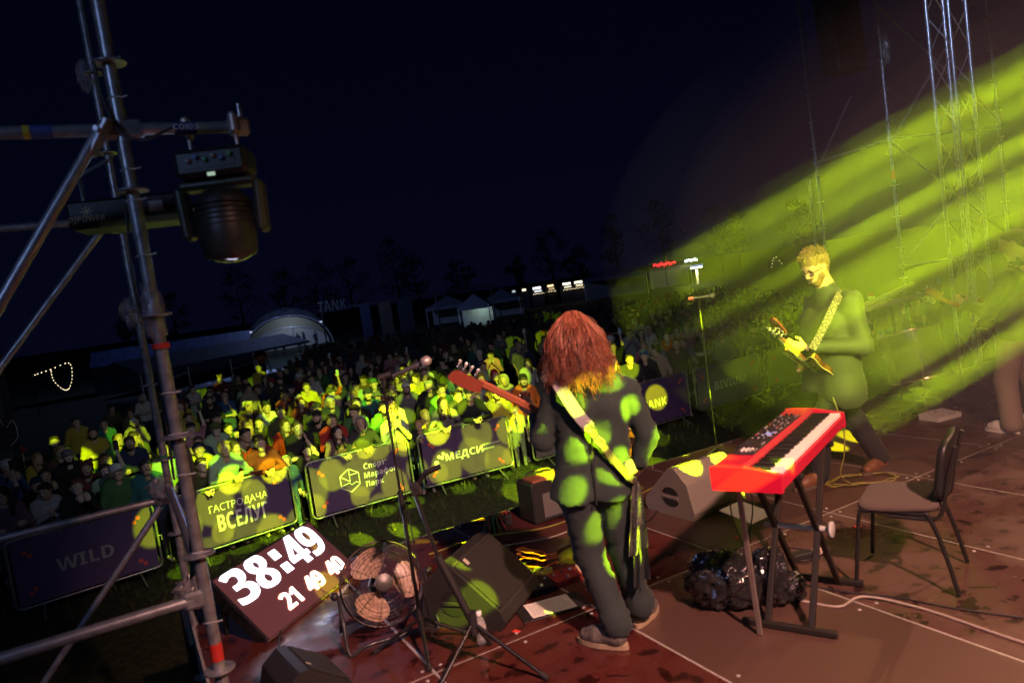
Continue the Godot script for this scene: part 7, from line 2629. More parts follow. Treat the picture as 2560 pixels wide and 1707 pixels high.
func boot(t: Node3D, heel: Vector3, toe: Vector3, top: Vector3, leather: Material, sole: Material, called := "boot") -> void:
	var d := (toe - heel)
	var f := d.normalized()
	var sd := f.cross(Vector3.UP)
	var up := Vector3.UP
	var b := [
		[heel + f * 0.05 + up * 0.06, heel + f * 0.17 + up * 0.05, 0.044, 0.046, 0, 0.03],
		[heel + f * 0.17 + up * 0.05, toe - f * 0.05 + up * 0.042, 0.046, 0.04, 0, 0.03],
		[heel + f * 0.055 + up * 0.07, top, 0.046, 0.055, 0, 0.04],
		[heel + f * 0.10 + up * 0.085, heel + f * 0.17 + up * 0.065, 0.03, 0.03, 0, 0.03],
	]
	var fd := field_mesh(b, 0.008, 0.0015, [0])
	var o := add_mesh(t, called, fd, [0], [leather])
	var pl := PackedVector2Array()
	for k in 24:
		var a := TAU * k / 24.0
		var lx := cos(a) * (d.length() * 0.5 + 0.012)
		var w := 0.05 * (1.0 + 0.08 * cos(a)) * (0.9 if cos(a) < -0.2 and cos(a) > -0.8 else 1.0)
		pl.append(Vector2(lx, sin(a) * w))
	var sb := MB.new()
	sb.prism(pl, 0.026, Transform3D(Basis(f, sd, up), heel + d * 0.5 + up * 0.0145))
	obj("sole", sb, sole, o)
	var lc := MB.new()
	for k in 3:
		var c := heel + f * (0.115 + 0.03 * k) + up * (0.118 - 0.02 * k)
		lc.tube([c - sd * 0.025, c + up * 0.006, c + sd * 0.025], 0.003, 5)
	obj("lace", lc, mat("lace_dark", Color(0.03, 0.025, 0.02), 0.8), o)

func build_musicians() -> void:
	singer()
	guitarist()
	second_guitarist()

func electric_guitar(called: String, body_c: Vector3, tip: Vector3, front: Vector3, wood: Color, label: String, category: String, pegs: int, two_side: bool) -> Node3D:
	var t := thing(called, body_c, label, category)
	var x := (tip - body_c).normalized()
	var z := (front - x * front.dot(x)).normalized()
	var y := z.cross(x)
	t.basis = Basis(x, y, z)
	var len := body_c.distance_to(tip)
	var pl := PackedVector2Array()
	var out := [[-0.21, 0.0], [-0.19, 0.10], [-0.12, 0.155], [-0.03, 0.14], [0.04, 0.115], [0.10, 0.13], [0.17, 0.15], [0.20, 0.12], [0.15, 0.075], [0.11, 0.03], [0.11, -0.03], [0.14, -0.07], [0.165, -0.115], [0.13, -0.135], [0.07, -0.12], [0.0, -0.115], [-0.07, -0.145], [-0.15, -0.13], [-0.20, -0.07]]
	var c3 := []
	for p in out + [out[0]]:
		c3.append(Vector3(p[0], p[1], 0))
	for p in arc(c3, 4):
		pl.append(Vector2(p.x, p.y))
	pl.remove_at(pl.size() - 1)
	var b := MB.new()
	b.prism(pl, 0.042)
	var body := obj("body", b, mat(called + "_wood", wood, 0.25, 0.0, {"tex": tx_streak, "scale": 2.0, "coat": 0.8}), t)
	var bd := MB.new()
	var ring := []
	for p in pl:
		ring.append(Vector3(p.x, p.y, 0.021))
	ring.append(ring[0])
	bd.tube(ring, 0.0035, 5, false)
	obj("binding", bd, mat("binding_cream", Color(0.7, 0.6, 0.4), 0.4), body)
	var nk := MB.new()
	nk.cbox(Vector3((0.08 + len - 0.17) * 0.5, 0, 0.012), Vector3(len - 0.25, 0.042, 0.022), 0.008)
	obj("neck", nk, mat(called + "_neck", Color(0.32, 0.10, 0.05), 0.3, 0.0, {"coat": 0.5}), t)
	var hs := MB.new()
	hs.prism(PackedVector2Array([Vector2(len - 0.18, -0.024), Vector2(len - 0.14, -0.036), Vector2(len - 0.02, -0.038), Vector2(len + 0.01, -0.02), Vector2(len, 0.018), Vector2(len - 0.03, 0.036), Vector2(len - 0.13, 0.033), Vector2(len - 0.18, 0.024)]), 0.018, Transform3D(Basis(Vector3.UP, 0.12), Vector3(0, 0, 0.01 - len * 0.0)))
	var head := obj("headstock", hs, mat(called + "_head", Color(0.22, 0.05, 0.03), 0.25, 0.0, {"coat": 0.6}), t)
	for k in pegs:
		var pg := MB.new()
		var px := len - 0.14 + (0.036 * k if not two_side else 0.04 * (k % (pegs / 2)))
		var s := 1.0 if not two_side or k < pegs / 2 else -1.0
		pg.tube([Vector3(px, 0.03 * s, -0.012), Vector3(px, 0.03 * s, 0.022)], 0.005, 6)
		pg.tube([Vector3(px, 0.04 * s, -0.006), Vector3(px, 0.052 * s, -0.006)], 0.005, 6)
		pg.ball(Vector3(px, 0.06 * s, -0.006), Vector3(0.011, 0.013, 0.007), 8)
		obj("tuning_peg", pg, mat("peg_chrome", Color(0.8, 0.78, 0.76), 0.25, 0.6), head)
	for k in pegs:
		var st := MB.new()
		var sy := lerpf(-0.018, 0.018, float(k) / (pegs - 1))
		st.tube([Vector3(-0.12, sy, 0.034), Vector3(len - 0.15, sy * 0.8, 0.028)], 0.0009, 4)
		obj("string", st, mat("peg_chrome", Color.WHITE), t)
	for k in 3:
		var pk := MB.new()
		pk.cbox(Vector3(-0.12 + 0.09 * k, 0, 0.026), Vector3(0.03, 0.075, 0.012), 0.003)
		obj("pickup" if k else "bridge", pk, mat("peg_chrome", Color.WHITE) if k == 0 else black_plastic(), t)
	return t

func singer() -> void:
	var o := Vector3(0.39, 0, -3.84)
	var t := thing("person", o, "long-haired bass player in dark suit, back turned, playing to the crowd", "person")
	var Z := -3.84
	var skin := mat("skin_band", Color(0.5, 0.31, 0.22), 0.5)
	# body
	var bb := [
		[Vector3(0.24, 0.95, Z), Vector3(0.23, 1.26, Z), 0.09, 0.10, 0, 0.05], [Vector3(0.41, 0.95, Z), Vector3(0.44, 1.25, Z), 0.09, 0.10, 0, 0.05],
		[Vector3(0.16, 1.37, Z), Vector3(0.58, 1.33, Z), 0.05, 0.05, 0, 0.05], [Vector3(0.33, 1.35, Z), Vector3(0.33, 1.50, Z), 0.06, 0.055, 0, 0.04],
		[Vector3(0.14, 1.36, Z), Vector3(0.06, 1.13, Z - 0.02), 0.045, 0.038, 0, 0.03], [Vector3(0.06, 1.13, Z - 0.02), Vector3(0.06, 1.22, Z - 0.22), 0.037, 0.028, 0, 0.02],
		[Vector3(0.59, 1.33, Z), Vector3(0.65, 1.07, Z + 0.01), 0.045, 0.038, 0, 0.03], [Vector3(0.65, 1.07, Z + 0.01), Vector3(0.59, 0.93, Z - 0.02), 0.037, 0.028, 0, 0.02],
		[Vector3(0.22, 0.88, Z), Vector3(0.245, 0.47, Z - 0.02), 0.085, 0.055, 0, 0.04], [Vector3(0.245, 0.47, Z - 0.02), Vector3(0.335, 0.10, Z + 0.1), 0.052, 0.04, 0, 0.03],
		[Vector3(0.41, 0.88, Z), Vector3(0.43, 0.47, Z - 0.06), 0.085, 0.055, 0, 0.04], [Vector3(0.43, 0.47, Z - 0.06), Vector3(0.48, 0.10, Z - 0.09), 0.052, 0.04, 0, 0.03],
	]
	var d := field_mesh(shift(bb, o, 0.9), 0.016)
	var face := Basis.looking_at(Vector3(0.25, 0.12, 0.95), Vector3.UP)   # +z of the head looks away from the camera
	field_append(d, head_field(0.009, true), Transform3D(face, Vector3(0.33, 1.625, Z) - o))
	hand_at(Vector3(0.56, 0.915, Z - 0.02) - o, Vector3(-0.4, -0.5, -0.6), Vector3(-0.6, 0, -0.6), 0.5, 1.0, d)
	hand_at(Vector3(0.06, 1.225, Z - 0.23) - o, Vector3(-0.3, 0.6, -0.5), Vector3(0.2, 0.4, 0.8), 0.7, -1.0, d)
	add_mesh(t, "body", d, [0, 5, 6], [skin, mat("eye_dark", Color(0.03, 0.025, 0.02), 0.2), mat("hair_brown", HAIRS["brown"], 0.6)])
	# jacket
	var suit := mat("suit_cloth", Color(0.019, 0.036, 0.034), 0.85, 0.0, {"tex": tx_grain, "scale": 14.0, "rim": 0.35, "bump": 0.12})
	var jb := [
		[Vector3(0.245, 1.27, Z), Vector3(0.25, 1.05, Z), 0.128, 0.104, 0, 0.07], [Vector3(0.455, 1.25, Z), Vector3(0.43, 1.05, Z), 0.128, 0.104, 0, 0.07],
		[Vector3(0.25, 1.05, Z), Vector3(0.20, 0.80, Z + 0.005), 0.104, 0.145, 0, 0.06], [Vector3(0.43, 1.05, Z), Vector3(0.405, 0.81, Z + 0.005), 0.104, 0.148, 0, 0.06],
		[Vector3(0.165, 1.365, Z), Vector3(0.33, 1.415, Z), 0.068, 0.068, 0, 0.06], [Vector3(0.585, 1.33, Z), Vector3(0.35, 1.41, Z), 0.068, 0.068, 0, 0.06],
		[Vector3(0.165, 1.345, Z), Vector3(0.055, 1.12, Z - 0.01), 0.074, 0.062, 0, 0.018], [Vector3(0.055, 1.12, Z - 0.01), Vector3(0.05, 1.20, Z - 0.2), 0.064, 0.052, 0, 0.018],
		[Vector3(0.575, 1.315, Z), Vector3(0.665, 1.07, Z + 0.01), 0.074, 0.062, 0, 0.018], [Vector3(0.665, 1.07, Z + 0.01), Vector3(0.60, 0.935, Z - 0.015), 0.061, 0.05, 0, 0.012],
		[Vector3(0.25, 1.455, Z - 0.01), Vector3(0.42, 1.45, Z - 0.01), 0.04, 0.04, 0, 0.04],
		[Vector3(-0.1, 0.57, Z), Vector3(0.8, 0.59, Z), 0.24, 0.24, 0, 0.01, 1],
		[Vector3(0.303, 0.84, Z + 0.16), Vector3(0.308, 0.74, Z + 0.16), 0.014, 0.03, 0, 0.01, 1],
	]
	var jd := field_mesh(shift(jb, o, 0.9), 0.0095, 0.012, [0])
	add_mesh(t, "jacket", jd, [0], [suit])
	var vent := MB.new()
	ribbon(vent, [Vector3(0.318, 1.38, -3.715) - o, Vector3(0.332, 1.2, -3.70) - o, Vector3(0.325, 1.0, -3.716) - o, Vector3(0.31, 0.78, -3.70) - o], 0.006, 0.004, Vector3(0, 0, 1))
	obj("back_seam", vent, mat("seam_dark", Color(0.012, 0.014, 0.015), 0.9), t)
	# trousers
	var tb := [
		[Vector3(0.22, 0.90, Z), Vector3(0.225, 0.82, Z), 0.115, 0.115, 0, 0.05], [Vector3(0.40, 0.90, Z), Vector3(0.405, 0.82, Z), 0.115, 0.115, 0, 0.05],
		[Vector3(0.222, 0.82, Z), Vector3(0.25, 0.47, Z - 0.02), 0.108, 0.082, 0, 0.025], [Vector3(0.25, 0.47, Z - 0.02), Vector3(0.335, 0.12, Z + 0.1), 0.080, 0.074, 0, 0.03],
		[Vector3(0.408, 0.82, Z), Vector3(0.435, 0.47, Z - 0.06), 0.108, 0.082, 0, 0.025], [Vector3(0.435, 0.47, Z - 0.06), Vector3(0.485, 0.12, Z - 0.085), 0.080, 0.074, 0, 0.03],
		[Vector3(0.33, 0.145, Z + 0.095), Vector3(0.335, 0.13, Z + 0.1), 0.084, 0.082, 0, 0.02], [Vector3(0.485, 0.145, Z - 0.085), Vector3(0.485, 0.13, Z - 0.085), 0.084, 0.082, 0, 0.02],
	]
	var td := field_mesh(shift(tb, o, 0.93), 0.0095, 0.013, [0])
	add_mesh(t, "trousers", td, [0], [mat("trouser_cloth", Color(0.022, 0.036, 0.038), 0.85, 0.0, {"tex": tx_grain, "scale": 14.0, "rim": 0.35, "bump": 0.12})])
	var leather := mat("boot_leather", Color(0.15, 0.135, 0.125), 0.5, 0.0, {"tex": tx_blotch, "scale": 5.0})
	var crepe := mat("boot_sole", Color(0.30, 0.23, 0.15), 0.8)
	boot(t, Vector3(0.365, 0, -3.70) - o, Vector3(0.135, 0, -3.86) - o, Vector3(0.335, 0.16, -3.735) - o, leather, crepe)
	boot(t, Vector3(0.455, 0, -3.90) - o, Vector3(0.60, 0, -4.13) - o, Vector3(0.485, 0.16, -3.925) - o, leather, crepe)
	# hair: an inner mass and loose wavy locks over it
	var hc := Vector3(0.325, 1.625, Z) - o
	var hb := [[hc + Vector3(0, 0.045, 0.0), hc + Vector3(0, 0.01, 0.015), 0.088, 0.092, 0, 0.05], [hc + Vector3(0, 0.0, 0.03), hc + Vector3(0.0, -0.12, 0.04), 0.088, 0.08, 0, 0.05], [hc + Vector3(-0.075, -0.02, 0.0), hc + Vector3(-0.085, -0.13, 0.02), 0.05, 0.045, 0, 0.04], [hc + Vector3(0.075, -0.02, 0.0), hc + Vector3(0.088, -0.14, 0.02), 0.05, 0.045, 0, 0.04]]
	var hd := field_mesh(hb, 0.012, 0.012, [0])
	var hair := add_mesh(t, "hair", hd, [0], [mat("hair_lock_0", Color(0.17, 0.050, 0.026), 0.42)])
	var r := RandomNumberGenerator.new()
	r.seed = 19
	for g in 4:
		var sb := MB.new()
		for k in 640:
			var a := r.randf() * TAU
			var y := r.randf_range(-0.1, 1.0)
			var hr := sqrt(maxf(0.0, 1.0 - y * y))
			var dir := Vector3(cos(a) * hr, y, sin(a) * hr)
			if dir.z < -0.55 and y < 0.35:
				continue
			var p := hc + Vector3(0, 0.02, 0.01) + dir * Vector3(0.098, 0.132, 0.108)
			var pts := [p]
			var rad := []
			var out := Vector3(dir.x, 0, dir.z + 0.15).normalized()
			var seg := 10
			var drop := r.randf_range(0.13, 0.30) * (0.75 + 0.25 * (1.0 - y)) + 0.14 * maxf(0.0, y)
			var ph := r.randf() * TAU
			var wob := r.randf_range(0.010, 0.036)
			var fz := r.randf_range(4.0, 8.0)
			if k % 11 == 0:
				wob = r.randf_range(0.04, 0.07)
			for i in seg:
				var u := float(i + 1) / seg
				var fall := drop * pow(u, 1.15)
				var spread := 0.052 * sin(minf(u * 1.7, 1.0) * PI * 0.5) * (0.35 + 0.75 * maxf(0.0, y) + 0.25) + 0.022 * u * u
				var q := p + out * spread + Vector3(0, -fall + 0.012 * sin(u * PI), 0)
				q += Vector3(cos(a + PI / 2), 0, sin(a + PI / 2)) * sin(ph + u * fz) * wob * u + out * cos(ph * 1.7 + u * fz * 0.9) * wob * 1.1 * u
				pts.append(q)
			for i in pts.size():
				rad.append(lerpf(0.0027, 0.0008, float(i) / pts.size()))
			sb.tube(pts, rad, 3, false)
		obj("lock", sb, mat("hair_lock_%d" % g, [Color(0.17, 0.050, 0.026), Color(0.24, 0.072, 0.036), Color(0.33, 0.105, 0.055), Color(0.11, 0.034, 0.020)][g], 0.42), hair)
	# bass
	electric_guitar("bass_guitar", Vector3(0.47, 0.97, -4.06), Vector3(-0.35, 1.56, -3.93), Vector3(-0.2, 0.25, -0.95), Color(0.30, 0.08, 0.03), "bass guitar with red-brown neck slung before the bass player", "guitar", 4, false)
	# strap
	var st := thing("guitar_strap", o, "guitar strap crossing the bass player's back, pale at the shoulder", "strap")
	var s1 := MB.new()
	ribbon(s1, arc([Vector3(0.185, 1.425, -3.86) - o, Vector3(0.192, 1.437, -3.78) - o, Vector3(0.212, 1.40, -3.70) - o, Vector3(0.268, 1.28, -3.672) - o, Vector3(0.325, 1.185, -3.690) - o], 4), 0.062, 0.005, Vector3(-0.1, 0.25, 1))
	obj("shoulder_pad", s1, mat("strap_pale", Color(0.28, 0.27, 0.29), 0.5), st)
	var s2 := MB.new()
	ribbon(s2, arc([Vector3(0.318, 1.195, -3.685) - o, Vector3(0.40, 1.05, -3.690) - o, Vector3(0.48, 0.92, -3.69) - o, Vector3(0.53, 0.87, -3.73) - o, Vector3(0.55, 0.88, -3.95) - o], 4), 0.036, 0.005, Vector3(0.1, 0.0, 1))
	obj("webbing", s2, mat("strap_brown", Color(0.07, 0.055, 0.035), 0.7), st)
	for q in [[Vector3(0.318, 1.192, -3.678), 0.055], [Vector3(0.365, 1.11, -3.678), 0.045]]:
		var bk := MB.new()
		var c: Vector3 = q[0] - o
		var w: float = q[1]
		bk.tube([c + Vector3(-w, 0.01, 0) * 0.5, c + Vector3(0, 0.03, 0.0), c + Vector3(w, -0.005, 0) * 0.6, c + Vector3(0, -0.03, 0), c + Vector3(-w, 0.01, 0) * 0.5], 0.0028, 6)
		obj("buckle", bk, mat("buckle_metal", Color(0.5, 0.48, 0.42), 0.3, 0.9), st)
	# kerchief hanging at the hip
	var kc := thing("kerchief", Vector3(0.53, 0.86, -3.74), "patterned pale kerchief hanging from the bass player's hip", "kerchief")
	for layer in 2:
		var rows := []
		for i in 13:
			var u := i / 12.0
			var row := []
			for j in 9:
				var w := (j / 8.0 - 0.5)
				var wide := lerpf(0.03, 0.105, pow(u, 0.6)) * (1.0 if layer == 0 else 0.85)
				var y := -u * (0.37 if layer == 0 else 0.55) + w * 0.06 * u
				row.append(Vector3(-0.035 * u + w * wide, y, 0.02 * sin(w * 11.0 + u * 3.0) * (0.4 + u) - 0.018 * layer))
			rows.append(row)
		rows.reverse()
		var kb := MB.new()
		kb.grid(rows, false)
		obj("cloth", kb, mat("kerchief_print", Color(0.75, 0.75, 0.75), 0.85, 0.0, {"tex": ntex(0.09, 2, 256, [[0.42, 0.06], [0.5, 0.9], [0.58, 0.12]], FastNoiseLite.TYPE_CELLULAR, 3), "scale": 5.0}) if layer == 0 else mat("kerchief_dark", Color(0.02, 0.024, 0.026), 0.9), kc)
	var pk := MB.new()
	pk.cbox(Vector3(0.505, 0.95, -3.70) - o, Vector3(0.05, 0.075, 0.025), 0.006, Basis(Vector3(0, 0, 1), 0.3))
	obj("radio_pack", pk, mat("pack_grey", Color(0.25, 0.25, 0.25), 0.4, 0.4), t)

func guitarist() -> void:
	var o := Vector3(2.5, 0, -5.92)
	var t := thing("person", o, "bearded guitarist with glasses and dark shirt, in green light, looking down", "person")
	var skin := mat("skin_band2", Color(0.62, 0.40, 0.30), 0.5)
	var ln := Vector3(0.37, 0, 0.93)   # his left
	var n0 := Vector3(2.56, 1.455, -5.93)
	var shl := Vector3(2.65, 1.44, -5.73)
	var shr := Vector3(2.54, 1.44, -6.12)
	var ell := Vector3(2.68, 1.09, -5.66)
	var wrl := Vector3(2.27, 1.135, -5.70)
	var elr := Vector3(2.50, 1.10, -6.22)
	var wrr := Vector3(2.33, 0.99, -6.02)
	var hip := Vector3(2.55, 0.86, -5.93)
	var knl := Vector3(2.36, 0.46, -5.85)
	var anl := Vector3(2.30, 0.09, -5.82)
	var knr := Vector3(2.70, 0.44, -5.97)
	var anr := Vector3(2.88, 0.10, -6.0)
	var bb := [[hip, n0, 0.10, 0.07, 0, 0.05], [shr, shl, 0.05, 0.05, 0, 0.05], [n0, Vector3(2.53, 1.62, -5.92), 0.075, 0.07, 0, 0.04], [shl, ell, 0.05, 0.042, 0, 0.03], [ell, wrl, 0.042, 0.03, 0, 0.02], [shr, elr, 0.05, 0.042, 0, 0.03], [elr, wrr, 0.042, 0.03, 0, 0.02], [hip + ln * 0.09, knl, 0.09, 0.06, 0, 0.03], [knl, anl, 0.055, 0.04, 0, 0.03], [hip - ln * 0.09, knr, 0.09, 0.06, 0, 0.03], [knr, anr, 0.055, 0.04, 0, 0.03]]
	var d := field_mesh(shift(bb, o), 0.016)
	var face := Basis.looking_at(-Vector3(-0.86, -0.34, 0.36), Vector3.UP)
	var hxf := Transform3D(face.scaled(Vector3.ONE * 1.06), Vector3(2.475, 1.725, -5.90) - o)
	field_append(d, head_field(0.007, true, true), hxf)
	hand_at(wrl + Vector3(-0.02, 0.005, 0) - o, Vector3(-0.9, 0.25, -0.1), Vector3(0.1, 0.5, -0.85), 0.55, -1.0, d)
	hand_at(wrr - o, Vector3(-0.3, -0.3, 0.9), Vector3(-0.9, 0, -0.2), 0.4, 1.0, d)
	add_mesh(t, "body", d, [0, 5, 6], [skin, mat("eye_dark", Color(0.03, 0.025, 0.02), 0.2), mat("beard_fair", Color(0.22, 0.12, 0.05), 0.7)])
	var c := Vector3(2.55, 0, -5.93)
	var sbn := [
		[c + Vector3(0.0, 1.27, 0) + ln * 0.10, c + Vector3(-0.02, 1.0, 0) + ln * 0.09, 0.158, 0.155, 0, 0.08], [c + Vector3(0.0, 1.27, 0) - ln * 0.10, c + Vector3(-0.02, 1.0, 0) - ln * 0.09, 0.158, 0.155, 0, 0.08],
		[c + Vector3(-0.04, 1.15, 0), c + Vector3(-0.05, 0.92, 0), 0.135, 0.14, 0, 0.08],
		[c + Vector3(-0.02, 1.0, 0) + ln * 0.09, c + Vector3(-0.02, 0.72, 0) + ln * 0.095, 0.152, 0.178, 0, 0.06], [c + Vector3(-0.02, 1.0, 0) - ln * 0.09, c + Vector3(-0.02, 0.72, 0) - ln * 0.095, 0.152, 0.178, 0, 0.06],
		[shr, n0, 0.08, 0.085, 0, 0.06], [shl, n0, 0.08, 0.085, 0, 0.06], [shl, ell, 0.085, 0.07, 0, 0.04], [ell, wrl + Vector3(0.03, 0, 0), 0.068, 0.048, 0, 0.03], [shr, elr, 0.085, 0.07, 0, 0.04], [elr, wrr, 0.068, 0.048, 0, 0.03], [n0 + Vector3(0, 0.05, 0), n0 + Vector3(-0.01, 0.085, 0.0), 0.095, 0.09, 0, 0.03], [c + Vector3(-0.7, 0.50, 0), c + Vector3(0.7, 0.45, 0), 0.25, 0.25, 0, 0.01, 1]]
	var sd := field_mesh(shift(sbn, o), 0.0115, 0.0115, [0])
	add_mesh(t, "shirt", sd, [0], [mat("shirt_dark", Color(0.055, 0.065, 0.045), 0.7, 0.0, {"tex": tx_grain, "scale": 10.0, "rim": 0.3})])
	var tbn := [[hip + ln * 0.085, knl, 0.115, 0.085, 0, 0.04], [knl, anl, 0.083, 0.075, 0, 0.03], [hip - ln * 0.085, knr, 0.115, 0.085, 0, 0.04], [knr, anr, 0.083, 0.075, 0, 0.03], [hip, hip - Vector3(0, 0.08, 0), 0.14, 0.13, 0, 0.04]]
	var td := field_mesh(shift(tbn, o), 0.0125, 0.010, [0])
	add_mesh(t, "trousers", td, [0], [mat("trousers_black", Color(0.022, 0.022, 0.022), 0.8, 0.0, {"tex": tx_grain, "scale": 10.0, "rim": 0.3})])
	var brown := mat("shoe_brown", Color(0.16, 0.07, 0.035), 0.5)
	var sole := mat("shoe_sole", Color(0.1, 0.07, 0.05), 0.8)
	boot(t, Vector3(2.33, 0, -5.83) - o, Vector3(2.06, 0, -5.74) - o, Vector3(2.30, 0.12, -5.82) - o, brown, sole, "shoe")
	boot(t, Vector3(2.93, 0, -6.02) - o, Vector3(2.68, 0, -5.88) - o, Vector3(2.88, 0.12, -6.0) - o, brown, sole, "shoe")
	# hair, glasses
	var hm := field_to_mesh(field_mesh([[Vector3(0, 0.055, -0.035), Vector3(0, 0.068, 0.005), 0.092, 0.086, 0, 0.03], [Vector3(0, 0.0, -0.06), Vector3(0, -0.04, -0.065), 0.065, 0.045, 0, 0.03], [Vector3(-0.05, 0.10, 0.045), Vector3(0.05, 0.102, 0.045), 0.022, 0.022, 0, 0.03]], 0.008, 0.007, [0]), [0])
	var ho := obj("hair", hm, mat("hair_sandy", Color(0.30, 0.19, 0.09), 0.55), t)
	ho.transform = hxf
	var hr := RandomNumberGenerator.new()
	hr.seed = 61
	var tf := MB.new()
	for k in 420:
		var a := hr.randf() * TAU
		var y := hr.randf_range(-0.05, 1.0)
		var q := sqrt(1.0 - y * y)
		var dv := Vector3(cos(a) * q, y, sin(a) * q)
		if dv.z > 0.5 and y < 0.45:
			continue
		var p0 := Vector3(0, 0.052, -0.018) + dv * Vector3(0.088, 0.096, 0.104)
		var fl := (Vector3(0.25, 0.35, 0.8) + dv * 0.7 + Vector3(hr.randfn(), hr.randfn(), hr.randfn()) * 0.25).normalized() * hr.randf_range(0.025, 0.05) * (1.0 if y > 0.3 else 0.5)
		tf.tube([p0, p0 + fl * 0.5 + dv * 0.006, p0 + fl - Vector3(0, 0.006, 0)], [0.005, 0.004, 0.0012], 4, false)
	obj("tuft", tf, mat("hair_sandy2", Color(0.31, 0.20, 0.095), 0.5), ho)
	var gm := MB.new()
	for s in [-1, 1]:
		var ring := []
		for k in 17:
			var a := TAU * k / 16.0
			ring.append(Vector3(0.035 * s + cos(a) * 0.026, 0.002 + sin(a) * 0.021, 0.098 - absf(0.035 * s + cos(a) * 0.026) * 0.18))
		gm.tube(ring, 0.0028, 5, false)
		gm.tube([Vector3(0.061 * s, 0.006, 0.086), Vector3(0.083 * s, 0.008, 0.0)], 0.0024, 5)
	gm.tube([Vector3(-0.009, 0.006, 0.099), Vector3(0.009, 0.006, 0.099)], 0.0024, 5)
	obj("glasses", gm, black_plastic(), t).transform = hxf
	electric_guitar("electric_guitar", Vector3(2.34, 0.98, -5.83), Vector3(1.955, 1.365, -5.62), Vector3(-0.75, -0.1, 0.35), Color(0.42, 0.12, 0.02), "orange sunburst guitar held by the bearded guitarist", "guitar", 6, true)
	var st := MB.new()
	ribbon(st, arc([Vector3(2.27, 1.13, -5.62) - o, Vector3(2.38, 1.29, -5.62) - o, Vector3(2.50, 1.45, -5.66) - o, Vector3(2.60, 1.51, -5.76) - o, Vector3(2.71, 1.46, -5.86) - o, Vector3(2.735, 1.30, -5.98) - o], 5), 0.055, 0.006, Vector3(-0.1, 0.6, 0.9))
	var so := obj("guitar_strap", st, mat("strap_print", Color(0.55, 0.45, 0.35), 0.7, 0.0, {"tex": ntex(0.12, 1, 128, [[0.4, 0.35], [0.6, 1.0]], FastNoiseLite.TYPE_CELLULAR, 2), "scale": 6.0}))
	so.position = o
	tag(so, "patterned pale guitar strap over the bearded guitarist's shoulder", "strap")

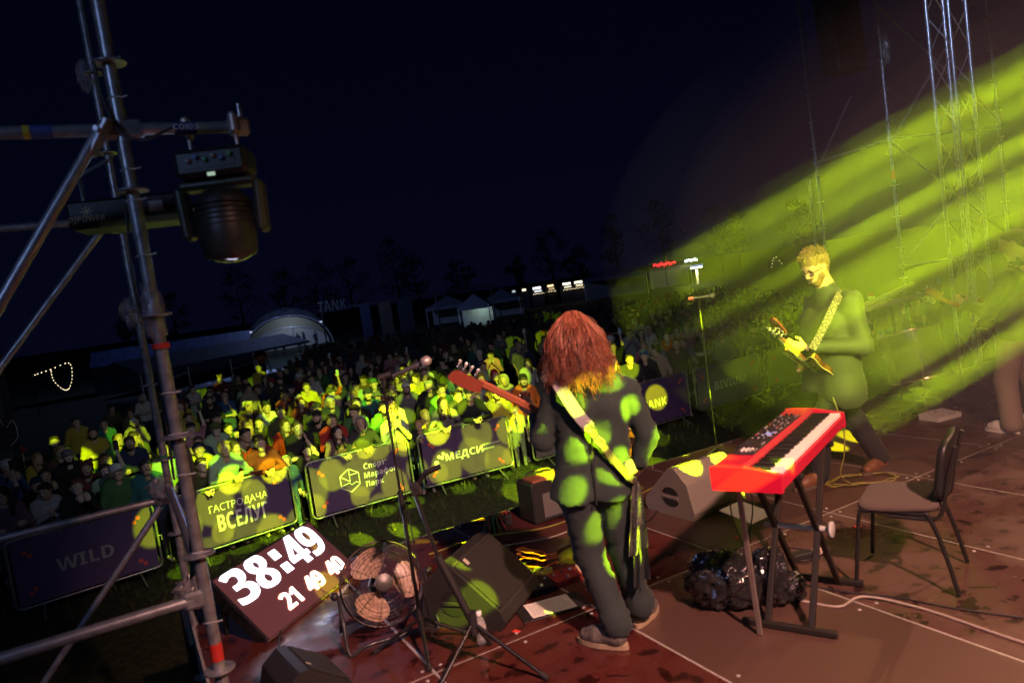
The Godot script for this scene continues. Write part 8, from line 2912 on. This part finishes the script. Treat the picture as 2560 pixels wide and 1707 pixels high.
func second_guitarist() -> void:
	var o := Vector3(4.42, 0, -6.5)
	var t := thing("person", o, "man in black leather jacket and beige trousers, back turned, cut by the frame", "person")
	t.set_meta("label", "short-haired guitarist in black leather jacket and beige trousers, back turned")
	var Z := -6.5
	var rt := Vector3(0.85, 0, -0.5)
	var n0 := Vector3(4.50, 1.40, Z)
	var shl := n0 - rt * 0.2 + Vector3(0, -0.02, 0)
	var shr := n0 + rt * 0.2 + Vector3(0, -0.02, 0)
	var ell := Vector3(4.21, 1.10, Z + 0.0)
	var wrl := Vector3(4.16, 1.16, Z - 0.22)
	var elr := Vector3(4.80, 1.10, Z - 0.1)
	var wrr := Vector3(4.62, 0.98, Z - 0.28)
	var hip := Vector3(4.46, 0.88, Z)
	var knl := Vector3(4.33, 0.47, Z - 0.03)
	var anl := Vector3(4.30, 0.09, Z + 0.05)
	var knr := Vector3(4.58, 0.47, Z - 0.06)
	var anr := Vector3(4.63, 0.09, Z - 0.05)
	var skin := mat("skin_band", Color(0.5, 0.31, 0.22), 0.5)
	var bb := [[hip, n0, 0.10, 0.10, 0, 0.05], [shr, shl, 0.05, 0.05, 0, 0.05], [n0, Vector3(4.49, 1.56, Z), 0.062, 0.058, 0, 0.04], [shl, ell, 0.048, 0.04, 0, 0.03], [ell, wrl, 0.04, 0.03, 0, 0.02], [shr, elr, 0.048, 0.04, 0, 0.03], [elr, wrr, 0.04, 0.03, 0, 0.02], [hip - rt * 0.09, knl, 0.09, 0.06, 0, 0.03], [knl, anl, 0.055, 0.04, 0, 0.03], [hip + rt * 0.09, knr, 0.09, 0.06, 0, 0.03], [knr, anr, 0.055, 0.04, 0, 0.03]]
	var d := field_mesh(shift(bb, o), 0.016)
	var hxf := Transform3D(Basis.looking_at(-Vector3(-0.75, -0.25, -0.55), Vector3.UP), Vector3(4.48, 1.665, Z - 0.01) - o)
	field_append(d, head_field(0.009, true), hxf)
	hand_at(wrl - o, Vector3(-0.4, 0.5, -0.4), Vector3(0.5, 0.2, -0.6), 0.7, -1.0, d)
	hand_at(wrr - o, Vector3(-0.5, -0.2, -0.6), Vector3(-0.3, 0, -0.8), 0.4, 1.0, d)
	add_mesh(t, "body", d, [0, 5, 6], [skin, mat("eye_dark", Color(0.03, 0.025, 0.02), 0.2), mat("hair_grey", HAIRS["grey"], 0.6)])
	var jb := []
	for s in [-1.0, 1.0]:
		jb.append([n0 + rt * 0.1 * s + Vector3(0, -0.12, 0), hip + rt * 0.09 * s + Vector3(0, 0.13, 0), 0.13, 0.12, 0, 0.07])
		jb.append([hip + rt * 0.09 * s + Vector3(0, 0.13, 0), hip + rt * 0.09 * s + Vector3(0, 0.03, 0), 0.12, 0.13, 0, 0.05])
	jb += [[shl, n0, 0.07, 0.075, 0, 0.05], [shr, n0, 0.07, 0.075, 0, 0.05], [shl, ell, 0.08, 0.068, 0, 0.03], [ell, wrl, 0.066, 0.05, 0, 0.03], [shr, elr, 0.08, 0.068, 0, 0.03], [elr, wrr, 0.066, 0.05, 0, 0.03], [n0 + Vector3(0, 0.08, 0), n0 + Vector3(0, 0.12, 0), 0.07, 0.066, 0, 0.03]]
	add_mesh(t, "jacket", field_mesh(shift(jb, o), 0.0125, 0.008, [0]), [0], [mat("leather_black", Color(0.022, 0.022, 0.022), 0.32, 0.0, {"tex": tx_blotch, "scale": 5.0, "bump": 0.3})])
	var tb := [[hip - rt * 0.085, knl, 0.115, 0.09, 0, 0.04], [knl, anl, 0.088, 0.085, 0, 0.03], [hip + rt * 0.085, knr, 0.115, 0.09, 0, 0.04], [knr, anr, 0.088, 0.085, 0, 0.03]]
	add_mesh(t, "trousers", field_mesh(shift(tb, o), 0.0125, 0.008, [0]), [0], [mat("chino_beige", Color(0.32, 0.24, 0.18), 0.85, 0.0, {"tex": tx_grain, "scale": 10.0})])
	var wh := mat("sneaker_white", Color(0.65, 0.6, 0.55), 0.6)
	boot(t, Vector3(4.33, 0, Z + 0.08) - o, Vector3(4.20, 0, Z - 0.16) - o, Vector3(4.30, 0.10, Z + 0.04) - o, wh, wh, "shoe")
	boot(t, Vector3(4.65, 0, Z - 0.02) - o, Vector3(4.55, 0, Z - 0.27) - o, Vector3(4.63, 0.10, Z - 0.05) - o, wh, wh, "shoe")
	var hm := obj("hair", hairs_band_short(), mat("hair_cropped", Color(0.16, 0.12, 0.08), 0.7), t)
	hm.transform = hxf
	electric_guitar("acoustic_guitar", Vector3(4.45, 1.0, Z - 0.30), Vector3(3.72, 1.36, Z - 0.18), Vector3(-0.5, 0.1, -0.85), Color(0.35, 0.16, 0.04), "warm brown guitar, its neck pointing past the leather jacket", "guitar", 6, true)

func hairs_band_short() -> ArrayMesh:
	return field_to_mesh(field_mesh([[Vector3(0, 0.04, -0.037), Vector3(0, 0.046, 0.0), 0.0885, 0.083, 0, 0.03], [Vector3(0, 0.0, -0.058), Vector3(0, -0.04, -0.06), 0.063, 0.045, 0, 0.03]], 0.009, 0.003, [0]), [0])
